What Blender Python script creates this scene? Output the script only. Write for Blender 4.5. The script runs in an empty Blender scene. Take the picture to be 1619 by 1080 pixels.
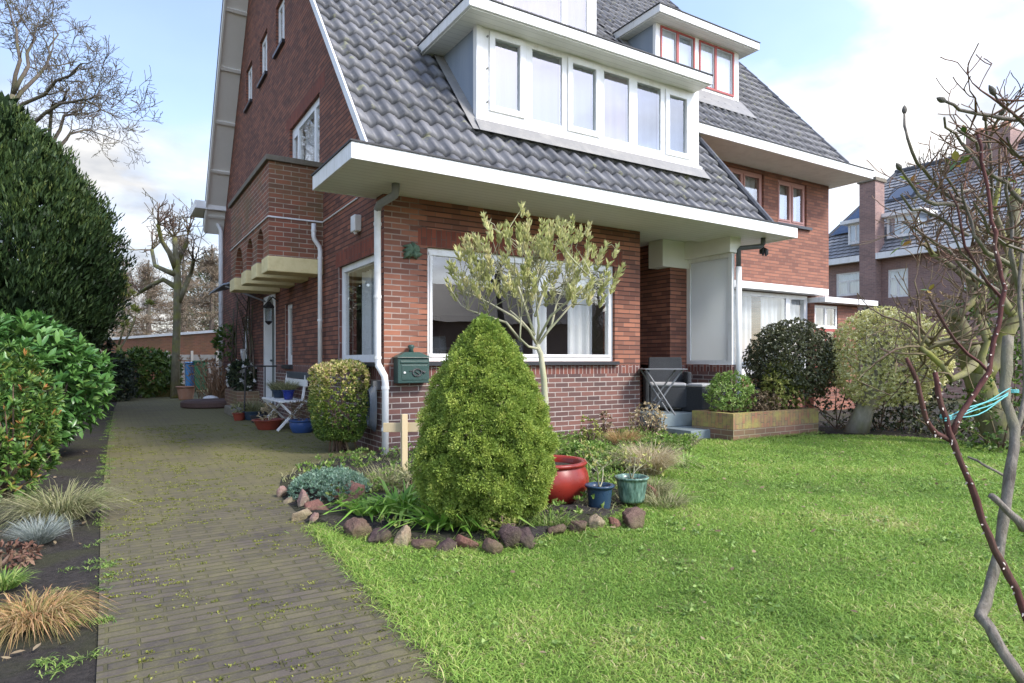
import bpy, bmesh, math, random
import numpy as np
from mathutils import Vector, Matrix

# ------------------------------------------------------------------ camera, sky, sun
scene = bpy.context.scene
COL = scene.collection
random.seed(7)
RNG = np.random.default_rng(11)
FPX, CXP, HYP, EYE = 1020.0, 809.5, 570.0, 1.05
YAW = math.atan((CXP - 175) / FPX)
CA, SA = math.cos(YAW), math.sin(YAW)

cam_d = bpy.data.cameras.new('camera')
cam = bpy.data.objects.new('camera', cam_d)
COL.objects.link(cam)
cam.location = (0, 0, EYE)
cam.rotation_euler = (math.radians(90), 0, -YAW)
cam_d.sensor_width = 36
cam_d.lens = 36 * FPX / 1619
cam_d.shift_y = 30 / 1619
cam_d.clip_start = 0.05
cam_d.clip_end = 2000
scene.camera = cam

SUN_EL, SUN_AZ = math.radians(42), math.radians(152)     # azimuth from +Y towards +X
world = bpy.data.worlds.new('World')
scene.world = world
world.use_nodes = True
wn, wl = world.node_tree.nodes, world.node_tree.links
wn.clear()
w_out = wn.new('ShaderNodeOutputWorld')
w_bg = wn.new('ShaderNodeBackground'); w_bg.inputs['Strength'].default_value = 0.14
w_sky = wn.new('ShaderNodeTexSky'); w_sky.sky_type = 'NISHITA'; w_sky.sun_disc = False
w_sky.sun_elevation = SUN_EL; w_sky.sun_rotation = SUN_AZ
w_sky.air_density = 1.0; w_sky.dust_density = 0.6; w_sky.ozone_density = 1.2
w_tc = wn.new('ShaderNodeTexCoord')
w_sep = wn.new('ShaderNodeSeparateXYZ'); wl.new(w_tc.outputs['Generated'], w_sep.inputs[0])
def wmath(op, a, b=None, clamp=False):
    n = wn.new('ShaderNodeMath'); n.operation = op; n.use_clamp = clamp
    for i, v in enumerate((a, b)):
        if v is None: continue
        if isinstance(v, (int, float)): n.inputs[i].default_value = v
        else: wl.new(v, n.inputs[i])
    return n.outputs[0]
zz = wmath('ADD', wmath('MAXIMUM', w_sep.outputs[2], 0.0), 0.22)
w_cmb = wn.new('ShaderNodeCombineXYZ')
wl.new(wmath('DIVIDE', w_sep.outputs[0], zz), w_cmb.inputs[0])
wl.new(wmath('DIVIDE', w_sep.outputs[1], zz), w_cmb.inputs[1])
w_map = wn.new('ShaderNodeMapping'); w_map.inputs['Location'].default_value = (3.1, 1.7, 0)
wl.new(w_cmb.outputs[0], w_map.inputs['Vector'])
w_no = wn.new('ShaderNodeTexNoise'); w_no.inputs['Scale'].default_value = 1.5
w_no.inputs['Detail'].default_value = 9; w_no.inputs['Roughness'].default_value = 0.56
wl.new(w_map.outputs[0], w_no.inputs['Vector'])
def cloud_dir(px, py, power, gain):
    u, w = (px - CXP) / FPX, (HYP - py) / FPX
    v = Vector((CA * u + SA, -SA * u + CA, w)).normalized()
    n = wn.new('ShaderNodeVectorMath'); n.operation = 'DOT_PRODUCT'
    wl.new(w_tc.outputs['Generated'], n.inputs[0]); n.inputs[1].default_value = v
    return wmath('MULTIPLY', wmath('POWER', wmath('MAXIMUM', n.outputs['Value'], 0.0), power), gain)
cl = w_no.outputs['Fac']
for a in ((1540, 120, 30, 0.30), (20, 150, 60, 0.16), (170, 330, 40, 0.2), (250, 60, 40, -0.30), (1245, 40, 200, -0.30), (1190, 130, 400, 0.16)):
    cl = wmath('ADD', cl, cloud_dir(*a))
w_rmp = wn.new('ShaderNodeValToRGB')
w_rmp.color_ramp.elements[0].position = 0.47; w_rmp.color_ramp.elements[1].position = 0.76
w_rmp.color_ramp.elements[0].color = (0.06, 0.06, 0.06, 1)
wl.new(cl, w_rmp.inputs[0])
hor = wmath('SUBTRACT', 1.0, wmath('MULTIPLY', wmath('MAXIMUM', w_sep.outputs[2], 0.0), 3.6), True)
cf = wmath('ADD', w_rmp.outputs[0], wmath('MULTIPLY', hor, 0.42), True)
w_no2 = wn.new('ShaderNodeTexNoise'); w_no2.inputs['Scale'].default_value = 2.6; w_no2.inputs['Detail'].default_value = 7
wl.new(w_map.outputs[0], w_no2.inputs['Vector'])
w_r2 = wn.new('ShaderNodeValToRGB')
w_r2.color_ramp.elements[0].position = 0.40; w_r2.color_ramp.elements[1].position = 0.60
w_r2.color_ramp.elements[0].color = (2.0, 2.1, 2.3, 1); w_r2.color_ramp.elements[1].color = (3.8, 3.72, 3.6, 1)
wl.new(w_no2.outputs['Fac'], w_r2.inputs[0])
w_mix = wn.new('ShaderNodeMix'); w_mix.data_type = 'RGBA'
wl.new(cf, w_mix.inputs['Factor'])
w_boost = wn.new('ShaderNodeMix'); w_boost.data_type = 'RGBA'; w_boost.blend_type = 'MULTIPLY'
w_boost.inputs['Factor'].default_value = 1
wl.new(w_sky.outputs[0], w_boost.inputs['A']); w_boost.inputs['B'].default_value = (1.14, 1.03, 1.03, 1)
wl.new(w_boost.outputs['Result'], w_mix.inputs['A']); wl.new(w_r2.outputs[0], w_mix.inputs['B'])
# sun's side of the sky brightened, added as fill light for the house front
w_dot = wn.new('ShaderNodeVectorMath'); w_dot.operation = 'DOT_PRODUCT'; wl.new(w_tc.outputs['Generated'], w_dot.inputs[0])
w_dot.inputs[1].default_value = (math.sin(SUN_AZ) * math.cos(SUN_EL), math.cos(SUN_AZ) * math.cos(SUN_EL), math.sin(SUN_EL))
front_fill = wmath('ADD', 0.76, wmath('MULTIPLY', wmath('POWER', wmath('MULTIPLY', wmath('ADD', w_dot.outputs['Value'], 1.0), 0.5), 1.6), 1.0))
w_sc = wn.new('ShaderNodeVectorMath'); w_sc.operation = 'SCALE'; wl.new(w_mix.outputs['Result'], w_sc.inputs[0]); wl.new(front_fill, w_sc.inputs['Scale'])
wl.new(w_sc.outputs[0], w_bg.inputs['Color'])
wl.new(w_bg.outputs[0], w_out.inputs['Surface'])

sun_d = bpy.data.lights.new('sun', 'SUN'); sun_d.energy = 2.0; sun_d.angle = math.radians(15)
sun_d.color = (1.0, 0.955, 0.89)
sun = bpy.data.objects.new('sun', sun_d); COL.objects.link(sun)
sun.rotation_euler = (math.radians(90) - SUN_EL, 0, math.pi - SUN_AZ)
scene.view_settings.view_transform = 'Standard'; scene.view_settings.look = 'None'
scene.view_settings.exposure = 1.33; scene.view_settings.gamma = 1.0
scene.view_settings.use_curve_mapping = False
scene.cycles.max_bounces = 7; scene.cycles.diffuse_bounces = 4
scene.cycles.transparent_max_bounces = 14; scene.cycles.glossy_bounces = 3

# ------------------------------------------------------------------ measuring helpers
def ray(px, py=570):
    u, w = (px - CXP) / FPX, (HYP - py) / FPX
    return CA * u + SA, -SA * u + CA, w
def XY(px, py, Y):                      # x and z of a measured point on the plane y = Y
    r = ray(px, py); t = Y / r[1]; return r[0] * t, EYE + r[2] * t
def YX(px, py, X):                      # y and z of a measured point on the plane x = X
    r = ray(px, py); t = X / r[0]; return r[1] * t, EYE + r[2] * t
def G(px, py, z=0.0):                   # a point on the level z
    r = ray(px, py); t = (z - EYE) / r[2]; return Vector((r[0] * t, r[1] * t, z))
def W(px, py, d):                       # a point at distance d
    r = ray(px, py); return Vector((r[0] * d, r[1] * d, EYE + r[2] * d))

# ------------------------------------------------------------------ object helpers
def tag(o, label=None, cat=None, group=None, kind=None):
    if label: o['label'] = label
    if cat: o['category'] = cat
    if group: o['group'] = group
    if kind: o['kind'] = kind
    return o
def thing(name, label, cat, loc=(0, 0, 0), rz=0.0, group=None):
    o = bpy.data.objects.new(name, None); COL.objects.link(o)
    o.location = loc; o.rotation_euler = (0, 0, rz); o.empty_display_size = 0.1
    return tag(o, label, cat, group)
def link(name, me, parent=None):
    o = bpy.data.objects.new(name, me); COL.objects.link(o)
    if parent is not None: o.parent = parent
    return o
def world_loc(p):
    v = Vector((0, 0, 0))
    while p is not None:
        v = v + Vector(p.location); p = p.parent
    return v

class MB:
    """collects faces; verts are world coordinates unless the parent sits at the origin"""
    def __init__(s): s.v = []; s.f = []; s.m = []; s.uv = {}
    def add(s, vs, fs, m=0):
        n = len(s.v); s.v += [tuple(v) for v in vs]
        for f in fs: s.f.append([i + n for i in f]); s.m.append(m)
    def quad(s, a, b, c, d, m=0, uv=None):
        s.add((a, b, c, d), [(0, 1, 2, 3)], m)
        if uv: s.uv[len(s.f) - 1] = uv
    def box(s, x0, x1, y0, y1, z0, z1, m=0, fn=None):
        P = [(x, y, z) for x in (x0, x1) for y in (y0, y1) for z in (z0, z1)]
        if fn: P = [fn(*p) for p in P]
        s.add(P, [(0, 1, 3, 2), (4, 6, 7, 5), (0, 4, 5, 1), (2, 3, 7, 6), (0, 2, 6, 4), (1, 5, 7, 3)], m)
    def bar(s, a, b, w, h, m=0, up=(0, 0, 1)):
        a, b = Vector(a), Vector(b); d = (b - a).normalized(); up = Vector(up)
        if abs(d.dot(up)) > .98: up = Vector((1, 0, 0))
        si = d.cross(up).normalized() * (w / 2); u = si.cross(d).normalized() * (h / 2)
        P = [a - si - u, a - si + u, a + si - u, a + si + u, b - si - u, b - si + u, b + si - u, b + si + u]
        s.add(P, [(0, 1, 3, 2), (4, 6, 7, 5), (0, 4, 5, 1), (2, 3, 7, 6), (0, 2, 6, 4), (1, 5, 7, 3)], m)
    def tube(s, pts, rad, n=8, m=0, cap=True):
        pts = [Vector(p) for p in pts]
        if not hasattr(rad, '__len__'): rad = [rad] * len(pts)
        rings = []; ref = Vector((0.3, 0.5, 0.81))
        for i, p in enumerate(pts):
            d = (pts[min(i + 1, len(pts) - 1)] - pts[max(i - 1, 0)]).normalized()
            a = d.cross(ref)
            if a.length < 1e-3: a = d.cross(Vector((1, 0, 0)))
            a.normalize(); b = d.cross(a)
            rings.append([p + (a * math.cos(2 * math.pi * k / n) + b * math.sin(2 * math.pi * k / n)) * rad[i] for k in range(n)])
        V = [v for r in rings for v in r]; F = []
        for i in range(len(pts) - 1):
            for k in range(n):
                F.append((i * n + k, i * n + (k + 1) % n, (i + 1) * n + (k + 1) % n, (i + 1) * n + k))
        if cap:
            F.append(tuple(range(n))[::-1]); F.append(tuple((len(pts) - 1) * n + k for k in range(n)))
        s.add(V, F, m)
    def lathe(s, prof, c=(0, 0, 0), n=32, m=0):
        V = []; F = []
        for r, z in prof:
            for k in range(n):
                a = 2 * math.pi * k / n; V.append((c[0] + r * math.cos(a), c[1] + r * math.sin(a), c[2] + z))
        for i in range(len(prof) - 1):
            for k in range(n):
                F.append((i * n + k, i * n + (k + 1) % n, (i + 1) * n + (k + 1) % n, (i + 1) * n + k))
        s.add(V, F, m)
    def build(s, name, mats, parent=None, smooth=False, fix=True, bevel=0.0):
        me = bpy.data.meshes.new(name)
        off = world_loc(parent) if parent is not None else Vector((0, 0, 0))
        me.from_pydata([(v[0] - off.x, v[1] - off.y, v[2] - off.z) for v in s.v], [], s.f)
        for m in (mats if isinstance(mats, (list, tuple)) else [mats]): me.materials.append(m)
        me.polygons.foreach_set('material_index', s.m)
        if fix:
            bm = bmesh.new(); bm.from_mesh(me)
            bmesh.ops.recalc_face_normals(bm, faces=bm.faces); bm.to_mesh(me); bm.free()
        uvl = me.uv_layers.new(name='UVMap')
        for p in me.polygons:
            cu = s.uv.get(p.index)
            nx, ny, nz = (abs(c) for c in p.normal)
            for j, li in enumerate(p.loop_indices):
                vi = me.loops[li].vertex_index; x, y, z = s.v[vi]
                if cu is not None:
                    k = s.f[p.index].index(vi); q = cu[k]
                elif ny >= nx and ny >= nz: q = (x, z)
                elif nx >= nz: q = (y, z)
                else: q = (x, y)
                uvl.data[li].uv = q
        if smooth: me.polygons.foreach_set('use_smooth', [True] * len(me.polygons))
        o = link(name, me, parent)
        if bevel:
            md = o.modifiers.new('bevel', 'BEVEL'); md.width = bevel; md.segments = 2; md.limit_method = 'ANGLE'
        return o

def np_mesh(name, V, F, mats, parent=None, tint=None, smooth=False, uv=None):
    """V (n,3); F (m,k) equal-size faces; tint per face"""
    V = np.asarray(V, dtype=np.float32)
    if parent is not None:
        V = V - np.array(world_loc(parent), dtype=np.float32)
    me = bpy.data.meshes.new(name)
    Fs = F if isinstance(F, list) else [F]
    nl = sum(f.size for f in Fs); nf = sum(len(f) for f in Fs)
    me.vertices.add(len(V)); me.loops.add(nl); me.polygons.add(nf)
    me.vertices.foreach_set('co', V.ravel())
    me.loops.foreach_set('vertex_index', np.concatenate([f.ravel() for f in Fs]).astype(np.int32))
    tot = np.concatenate([np.full(len(f), f.shape[1]) for f in Fs])
    st = np.concatenate([[0], np.cumsum(tot)[:-1]])
    me.polygons.foreach_set('loop_start', st.astype(np.int32))
    me.polygons.foreach_set('loop_total', tot.astype(np.int32))
    if smooth: me.polygons.foreach_set('use_smooth', np.ones(nf, dtype=bool))
    if tint is not None:
        a = me.attributes.new('tint', 'FLOAT', 'FACE'); a.data.foreach_set('value', np.asarray(tint, dtype=np.float32))
    for m in (mats if isinstance(mats, (list, tuple)) else [mats]): me.materials.append(m)
    me.update(); me.validate()
    return link(name, me, parent)

def nrm(a): return a / np.maximum(np.linalg.norm(a, axis=1, keepdims=True), 1e-9)
def rnd_dir(n): return nrm(RNG.normal(size=(n, 3)))

def leaf_arrays(P, D, L, Wd, up=None, bend=0.0, fold=0.0):
    """simple leaves: kite of four verts each"""
    n = len(P); D = nrm(D)
    R = rnd_dir(n) if up is None else nrm(up + 0.35 * RNG.normal(size=(n, 3)))
    S = nrm(np.cross(D, R)); Nn = np.cross(S, D)
    L = np.broadcast_to(np.asarray(L, dtype=float), (n,))[:, None]; Wd = np.broadcast_to(np.asarray(Wd, dtype=float), (n,))[:, None]
    V = np.stack([P, P + D * L * .52 + S * Wd * .5 + Nn * L * fold, P + D * L - Nn * L * bend, P + D * L * .52 - S * Wd * .5 + Nn * L * fold], 1)
    return V.reshape(-1, 3), np.arange(4 * n).reshape(n, 4)
def big_leaf_arrays(P, D, L, Wd, up, bend=0.18, fold=0.12):
    """broad leaves: two folded halves along a curved midrib, eight verts each"""
    n = len(P); D = nrm(D); S = nrm(np.cross(D, nrm(up + .4 * RNG.normal(size=(n, 3))))); Nn = np.cross(S, D)
    L = np.broadcast_to(np.asarray(L, dtype=float), (n,))[:, None]; Wd = np.broadcast_to(np.asarray(Wd, dtype=float), (n,))[:, None]
    sp = [P, P + D * L * .33, P + D * L * .7 - Nn * L * bend * .4, P + D * L - Nn * L * bend]
    a = [sp[1] + S * Wd * .46 + Nn * Wd * fold, sp[2] + S * Wd * .42 + Nn * Wd * fold]
    b = [sp[1] - S * Wd * .46 + Nn * Wd * fold, sp[2] - S * Wd * .42 + Nn * Wd * fold]
    V = np.stack(sp + a + b, 1).reshape(-1, 3); o = (np.arange(n) * 8)[:, None]
    T = np.concatenate([o + np.array([[0, 4, 1]]), o + np.array([[0, 1, 6]]), o + np.array([[2, 5, 3]]), o + np.array([[2, 3, 7]])])
    Q = np.concatenate([o + np.array([[1, 4, 5, 2]]), o + np.array([[6, 1, 2, 7]])])
    return V, [T, Q]
def blades_arrays(P, D, L, Wd, droop):
    """grass blades: quad, quad and tip"""
    n = len(P); D = nrm(D); L = np.broadcast_to(np.asarray(L, dtype=float), (n,))[:, None]; Wd = np.broadcast_to(np.asarray(Wd, dtype=float), (n,))[:, None]
    droop = np.broadcast_to(np.asarray(droop, dtype=float), (n,))[:, None]
    h = RNG.uniform(0, 2 * np.pi, n); S = np.stack([np.cos(h), np.sin(h), np.zeros(n)], 1)
    out = D.copy(); out[:, 2] = 0; out = out + 1e-3; out = nrm(out)
    def pt(t): return P + D * L * t + out * L * droop * .6 * t * t - np.array([0, 0, 1.0]) * L * droop * .75 * t * t * t
    p1, p2, p3 = pt(.4), pt(.75), pt(1.0)
    V = np.stack([P - S * Wd * .5, P + S * Wd * .5, p1 - S * Wd * .45, p1 + S * Wd * .45, p2 - S * Wd * .3, p2 + S * Wd * .3, p3], 1).reshape(-1, 3)
    o = (np.arange(n) * 7)[:, None]
    Q = np.concatenate([o + np.array([[0, 1, 3, 2]]), o + np.array([[2, 3, 5, 4]])]); T = o + np.array([[4, 5, 6]])
    return V, [Q, T]
def merge(parts):
    """join (V, F or [F..], tint-per-element-list) groups"""
    Vs = []; by = {}; n = 0
    for V, F, t in parts:
        for f, tt in zip(F if isinstance(F, list) else [F], t):
            by.setdefault(f.shape[1], []).append((f + n, tt))
        Vs.append(V); n += len(V)
    Fs = []; Ts = []
    for k in sorted(by):
        Fs.append(np.concatenate([a for a, b in by[k]])); Ts.append(np.concatenate([b for a, b in by[k]]))
    return np.concatenate(Vs), Fs, np.concatenate(Ts)
def leaf_obj(name, P, D, L, Wd, m, parent, tint, up=None, big=False, bend=.1, fold=.05):
    if big:
        V, F = big_leaf_arrays(P, D, L, Wd, up, bend, fold)
        t = np.concatenate([np.tile(tint, 4), np.tile(tint, 2)])
        return np_mesh(name, V, F, m, parent, t, smooth=True)
    V, F = leaf_arrays(P, D, L, Wd, up, bend, fold)
    return np_mesh(name, V, F, m, parent, tint)
def blade_obj(name, P, D, L, Wd, droop, m, parent, tint):
    V, F = blades_arrays(P, D, L, Wd, droop)
    return np_mesh(name, V, F, m, parent, np.concatenate([np.tile(tint, 2), tint]))

def grow(out, p, d, L, r, lev, spread=.7, shrink=.68, nch=3, up=.12, wig=.18, seg=4, rk=.62, tmin=.35):
    p = np.array(p, float); d = np.array(d, float); d /= np.linalg.norm(d)
    pts = [p]; rad = [r]
    for i in range(seg):
        d = d + RNG.normal(size=3) * wig * .5 + np.array([0, 0, up * .25]); d /= np.linalg.norm(d)
        pts.append(pts[-1] + d * L / seg); rad.append(r * (1 - .5 * (i + 1) / seg))
    out.append((pts, rad, lev))
    if lev <= 0: return
    for k in range(nch):
        t = RNG.uniform(tmin, 1.0) * seg if k else seg
        i = min(int(t), seg - 1); f = t - i
        q = pts[i] * (1 - f) + pts[i + 1] * f; rr = (rad[i] * (1 - f) + rad[i + 1] * f)
        nd = d + RNG.normal(size=3) * spread + np.array([0, 0, up])
        grow(out, q, nd, L * shrink * RNG.uniform(.7, 1.15), rr * rk * RNG.uniform(.85, 1.1), lev - 1, spread, shrink, nch, up, wig, seg, rk, tmin)
def branch_obj(name, lines, m, parent, nmax=8, rmin=.0):
    mb = MB()
    for pts, rad, lev in lines:
        r = [max(x, rmin) for x in rad]
        n = nmax if rad[0] > .03 else (5 if rad[0] > .008 else 3)
        mb.tube(pts, r, n, 0, cap=rad[0] > .008)
    return mb.build(name, m, parent, smooth=True, fix=False)

# ------------------------------------------------------------------ materials
def new_mat(name, rough=.7, col=(.5, .5, .5), spec=.5, metal=0.0):
    m = bpy.data.materials.new(name); m.use_nodes = True
    b = m.node_tree.nodes['Principled BSDF']
    b.inputs['Base Color'].default_value = (*col, 1); b.inputs['Roughness'].default_value = rough
    b.inputs['Specular IOR Level'].default_value = spec; b.inputs['Metallic'].default_value = metal
    return m, m.node_tree.nodes, m.node_tree.links, b
def nd(N, t, **kw):
    n = N.new(t)
    for k, v in kw.items():
        if k in ('operation', 'blend_type', 'data_type', 'attribute_name', 'noise_dimensions', 'feature', 'use_clamp', 'invert'): setattr(n, k, v)
        else: n.inputs[k.replace('_', ' ')].default_value = v
    return n
def vmath(N, Lk, op, a, b=None, clamp=False):
    n = N.new('ShaderNodeMath'); n.operation = op; n.use_clamp = clamp
    for i, v in enumerate((a, b)):
        if v is None: continue
        if isinstance(v, (int, float)): n.inputs[i].default_value = v
        else: Lk.new(v, n.inputs[i])
    return n.outputs[0]
def mix(N, Lk, fac, a, b, mode='MIX'):
    n = N.new('ShaderNodeMix'); n.data_type = 'RGBA'; n.blend_type = mode
    for s, v in (('Factor', fac), ('A', a), ('B', b)):
        if isinstance(v, (int, float)): n.inputs[s].default_value = v
        elif isinstance(v, tuple): n.inputs[s].default_value = (*v, 1)
        else: Lk.new(v, n.inputs[s])
    return n.outputs['Result']
def ramp(N, Lk, fac, stops):
    n = N.new('ShaderNodeValToRGB'); e = n.color_ramp.elements
    while len(e) < len(stops): e.new(.5)
    for i, (p, c) in enumerate(stops):
        e[i].position = p; e[i].color = (*c, 1) if len(c) == 3 else c
    if fac is not None: Lk.new(fac, n.inputs[0])
    return n.outputs[0]
def noise(N, Lk, vec, scale, detail=5, rough=.6):
    n = nd(N, 'ShaderNodeTexNoise', Scale=scale, Detail=detail, Roughness=rough)
    if vec is not None: Lk.new(vec, n.inputs['Vector'])
    return n.outputs['Fac']
BW = ((0, (0, 0, 0)), (1, (1, 1, 1)))
def step(N, Lk, v, a, b): return ramp(N, Lk, v, ((a, (0, 0, 0)), (b, (1, 1, 1))))

def brick_mat(name, c1, c2, mortar, bw=.215, bh=.0635, ms=.006, rot=False, stain=(.06, .05, .045), stain_amt=.3, moss=None, moss_lo=.5,
              hline=None, light_u=None, ms_smooth=.25, bump=.55):
    m, N, Lk, b = new_mat(name, .85, spec=.25)
    uv = N.new('ShaderNodeUVMap'); vec = uv.outputs[0]
    wob = nd(N, 'ShaderNodeTexNoise', Scale=9., Detail=3.); Lk.new(vec, wob.inputs['Vector'])
    vm = N.new('ShaderNodeVectorMath'); vm.operation = 'MULTIPLY_ADD'; Lk.new(wob.outputs['Color'], vm.inputs[0])
    vm.inputs[1].default_value = (.010, .006, 0); Lk.new(vec, vm.inputs[2])
    v2 = vm.outputs[0]
    if rot:
        mp = N.new('ShaderNodeMapping'); mp.inputs['Rotation'].default_value = (0, 0, math.pi / 2); Lk.new(v2, mp.inputs[0]); v2 = mp.outputs[0]
    br = nd(N, 'ShaderNodeTexBrick', Scale=1., Mortar_Size=ms, Mortar_Smooth=ms_smooth, Bias=0., Brick_Width=bw, Row_Height=bh)
    Lk.new(v2, br.inputs['Vector'])
    br.inputs['Color1'].default_value = (*c1, 1); br.inputs['Color2'].default_value = (*c2, 1)
    n1 = noise(N, Lk, vec, 55, 6, .7); n2 = noise(N, Lk, vec, 1.3, 5, .65); n3 = noise(N, Lk, vec, 7.5, 3)
    brc = br
    mcol = mortar
    if light_u is not None:
        sx = N.new('ShaderNodeSeparateXYZ'); Lk.new(vec, sx.inputs[0])
        f = step(N, Lk, vmath(N, Lk, 'ADD', vmath(N, Lk, 'SUBTRACT', light_u[0], sx.outputs[0]), vmath(N, Lk, 'MULTIPLY', n3, .4)), .02, .35)
        mcol = mix(N, Lk, f, mortar, light_u[1])
    mcol = mix(N, Lk, vmath(N, Lk, 'MULTIPLY', step(N, Lk, n3, .35, .7), .45), mcol, (.16, .13, .11))
    Lk.new(mcol, br.inputs['Mortar'])
    col = br.outputs['Color']
    col = mix(N, Lk, vmath(N, Lk, 'MULTIPLY', step(N, Lk, n1, .35, .75), .35), col, (.5, .5, .5), 'OVERLAY')
    if hline is not None:       # raked bed joints: dark mortar and their shade, painted as lines
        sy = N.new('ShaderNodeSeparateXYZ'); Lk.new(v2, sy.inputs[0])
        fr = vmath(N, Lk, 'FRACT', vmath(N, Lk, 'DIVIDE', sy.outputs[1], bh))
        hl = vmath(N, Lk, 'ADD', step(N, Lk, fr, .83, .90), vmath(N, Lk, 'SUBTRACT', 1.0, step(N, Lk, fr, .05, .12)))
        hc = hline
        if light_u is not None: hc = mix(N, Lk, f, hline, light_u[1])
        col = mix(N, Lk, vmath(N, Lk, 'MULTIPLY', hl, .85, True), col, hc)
    col = mix(N, Lk, vmath(N, Lk, 'MULTIPLY', step(N, Lk, n2, .42, .72), stain_amt), col, stain)
    if moss is not None:
        col = mix(N, Lk, vmath(N, Lk, 'MULTIPLY', step(N, Lk, vmath(N, Lk, 'ADD', vmath(N, Lk, 'MULTIPLY', n3, .5), vmath(N, Lk, 'MULTIPLY', n2, .5)), moss_lo, moss_lo + .16), .85), col, moss)
    Lk.new(col, b.inputs['Base Color'])
    h = vmath(N, Lk, 'SUBTRACT', vmath(N, Lk, 'MULTIPLY', n1, .25), br.outputs['Fac'])
    bp = nd(N, 'ShaderNodeBump', Strength=bump, Distance=.008); Lk.new(h, bp.inputs['Height']); Lk.new(bp.outputs[0], b.inputs['Normal'])
    return m

def rough_mat(name, c, rough=.6, var=.25, dirt=(.2, .18, .13), dirt_amt=.25, scale=6, bump=.1, spec=.4, streak=False, metal=0.0):
    m, N, Lk, b = new_mat(name, rough, spec=spec, metal=metal)
    tc = N.new('ShaderNodeTexCoord'); v = tc.outputs['Object']
    if streak:
        mp = N.new('ShaderNodeMapping'); mp.inputs['Scale'].default_value = (1, 1, .15); Lk.new(v, mp.inputs[0]); v = mp.outputs[0]
    n1 = noise(N, Lk, v, scale, 7, .65); n2 = noise(N, Lk, v, scale * 7, 5, .6)
    col = mix(N, Lk, vmath(N, Lk, 'MULTIPLY', step(N, Lk, n1, .45, .75), dirt_amt), c, dirt)
    col = mix(N, Lk, vmath(N, Lk, 'MULTIPLY', n2, var), col, tuple(x * .6 for x in c))
    Lk.new(col, b.inputs['Base Color'])
    Lk.new(vmath(N, Lk, 'ADD', vmath(N, Lk, 'MULTIPLY', n2, .25), rough - .12), b.inputs['Roughness'])
    if bump:
        bp = nd(N, 'ShaderNodeBump', Strength=bump, Distance=.01); Lk.new(n2, bp.inputs['Height']); Lk.new(bp.outputs[0], b.inputs['Normal'])
    return m

def leaf_mat(name, stops, rough=.5, trans=.25, spec=.35, soft=.35):
    """stops: colours picked by the per-leaf random number"""
    m, N, Lk, b = new_mat(name, rough, spec=spec)
    at = nd(N, 'ShaderNodeAttribute', attribute_name='tint')
    tc = N.new('ShaderNodeTexCoord'); n = noise(N, Lk, tc.outputs['Object'], 2.2, 4)
    f = vmath(N, Lk, 'ADD', at.outputs['Fac'], vmath(N, Lk, 'MULTIPLY', vmath(N, Lk, 'SUBTRACT', n, .5), soft), True)
    col = ramp(N, Lk, f, stops); Lk.new(col, b.inputs['Base Color'])
    if trans:
        tr = N.new('ShaderNodeBsdfTranslucent'); Lk.new(col, tr.inputs['Color'])
        mx = N.new('ShaderNodeMixShader'); mx.inputs[0].default_value = trans
        Lk.new(b.outputs[0], mx.inputs[1]); Lk.new(tr.outputs[0], mx.inputs[2])
        Lk.new(mx.outputs[0], N['Material Output'].inputs['Surface'])
    return m

def glass_mat(name, tint=(.9, .95, .95), base=.06, gain=1.0):
    m = bpy.data.materials.new(name); m.use_nodes = True; N, Lk = m.node_tree.nodes, m.node_tree.links
    N.remove(N['Principled BSDF'])
    lw = nd(N, 'ShaderNodeLayerWeight', Blend=.5)      # works the same from either side of the sheet
    tr = nd(N, 'ShaderNodeBsdfTransparent'); tr.inputs['Color'].default_value = (*tint, 1)
    gl = nd(N, 'ShaderNodeBsdfGlossy', Roughness=.006); gl.inputs['Color'].default_value = (1, 1, 1, 1)
    tc = N.new('ShaderNodeTexCoord'); n = noise(N, Lk, tc.outputs['Object'], .9, 2)
    bp = nd(N, 'ShaderNodeBump', Strength=.05, Distance=.05); Lk.new(n, bp.inputs['Height']); Lk.new(bp.outputs[0], gl.inputs['Normal'])
    f = vmath(N, Lk, 'ADD', vmath(N, Lk, 'MULTIPLY', vmath(N, Lk, 'POWER', lw.outputs['Facing'], 4.0), .8 * gain), .05 + base, True)
    mx = N.new('ShaderNodeMixShader'); Lk.new(f, mx.inputs[0]); Lk.new(tr.outputs[0], mx.inputs[1]); Lk.new(gl.outputs[0], mx.inputs[2])
    Lk.new(mx.outputs[0], N['Material Output'].inputs['Surface'])
    return m

M = {}
MORT = (.47, .42, .37)
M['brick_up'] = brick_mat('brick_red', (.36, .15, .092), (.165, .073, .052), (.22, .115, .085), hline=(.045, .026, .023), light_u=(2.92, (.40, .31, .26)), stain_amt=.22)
M['brick_pl'] = brick_mat('brick_plinth', (.20, .098, .078), (.092, .058, .054), MORT, ms=.0062, stain=(.07, .05, .045), stain_amt=.25)
M['brick_so'] = brick_mat('brick_soldier', (.21, .075, .052), (.11, .048, .042), (.40, .33, .29), rot=True, stain_amt=.22)
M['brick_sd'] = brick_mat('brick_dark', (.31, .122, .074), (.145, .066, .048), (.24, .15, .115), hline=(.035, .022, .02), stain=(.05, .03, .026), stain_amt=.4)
M['brick_li'] = brick_mat('brick_lintel', (.26, .075, .045), (.16, .05, .034), (.12, .06, .045), rot=True, stain_amt=.2)
M['brick_ba'] = brick_mat('brick_balcony', (.32, .115, .068), (.16, .078, .056), (.45, .37, .28), stain=(.14, .115, .045), stain_amt=.65, bh=.066)
M['brick_nb'] = brick_mat('brick_neighbour', (.32, .14, .09), (.18, .082, .06), (.26, .155, .12), hline=(.12, .065, .05), stain_amt=.12)
M['brick_far'] = brick_mat('brick_far', (.33, .21, .18), (.25, .165, .15), (.38, .3, .26), bh=.075, stain_amt=.3)
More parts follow.
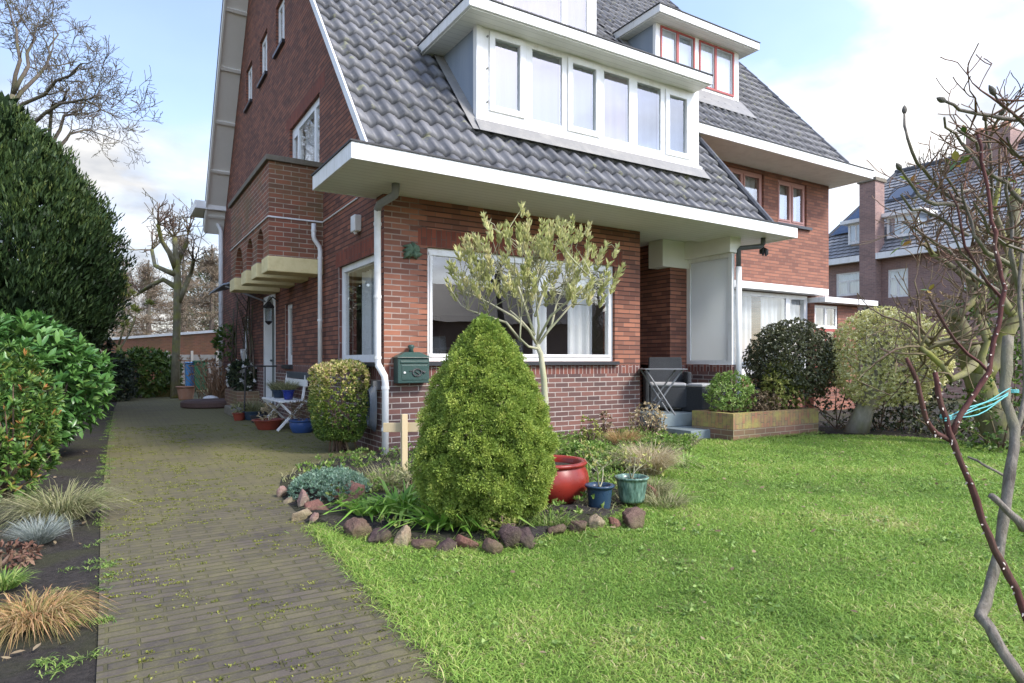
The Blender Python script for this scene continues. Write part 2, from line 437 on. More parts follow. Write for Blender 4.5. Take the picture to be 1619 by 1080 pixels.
M['brick_gar'] = brick_mat('brick_garage', (.34, .145, .075), (.25, .11, .065), (.32, .2, .14), stain=(.16, .13, .05), stain_amt=.5)
M['brick_pt'] = brick_mat('brick_planter', (.25, .135, .09), (.17, .10, .075), (.36, .31, .22), stain=(.19, .18, .055), stain_amt=.55, bh=.07)
M['brick_ps'] = brick_mat('brick_planter_top', (.34, .16, .10), (.26, .19, .11), (.16, .14, .08), rot=True, moss=(.38, .35, .10), moss_lo=.44, stain_amt=.3)
M['white'] = rough_mat('white_paint', (.80, .80, .78), .35, .06, (.52, .50, .42), .38, 3.2, .04)
mm = M['white']; N, Lk = mm.node_tree.nodes, mm.node_tree.links; b = N['Principled BSDF']
tc = N.new('ShaderNodeTexCoord'); mp = N.new('ShaderNodeMapping'); mp.inputs['Scale'].default_value = (9, 9, .5); Lk.new(tc.outputs['Object'], mp.inputs[0])
old = b.inputs['Base Color'].links[0].from_socket; Lk.new(mix(N, Lk, vmath(N, Lk, 'MULTIPLY', step(N, Lk, noise(N, Lk, mp.outputs[0], 1.0, 6, .7), .53, .74), .45), old, (.44, .43, .35)), b.inputs['Base Color'])
M['whitepipe'] = rough_mat('white_pipe', (.74, .74, .71), .45, .12, (.4, .36, .28), .4, 5, .05)
M['cream'] = rough_mat('cream_soffit', (.78, .77, .70), .5, .06, (.58, .56, .46), .25, 2.5, .03)
mm = M['cream']; N, Lk = mm.node_tree.nodes, mm.node_tree.links; b = N['Principled BSDF']
tc = N.new('ShaderNodeTexCoord'); sp = N.new('ShaderNodeSeparateXYZ'); Lk.new(tc.outputs['Object'], sp.inputs[0])
fr = vmath(N, Lk, 'FRACT', vmath(N, Lk, 'DIVIDE', sp.outputs[1], .105)); gr = vmath(N, Lk, 'SUBTRACT', 1.0, step(N, Lk, fr, .03, .09))
old = b.inputs['Base Color'].links[0].from_socket; Lk.new(mix(N, Lk, vmath(N, Lk, 'MULTIPLY', gr, .45), old, (.2, .19, .15)), b.inputs['Base Color'])
M['cream2'] = rough_mat('cream_beam', (.78, .77, .71), .5, .05, (.6, .58, .5), .2, 2.5, .03)
M['yellow'] = rough_mat('yellow_render', (.78, .66, .35), .8, .2, (.5, .38, .13), .45, 7, .3)
M['stone'] = rough_mat('coping_stone', (.20, .175, .135), .9, .4, (.10, .10, .05), .6, 6, .5)
M['lead'] = rough_mat('lead_sheet', (.25, .30, .36), .45, .25, (.42, .46, .5), .45, 3.5, .15, streak=True)
M['apron'] = rough_mat('lead_apron', (.22, .215, .205), .6, .35, (.38, .36, .31), .55, 5, .3)
M['black'] = rough_mat('black_bitumen', (.03, .03, .032), .6, .2, (.06, .06, .055), .3, 8, .1)
M['zinc'] = rough_mat('dark_pipe', (.10, .105, .11), .45, .25, (.2, .2, .19), .4, 8, .1)
M['sill'] = rough_mat('dark_sill', (.035, .035, .04), .35, .2, (.1, .1, .09), .2, 8, .1)
M['redpaint'] = rough_mat('red_paint', (.33, .065, .05), .45, .15, (.25, .07, .06), .3, 6, .05)
M['mullion'] = rough_mat('dusty_paint', (.42, .22, .19), .5, .15, (.35, .16, .14), .3, 6, .05)
M['glass'] = glass_mat('window_glass', (.95, .97, .97), .07)
M['glass_sky'] = glass_mat('dormer_glass', (.8, .85, .88), .16)
M['room'] = rough_mat('room_wall', (.20, .17, .14), .8, .2, (.1, .09, .08), .3, 2, 0)
M['roomdk'] = rough_mat('room_floor', (.10, .075, .055), .5, .2, (.05, .04, .03), .3, 2, 0)
M['tin'] = rough_mat('grey_board', (.25, .25, .24), .7, .3, (.13, .12, .1), .4, 4, .1, streak=True)

def curtain_mat(name, c):
    m, N, Lk, b = new_mat(name, .9, c, .1)
    tr = N.new('ShaderNodeBsdfTranslucent'); tr.inputs['Color'].default_value = (*c, 1)
    mx = N.new('ShaderNodeMixShader'); mx.inputs[0].default_value = .35
    Lk.new(b.outputs[0], mx.inputs[1]); Lk.new(tr.outputs[0], mx.inputs[2]); Lk.new(mx.outputs[0], N['Material Output'].inputs['Surface'])
    return m
M['curtain'] = curtain_mat('white_curtain', (.88, .88, .87))
M['dim'] = curtain_mat('dim_net', (.11, .13, .15)); M['dimpink'] = curtain_mat('dim_pink_curtain', (.30, .23, .24))
M['curtpink'] = curtain_mat('pink_curtain', (.72, .55, .55))
M['blind'] = curtain_mat('grey_blind', (.58, .62, .66))
m, N, Lk, b = new_mat('frosted_glass', .75, (.60, .62, .60), .4)
tc = N.new('ShaderNodeTexCoord'); nn = noise(N, Lk, tc.outputs['Object'], 1.2, 2)
Lk.new(ramp(N, Lk, nn, ((.3, (.66, .69, .67)), (.7, (.76, .77, .75)))), b.inputs['Base Color'])
b.inputs['Roughness'].default_value = .38; M['frost'] = m
tr = N.new('ShaderNodeBsdfTranslucent'); tr.inputs['Color'].default_value = (.85, .87, .85, 1); mx = N.new('ShaderNodeMixShader'); mx.inputs[0].default_value = .5
Lk.new(b.outputs[0], mx.inputs[1]); Lk.new(tr.outputs[0], mx.inputs[2]); Lk.new(mx.outputs[0], N['Material Output'].inputs['Surface'])

# roof tiles: one random number per tile
m, N, Lk, b = new_mat('roof_tile', .5, spec=.45)
at = nd(N, 'ShaderNodeAttribute', attribute_name='tint'); tc = N.new('ShaderNodeTexCoord')
n1 = noise(N, Lk, tc.outputs['Object'], 14, 6, .65); n2 = noise(N, Lk, tc.outputs['Object'], 1.1, 5, .6); n3 = noise(N, Lk, tc.outputs['Object'], 5, 3)
c = ramp(N, Lk, at.outputs['Fac'], ((0, (.045, .047, .053)), (.45, (.082, .084, .092)), (1, (.16, .16, .166))))
c = mix(N, Lk, vmath(N, Lk, 'MULTIPLY', step(N, Lk, n1, .45, .7), .5), c, (.14, .14, .14))
c = mix(N, Lk, vmath(N, Lk, 'MULTIPLY', step(N, Lk, n2, .5, .75), .35), c, (.14, .14, .135))
c = mix(N, Lk, vmath(N, Lk, 'MULTIPLY', step(N, Lk, n3, .62, .70), .65), c, (.22, .22, .12))
Lk.new(c, b.inputs['Base Color'])
bp = nd(N, 'ShaderNodeBump', Strength=.25, Distance=.01); Lk.new(n1, bp.inputs['Height']); Lk.new(bp.outputs[0], b.inputs['Normal'])
M['tile'] = m

def bark_mat(name, c1, c2, c3, scale=14, bump=.6):
    m, N, Lk, b = new_mat(name, .9, spec=.2)
    tc = N.new('ShaderNodeTexCoord'); mp = N.new('ShaderNodeMapping'); mp.inputs['Scale'].default_value = (1, 1, .35); Lk.new(tc.outputs['Object'], mp.inputs[0])
    a = noise(N, Lk, mp.outputs[0], scale, 7, .7); c = noise(N, Lk, tc.outputs['Object'], 2.5, 5, .6)
    col = ramp(N, Lk, a, ((.3, c1), (.7, c2))); col = mix(N, Lk, step(N, Lk, c, .45, .65), col, c3)
    Lk.new(col, b.inputs['Base Color'])
    bp = nd(N, 'ShaderNodeBump', Strength=bump, Distance=.012); Lk.new(a, bp.inputs['Height']); Lk.new(bp.outputs[0], b.inputs['Normal'])
    return m
M['bark'] = bark_mat('bark_brown', (.07, .055, .042), (.15, .125, .10), (.12, .115, .06))
M['bark_moss'] = bark_mat('bark_mossy', (.12, .108, .065), (.25, .225, .14), (.215, .215, .055))
M['bark_grey'] = bark_mat('bark_grey', (.095, .08, .066), (.27, .24, .20), (.20, .19, .12), 42, .9)
M['bark_olive'] = bark_mat('bark_olive', (.33, .31, .20), (.46, .44, .31), (.36, .37, .2))
M['bark_far'] = bark_mat('bark_far', (.085, .07, .06), (.14, .115, .10), (.10, .10, .06))
M['twig_red'] = bark_mat('bark_red', (.055, .022, .02), (.125, .05, .042), (.12, .075, .055), 22, .6)
M['twig'] = bark_mat('bark_twig', (.10, .066, .05), (.22, .15, .11), (.19, .16, .08), 30, .6)

M['yew'] = leaf_mat('yew_needles', ((0, (.014, .03, .012)), (.5, (.034, .068, .02)), (.85, (.075, .12, .03)), (1, (.15, .19, .05))), .55, .15)
M['laurel'] = leaf_mat('laurel_leaf', ((0, (.04, .115, .026)), (.5, (.085, .20, .045)), (.85, (.15, .29, .07)), (1, (.24, .33, .1))), .32, .2, .5)
M['pieris'] = leaf_mat('pieris_leaf', ((0, (.05, .12, .025)), (.45, (.11, .20, .035)), (.7, (.22, .26, .05)), (.88, (.42, .24, .07)), (1, (.45, .16, .06))), .45, .25)
M['conifer'] = leaf_mat('spruce_needles', ((0, (.13, .20, .035)), (.4, (.235, .33, .055)), (.75, (.34, .42, .075)), (1, (.46, .50, .12))), .6, .25)
M['olive'] = leaf_mat('olive_leaf', ((0, (.27, .29, .09)), (.4, (.46, .475, .18)), (.75, (.60, .585, .27)), (1, (.68, .58, .31))), .5, .3)
M['holly'] = leaf_mat('holly_leaf', ((0, (.045, .055, .028)), (.5, (.105, .115, .05)), (.85, (.17, .18, .08)), (1, (.27, .24, .14))), .35, .1, .6)
M['varieg'] = leaf_mat('variegated_leaf', ((0, (.20, .26, .07)), (.3, (.46, .48, .16)), (.6, (.70, .67, .31)), (1, (.82, .79, .50))), .45, .2)
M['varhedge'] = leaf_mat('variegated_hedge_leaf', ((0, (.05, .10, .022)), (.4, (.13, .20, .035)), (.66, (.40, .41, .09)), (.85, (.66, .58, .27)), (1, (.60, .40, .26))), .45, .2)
M['shrub'] = leaf_mat('shrub_leaf', ((0, (.10, .18, .035)), (.5, (.22, .34, .075)), (1, (.42, .52, .17))), .45, .25)
M['shruby'] = leaf_mat('yellow_shrub_leaf', ((0, (.13, .17, .035)), (.5, (.30, .33, .075)), (1, (.50, .47, .17))), .5, .25)
M['dark'] = leaf_mat('dark_shrub_leaf', ((0, (.015, .025, .014)), (.6, (.04, .06, .028)), (1, (.10, .12, .05))), .5, .1)
M['rhodo'] = leaf_mat('rhododendron_leaf', ((0, (.04, .085, .018)), (.5, (.10, .17, .03)), (1, (.22, .28, .06))), .4, .15)
M['brownleaf'] = leaf_mat('dry_leaf', ((0, (.12, .085, .045)), (.5, (.22, .16, .09)), (1, (.33, .26, .16))), .8, .2)
M['redleaf'] = leaf_mat('reddish_leaf', ((0, (.10, .06, .035)), (.5, (.20, .10, .07)), (1, (.28, .2, .12))), .7, .2)
M['larch'] = leaf_mat('larch_twigs', ((0, (.10, .085, .055)), (.5, (.19, .145, .10)), (1, (.28, .225, .16))), .9, .2)
M['lawn'] = leaf_mat('lawn_blade', ((0, (.12, .22, .035)), (.35, (.22, .37, .06)), (.7, (.31, .45, .09)), (.9, (.42, .49, .12)), (1, (.56, .49, .25))), .5, .35, .3, .5)
M['strap'] = leaf_mat('strap_leaf', ((0, (.12, .27, .03)), (.5, (.24, .44, .06)), (1, (.40, .56, .13))), .4, .3)
M['tan'] = leaf_mat('tan_grass', ((0, (.28, .23, .11)), (.5, (.50, .41, .24)), (1, (.68, .58, .40))), .7, .3)
M['olivegrass'] = leaf_mat('olive_grass', ((0, (.12, .15, .05)), (.5, (.27, .27, .12)), (1, (.46, .42, .24))), .6, .3)
M['bluegrass'] = leaf_mat('blue_grass', ((0, (.15, .18, .15)), (.5, (.29, .33, .29)), (1, (.45, .47, .42))), .6, .3)
M['orange'] = leaf_mat('orange_sedge', ((0, (.17, .19, .05)), (.4, (.38, .27, .11)), (.75, (.50, .27, .12)), (1, (.58, .42, .24))), .6, .3)
M['sedum'] = leaf_mat('sedum_leaf', ((0, (.09, .18, .10)), (.5, (.17, .28, .19)), (1, (.30, .40, .30))), .6, .15)
M['weed'] = leaf_mat('weed_leaf', ((0, (.08, .16, .03)), (.5, (.18, .30, .05)), (1, (.34, .40, .12))), .5, .3)
M['petal'] = leaf_mat('white_petal', ((0, (.7, .7, .66)), (1, (.85, .85, .82))), .6, .3)
M['hyd'] = leaf_mat('dry_stem_leaf', ((0, (.20, .115, .06)), (.5, (.34, .20, .11)), (1, (.45, .31, .19))), .85, .15)

def soil_mat(name, c1, c2, c3=None, amt=.3):
    m, N, Lk, b = new_mat(name, .95, spec=.15)
    tc = N.new('ShaderNodeTexCoord'); v = tc.outputs['Object']
    a = noise(N, Lk, v, 38, 8, .75); c = noise(N, Lk, v, 2.2, 5, .6); e = noise(N, Lk, v, 120, 3, .6)
    col = ramp(N, Lk, a, ((.3, c1), (.75, c2)))
    if c3: col = mix(N, Lk, vmath(N, Lk, 'MULTIPLY', step(N, Lk, c, .45, .6), amt), col, c3)
    Lk.new(col, b.inputs['Base Color'])
    bp = nd(N, 'ShaderNodeBump', Strength=.9, Distance=.03); Lk.new(vmath(N, Lk, 'ADD', a, vmath(N, Lk, 'MULTIPLY', e, .3)), bp.inputs['Height']); Lk.new(bp.outputs[0], b.inputs['Normal'])
    return m
M['soil'] = soil_mat('soil', (.025, .022, .020), (.085, .074, .065), (.06, .065, .025), .5)
M['turf'] = soil_mat('turf', (.10, .14, .035), (.19, .27, .06), (.22, .21, .09), .6)
M['earth'] = soil_mat('earth', (.05, .05, .025), (.13, .12, .07), (.08, .09, .035), .6)

# mossy clinker drive: bricks in rows across, moss heavier in the joints and towards the house
m, N, Lk, b = new_mat('mossy_paving', .85, spec=.3)
uv = N.new('ShaderNodeUVMap'); v = uv.outputs[0]
wob = nd(N, 'ShaderNodeTexNoise', Scale=4., Detail=4.); Lk.new(v, wob.inputs['Vector'])
vm = N.new('ShaderNodeVectorMath'); vm.operation = 'MULTIPLY_ADD'; Lk.new(wob.outputs['Color'], vm.inputs[0]); vm.inputs[1].default_value = (.03, .022, 0); Lk.new(v, vm.inputs[2])
br = nd(N, 'ShaderNodeTexBrick', Scale=1., Mortar_Size=.0075, Mortar_Smooth=.35, Bias=0., Brick_Width=.205, Row_Height=.06); Lk.new(vm.outputs[0], br.inputs['Vector'])
br.inputs['Color1'].default_value = (.098, .080, .064, 1); br.inputs['Color2'].default_value = (.054, .046, .039, 1)
sx = N.new('ShaderNodeSeparateXYZ'); Lk.new(v, sx.inputs[0])
a = noise(N, Lk, v, 90, 6, .7); c2 = noise(N, Lk, v, 1.6, 6, .62); Lk.new(ramp(N, Lk, noise(N, Lk, v, 3.2, 5, .6), ((.45, (.04, .035, .025)), (.72, (.115, .108, .042)))), br.inputs['Mortar']); c3 = noise(N, Lk, v, 13, 5, .65); c4 = noise(N, Lk, v, .45, 3)
col = mix(N, Lk, vmath(N, Lk, 'MULTIPLY', step(N, Lk, a, .35, .75), .5), br.outputs['Color'], (.115, .098, .077))
far = vmath(N, Lk, 'MULTIPLY', vmath(N, Lk, 'SUBTRACT', sx.outputs[1], 3.4), .035)           # more moss further in
far = vmath(N, Lk, 'MINIMUM', vmath(N, Lk, 'MAXIMUM', far, 0.0), .17)
edge = vmath(N, Lk, 'MULTIPLY', vmath(N, Lk, 'MAXIMUM', vmath(N, Lk, 'SUBTRACT', sx.outputs[0], .80), 0.0), .20)
mo = vmath(N, Lk, 'ADD', vmath(N, Lk, 'ADD', vmath(N, Lk, 'MULTIPLY', c2, .55), vmath(N, Lk, 'MULTIPLY', c3, .45)), vmath(N, Lk, 'ADD', far, edge))
mo = vmath(N, Lk, 'ADD', mo, vmath(N, Lk, 'MULTIPLY', br.outputs['Fac'], .16))
mcol = ramp(N, Lk, a, ((.3, (.135, .125, .042)), (.7, (.235, .215, .08))))
col = mix(N, Lk, vmath(N, Lk, 'MULTIPLY', step(N, Lk, mo, .42, .76), .70), col, mcol)
col = mix(N, Lk, vmath(N, Lk, 'MULTIPLY', br.outputs['Fac'], .5), col, (.045, .04, .022))
Lk.new(col, b.inputs['Base Color'])
bp = nd(N, 'ShaderNodeBump', Strength=.7, Distance=.012)
Lk.new(vmath(N, Lk, 'SUBTRACT', vmath(N, Lk, 'ADD', vmath(N, Lk, 'MULTIPLY', a, .3), vmath(N, Lk, 'MULTIPLY', c3, .3)), br.outputs['Fac']), bp.inputs['Height']); Lk.new(bp.outputs[0], b.inputs['Normal'])
M['drive'] = m
M['slab'] = rough_mat('blue_stone', (.20, .245, .25), .6, .25, (.30, .33, .33), .4, 4, .15)

# ------------------------------------------------------------------ the setting: ground, drive, beds, lawn, porch floor
def sheet(name, pts, z, mat, kind='structure', sub=0, bumpz=0.0):
    bm = bmesh.new(); vs = [bm.verts.new((p[0], p[1], z)) for p in pts]
    f = bm.faces.new(vs); bmesh.ops.triangulate(bm, faces=[f])
    if sub:
        for k in range(sub):
            bmesh.ops.subdivide_edges(bm, edges=[e for e in bm.edges if e.calc_length() > .12], cuts=1, use_grid_fill=True)
        bmesh.ops.triangulate(bm, faces=[f for f in bm.faces if len(f.verts) > 4])
        if bumpz:
            for v in bm.verts:
                if v.is_boundary: v.co.z = min(v.co.z, .006)
                else: v.co.z += bumpz * (math.sin(v.co.x * 9 + 3 * math.sin(v.co.y * 4)) + math.sin(v.co.y * 11 + v.co.x * 5)) * .5 + random.uniform(-.4, .4) * bumpz
    bm.normal_update()
    for f in bm.faces:
        if f.normal.z < 0: f.normal_flip()
    me = bpy.data.meshes.new(name); uvl = bm.loops.layers.uv.new('UVMap')
    for f in bm.faces:
        for l in f.loops: l[uvl].uv = (l.vert.co.x, l.vert.co.y)
    bm.to_mesh(me); bm.free(); me.materials.append(mat)
    o = link(name, me); tag(o, kind=kind); return o

sheet('ground', [(-400, -400), (400, -400), (400, 400), (-400, 400)], -.012, M['earth'])
DRIVE = [(-.05, -4), (1.02, -4), (.98, 1.9), (1.02, 2.6), (1.06, 3.4), (1.08, 4.2), (1.12, 5.3), (1.3, 6.0), (1.75, 6.55), (2.45, 6.75), (2.59, 6.87), (2.59, 19.3),
         (2.2, 20.2), (1.6, 20.8), (.3, 21), (-1.2, 21.6), (-1.4, 20.6), (.15, 19.5), (.05, 15.7), (-.03, 9.7), (-.06, 5.5), (-.04, 2.9)]
sheet('driveway', DRIVE, .004, M['drive'])
LAWN = [(1.0, -4), (12, -4), (12, 2.2), (9.3, 3.2), (9.4, 4.3), (9.05, 5.0), (8.5, 5.45), (6.85, 5.56), (6.75, 6.1), (6.43, 6.86), (2.59, 6.86), (2.45, 6.75), (1.75, 6.55), (1.3, 6.0), (1.12, 5.3), (1.08, 4.2), (1.06, 3.4), (1.02, 2.6), (.98, 1.9)]
sheet('lawn', LAWN, -.002, M['turf'])
BED = [(1.06, 4.0), (1.45, 3.45), (2.0, 3.1), (2.75, 3.25), (3.3, 3.55), (3.9, 4.2), (4.7, 4.75), (5.6, 5.25), (6.4, 5.7), (6.6, 6.0), (6.43, 6.86), (2.59, 6.86), (2.45, 6.75), (1.75, 6.55), (1.3, 6.0), (1.12, 5.3)]
sheet('flower_bed', BED, .03, M['soil'], sub=5, bumpz=.03)
LBED = [(-.02, -4), (-.02, 2.9), (-.04, 5.5), (-.01, 9.7), (.07, 15.7), (.17, 19.5), (-9, 19.5), (-9, -4)]
sheet('side_bed', LBED, -.004, M['soil'], sub=4, bumpz=.012)
RBED = [(9.4, 4.3), (9.05, 5.0), (8.72, 5.46), (8.72, 8.1), (16, 8.1), (22, 6), (22, 2), (12, 2.2), (9.3, 3.2)]
sheet('shrub_bed', RBED, .006, M['soil'], sub=3, bumpz=.012)
mb = MB(); mb.box(6.44, 8.0, 6.5, 8.6, .12, .30)
tag(mb.build('terrace', M['slab'], bevel=.008), kind='structure')
mb = MB(); mb.box(6.5, 8.0, 5.98, 6.497, .0, .12)
tag(mb.build('terrace_step', M['slab'], bevel=.008), kind='structure')

# ------------------------------------------------------------------ walls and windows
def lin(a, b): return lambda s: a + b * s
def wall(mb, s0, s1, z0, ztop, fn, holes=(), matf=None, t=.25, sb=(), zb=(), back=True):
    ss = sorted({s0, s1, *[h[0] for h in holes], *[h[1] for h in holes], *[x for x in sb if s0 < x < s1]})
    zmax = max(ztop(s) for s in ss)
    zs = sorted({z0, zmax, *[h[2] for h in holes], *[h[3] for h in holes], *[z for z in zb if z0 < z < zmax]})
    for i in range(len(ss) - 1):
        a, b = ss[i], ss[i + 1]; ta, tb = ztop(a), ztop(b)
        for j in range(len(zs) - 1):
            c, d = zs[j], zs[j + 1]
            if c >= max(ta, tb) - 1e-6: continue
            if any(h[0] - 1e-6 <= a and b <= h[1] + 1e-6 and h[2] - 1e-6 <= c and d <= h[3] + 1e-6 for h in holes): continue
            P = [(a, min(c, ta)), (b, min(c, tb)), (b, min(d, tb)), (a, min(d, ta))]
            mi = matf((a + b) / 2, (c + d) / 2) if matf else 0
            # a triangle where the roof line leaves the cell
            P2 = []
            for q in P:
                if not P2 or (abs(q[0] - P2[-1][0]) + abs(q[1] - P2[-1][1])) > 1e-6: P2.append(q)
            if len(P2) > 2 and abs(P2[0][0] - P2[-1][0]) + abs(P2[0][1] - P2[-1][1]) < 1e-6: P2.pop()
            if len(P2) < 3: continue
            mb.add([fn(s, 0, z) for s, z in P2], [tuple(range(len(P2)))], mi)
            if back: mb.add([fn(s, -t, z) for s, z in P2], [tuple(range(len(P2)))[::-1]], mi)
    for h in holes:
        a, b, c, d = h[:4]
        mi = matf((a + b) / 2, c - .05) if matf else 0
        for q in (((a, c), (b, c)), ((b, c), (b, d)), ((b, d), (a, d)), ((a, d), (a, c))):
            (s_, z_), (s2, z2) = q
            mb.quad(fn(s_, 0, z_), fn(s2, 0, z2), fn(s2, -t, z2), fn(s_, -t, z_), mi)

def window(parent, fn, s0, s1, z0, z1, parts=None, fw=.07, sash=.0, o=-.05, dep=.07, frame='white', pane='glass', mull='white', name='window', sash_mat=None, curtain=None, blind_o=.16, sill=None):
    """parts: list of (start, end, z bottom, z top) of the glass; everything between is frame"""
    if parts is None: parts = [(s0 + fw, s1 - fw, z0 + fw, z1 - fw)]
    mb = MB()
    ss = sorted({s0, s1, *[p[0] for p in parts], *[p[1] for p in parts]})
    zs = sorted({z0, z1, *[p[2] for p in parts], *[p[3] for p in parts]})
    inside = lambda a, b, c, d: any(p[0] - 1e-6 <= a and b <= p[1] + 1e-6 and p[2] - 1e-6 <= c and d <= p[3] + 1e-6 for p in parts)
    for zz_ in (o, o - dep):
        for i in range(len(ss) - 1):
            for j in range(len(zs) - 1):
                if not inside(ss[i], ss[i + 1], zs[j], zs[j + 1]):
                    mb.quad(fn(ss[i], zz_, zs[j]), fn(ss[i + 1], zz_, zs[j]), fn(ss[i + 1], zz_, zs[j + 1]), fn(ss[i], zz_, zs[j + 1]))
    for a, b, c, d in [(s0, s1, z0, z1)] + list(parts):
        for (s_, z_), (s2, z2) in (((a, c), (b, c)), ((b, c), (b, d)), ((b, d), (a, d)), ((a, d), (a, c))):
            mb.quad(fn(s_, o, z_), fn(s2, o, z2), fn(s2, o - dep, z2), fn(s_, o - dep, z_))
    w = mb.build(name, M[frame], parent)
    for k, (a, b, c, d) in enumerate(parts):
        if sash:
            q = MB()
            for bx in ((a, a + sash, c, d), (b - sash, b, c, d), (a + sash, b - sash, c, c + sash), (a + sash, b - sash, d - sash, d)):
                q.box(bx[0], bx[1], o - .05, o + .014, bx[2], bx[3], 0, fn=lambda x, y, z: fn(x, y, z))
            q.build('sash', M[sash_mat or frame], w)
        q = MB(); q.quad(fn(a, o - .016, c), fn(b, o - .016, c), fn(b, o - .016, d), fn(a, o - .016, d)); q.build('pane', M[pane], w)
    for cu in (curtain or []):
        a, b, c, d, mt = cu; q = MB(); n = max(4, int((b - a) / .022)); prev = None
        for i in range(n + 1):
            s_ = a + (b - a) * i / n; oo = o - blind_o + (1 if blind_o > .1 else .4) * (.022 * math.sin(i * .95) + .010 * math.sin(i * .37 + 1))
            cur = (fn(s_, oo, c), fn(s_, oo, d))
            if prev: q.quad(prev[0], cur[0], cur[1], prev[1])
            prev = cur
        q.build('curtain', M[mt], w, smooth=True, fix=False)
    if sill:
        q = MB(); q.box(s0 - .04, s1 + .04, -.02, .055, z0 - sill, z0 - .003, 0, fn=lambda x, y, z: fn(x, y, z)); q.build('sill', M['sill'], w)
    return w

RA, RB = 3.24 - 1.193 * 6.24, 1.193           # roof plane z = RA + RB*y
RIDGE_Y = 13.2; RIDGE_Z = RA + RB * RIDGE_Y
RZ = lambda y: RA + RB * y if y <= RIDGE_Y else RIDGE_Z - 1.2 * (y - RIDGE_Y)

def tiles(name, x0, x1, y0, y1, parent, pw=.190, gauge=.292, xr=None, seed=3):
    """a field of pantiles on the roof plane; xr(y) trims the right edge"""
    g = np.random.default_rng(seed); ln = math.hypot(1, RB); nrow = int(math.ceil((y1 - y0) * ln / gauge)); ncol = int(round((x1 - x0) / pw)); k = 8
    up = np.array([0, 1, RB]) / ln; no = np.array([0, -RB, 1]) / ln
    t = np.arange(ncol * k + 1) / k; prof = .024 * np.sin(2 * np.pi * t) + .008 * np.sin(4 * np.pi * t + .6)
    X = x0 + t * (x1 - x0) / ncol
    Vs = []; Fq = []; tint = []; n = len(X); base = 0
    tt = g.uniform(0, 1, (nrow, ncol)) * .75 + .25 * g.uniform(0, 1, (nrow, 1))
    for r in range(nrow):
        v0, v1 = r * gauge, min((r + 1) * gauge, (y1 - y0) * ln)
        jit = np.repeat(g.normal(0, .0035, ncol), k); jit = np.append(jit, jit[-1])
        for v, lift in ((v0 - .006, -.012), (v0 - .004, .050), (v1, .004)):
            P = np.array([0, y0, RA + RB * y0]) + up * v
            xx = X.copy()
            if xr is not None: xx = np.minimum(xx, xr(P[1]))
            row = np.stack([xx, np.full(n, P[1]), np.full(n, P[2])], 1) + no * (prof + lift + (jit if lift > .03 else 0))[:, None]
            Vs.append(row)
        i = np.arange(n - 1)
        for a in (0, 1):
            q = np.stack([base + a * n + i, base + a * n + i + 1, base + (a + 1) * n + i + 1, base + (a + 1) * n + i], 1); Fq.append(q)
            tint.append(np.repeat(tt[r], k))
        base += 3 * n
    o = np_mesh(name, np.concatenate(Vs), np.concatenate(Fq), M['tile'], parent, np.concatenate(tint), smooth=False)
    return o

# ------------------------------------------------------------------ the house
XW, YW = 2.59, 6.87
FF = lambda s, o, z: (s, YW - o, z)          # front wall, facing the lawn
FS = lambda s, o, z: (XW - o, s, z)          # side wall, facing the drive
house = thing('brick_house', 'red brick corner house with dark pantile roof, white eaves and long white dormer', 'house', (0, 0, 0))

mb = MB()
def mf(s, z): return 1 if z < .87 else (2 if z < .985 else (3 if 2.38 < z < 2.58 and 3.0 < s < 6.1 else 0))
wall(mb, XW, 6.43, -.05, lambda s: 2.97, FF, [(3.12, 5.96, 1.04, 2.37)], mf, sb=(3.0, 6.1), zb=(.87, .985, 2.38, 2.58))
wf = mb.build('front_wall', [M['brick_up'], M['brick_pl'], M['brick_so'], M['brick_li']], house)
mb = MB()
holes = [(7.06, 8.57, 1.03, 2.30), (11.15, 11.68, .98, 2.02), (12.45, 13.56, .2, 2.3), (15.25, 15.95, .85, 2.05), (9.49, 11.34, 3.35, 4.98), (11.72, 12.42, 6.68, 7.55), (13.2, 13.93, 6.68, 7.55), (14.78, 15.5, 6.68, 7.55)]
def ms_(s, z):
    if z < .87: return 1
    if z < .985: return 2
    if 2.30 < z < 2.5 and s < 8.7: return 3
    if 4.98 < z < 5.2 and 9.2 < s < 11.6: return 3
    return 0
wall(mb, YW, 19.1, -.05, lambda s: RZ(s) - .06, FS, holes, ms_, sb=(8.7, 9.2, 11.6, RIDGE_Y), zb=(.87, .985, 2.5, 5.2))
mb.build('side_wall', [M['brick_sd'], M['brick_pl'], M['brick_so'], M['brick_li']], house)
mb = MB()
mb.quad((XW, 19.1, -.05), (8.2, 19.1, -.05), (8.2, 19.1, 5.0), (XW, 19.1, 5.0))
mb.add([(8.2, YW + .3, 0), (8.2, 19.1, 0), (8.2, 19.1, RZ(19.1) - .06), (8.2, RIDGE_Y, RIDGE_Z - .06), (8.2, YW + .3, RZ(YW + .3) - .06)], [(0, 1, 2, 3, 4)])
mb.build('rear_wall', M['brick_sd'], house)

# porch: back wall with door, pier, side plinth, beam, ceiling
mb = MB()
FP = lambda s, o, z: (s, 8.5 - o, z)
wall(mb, 6.43, 8.0, .0, lambda s: 2.97, FP, [(6.5, 7.42, .32, 2.25)], None, t=.15)
mb.quad((6.43, YW, 0), (6.43, 8.5, 0), (6.43, 8.5, 2.97), (6.43, YW, 2.97))
mb.box(7.5, 8.0, 7.33, 8.5, .985, 2.97)
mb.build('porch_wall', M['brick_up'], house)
mb = MB(); mb.box(7.86, 8.0, 6.44, 7.33, .0, .88, 0); mb.box(7.86, 8.0, 6.44, 7.33, .88, .985, 1); mb.box(7.50, 8.0, 7.328, 7.52, .0, .88, 0); mb.box(7.5, 8.0, 7.328, 7.52, .88, .9849, 1)
mb.build('porch_plinth', [M['brick_pl'], M['brick_so']], house)
FX = lambda s, o, z: (7.9 - o, s, z)
scr = MB()
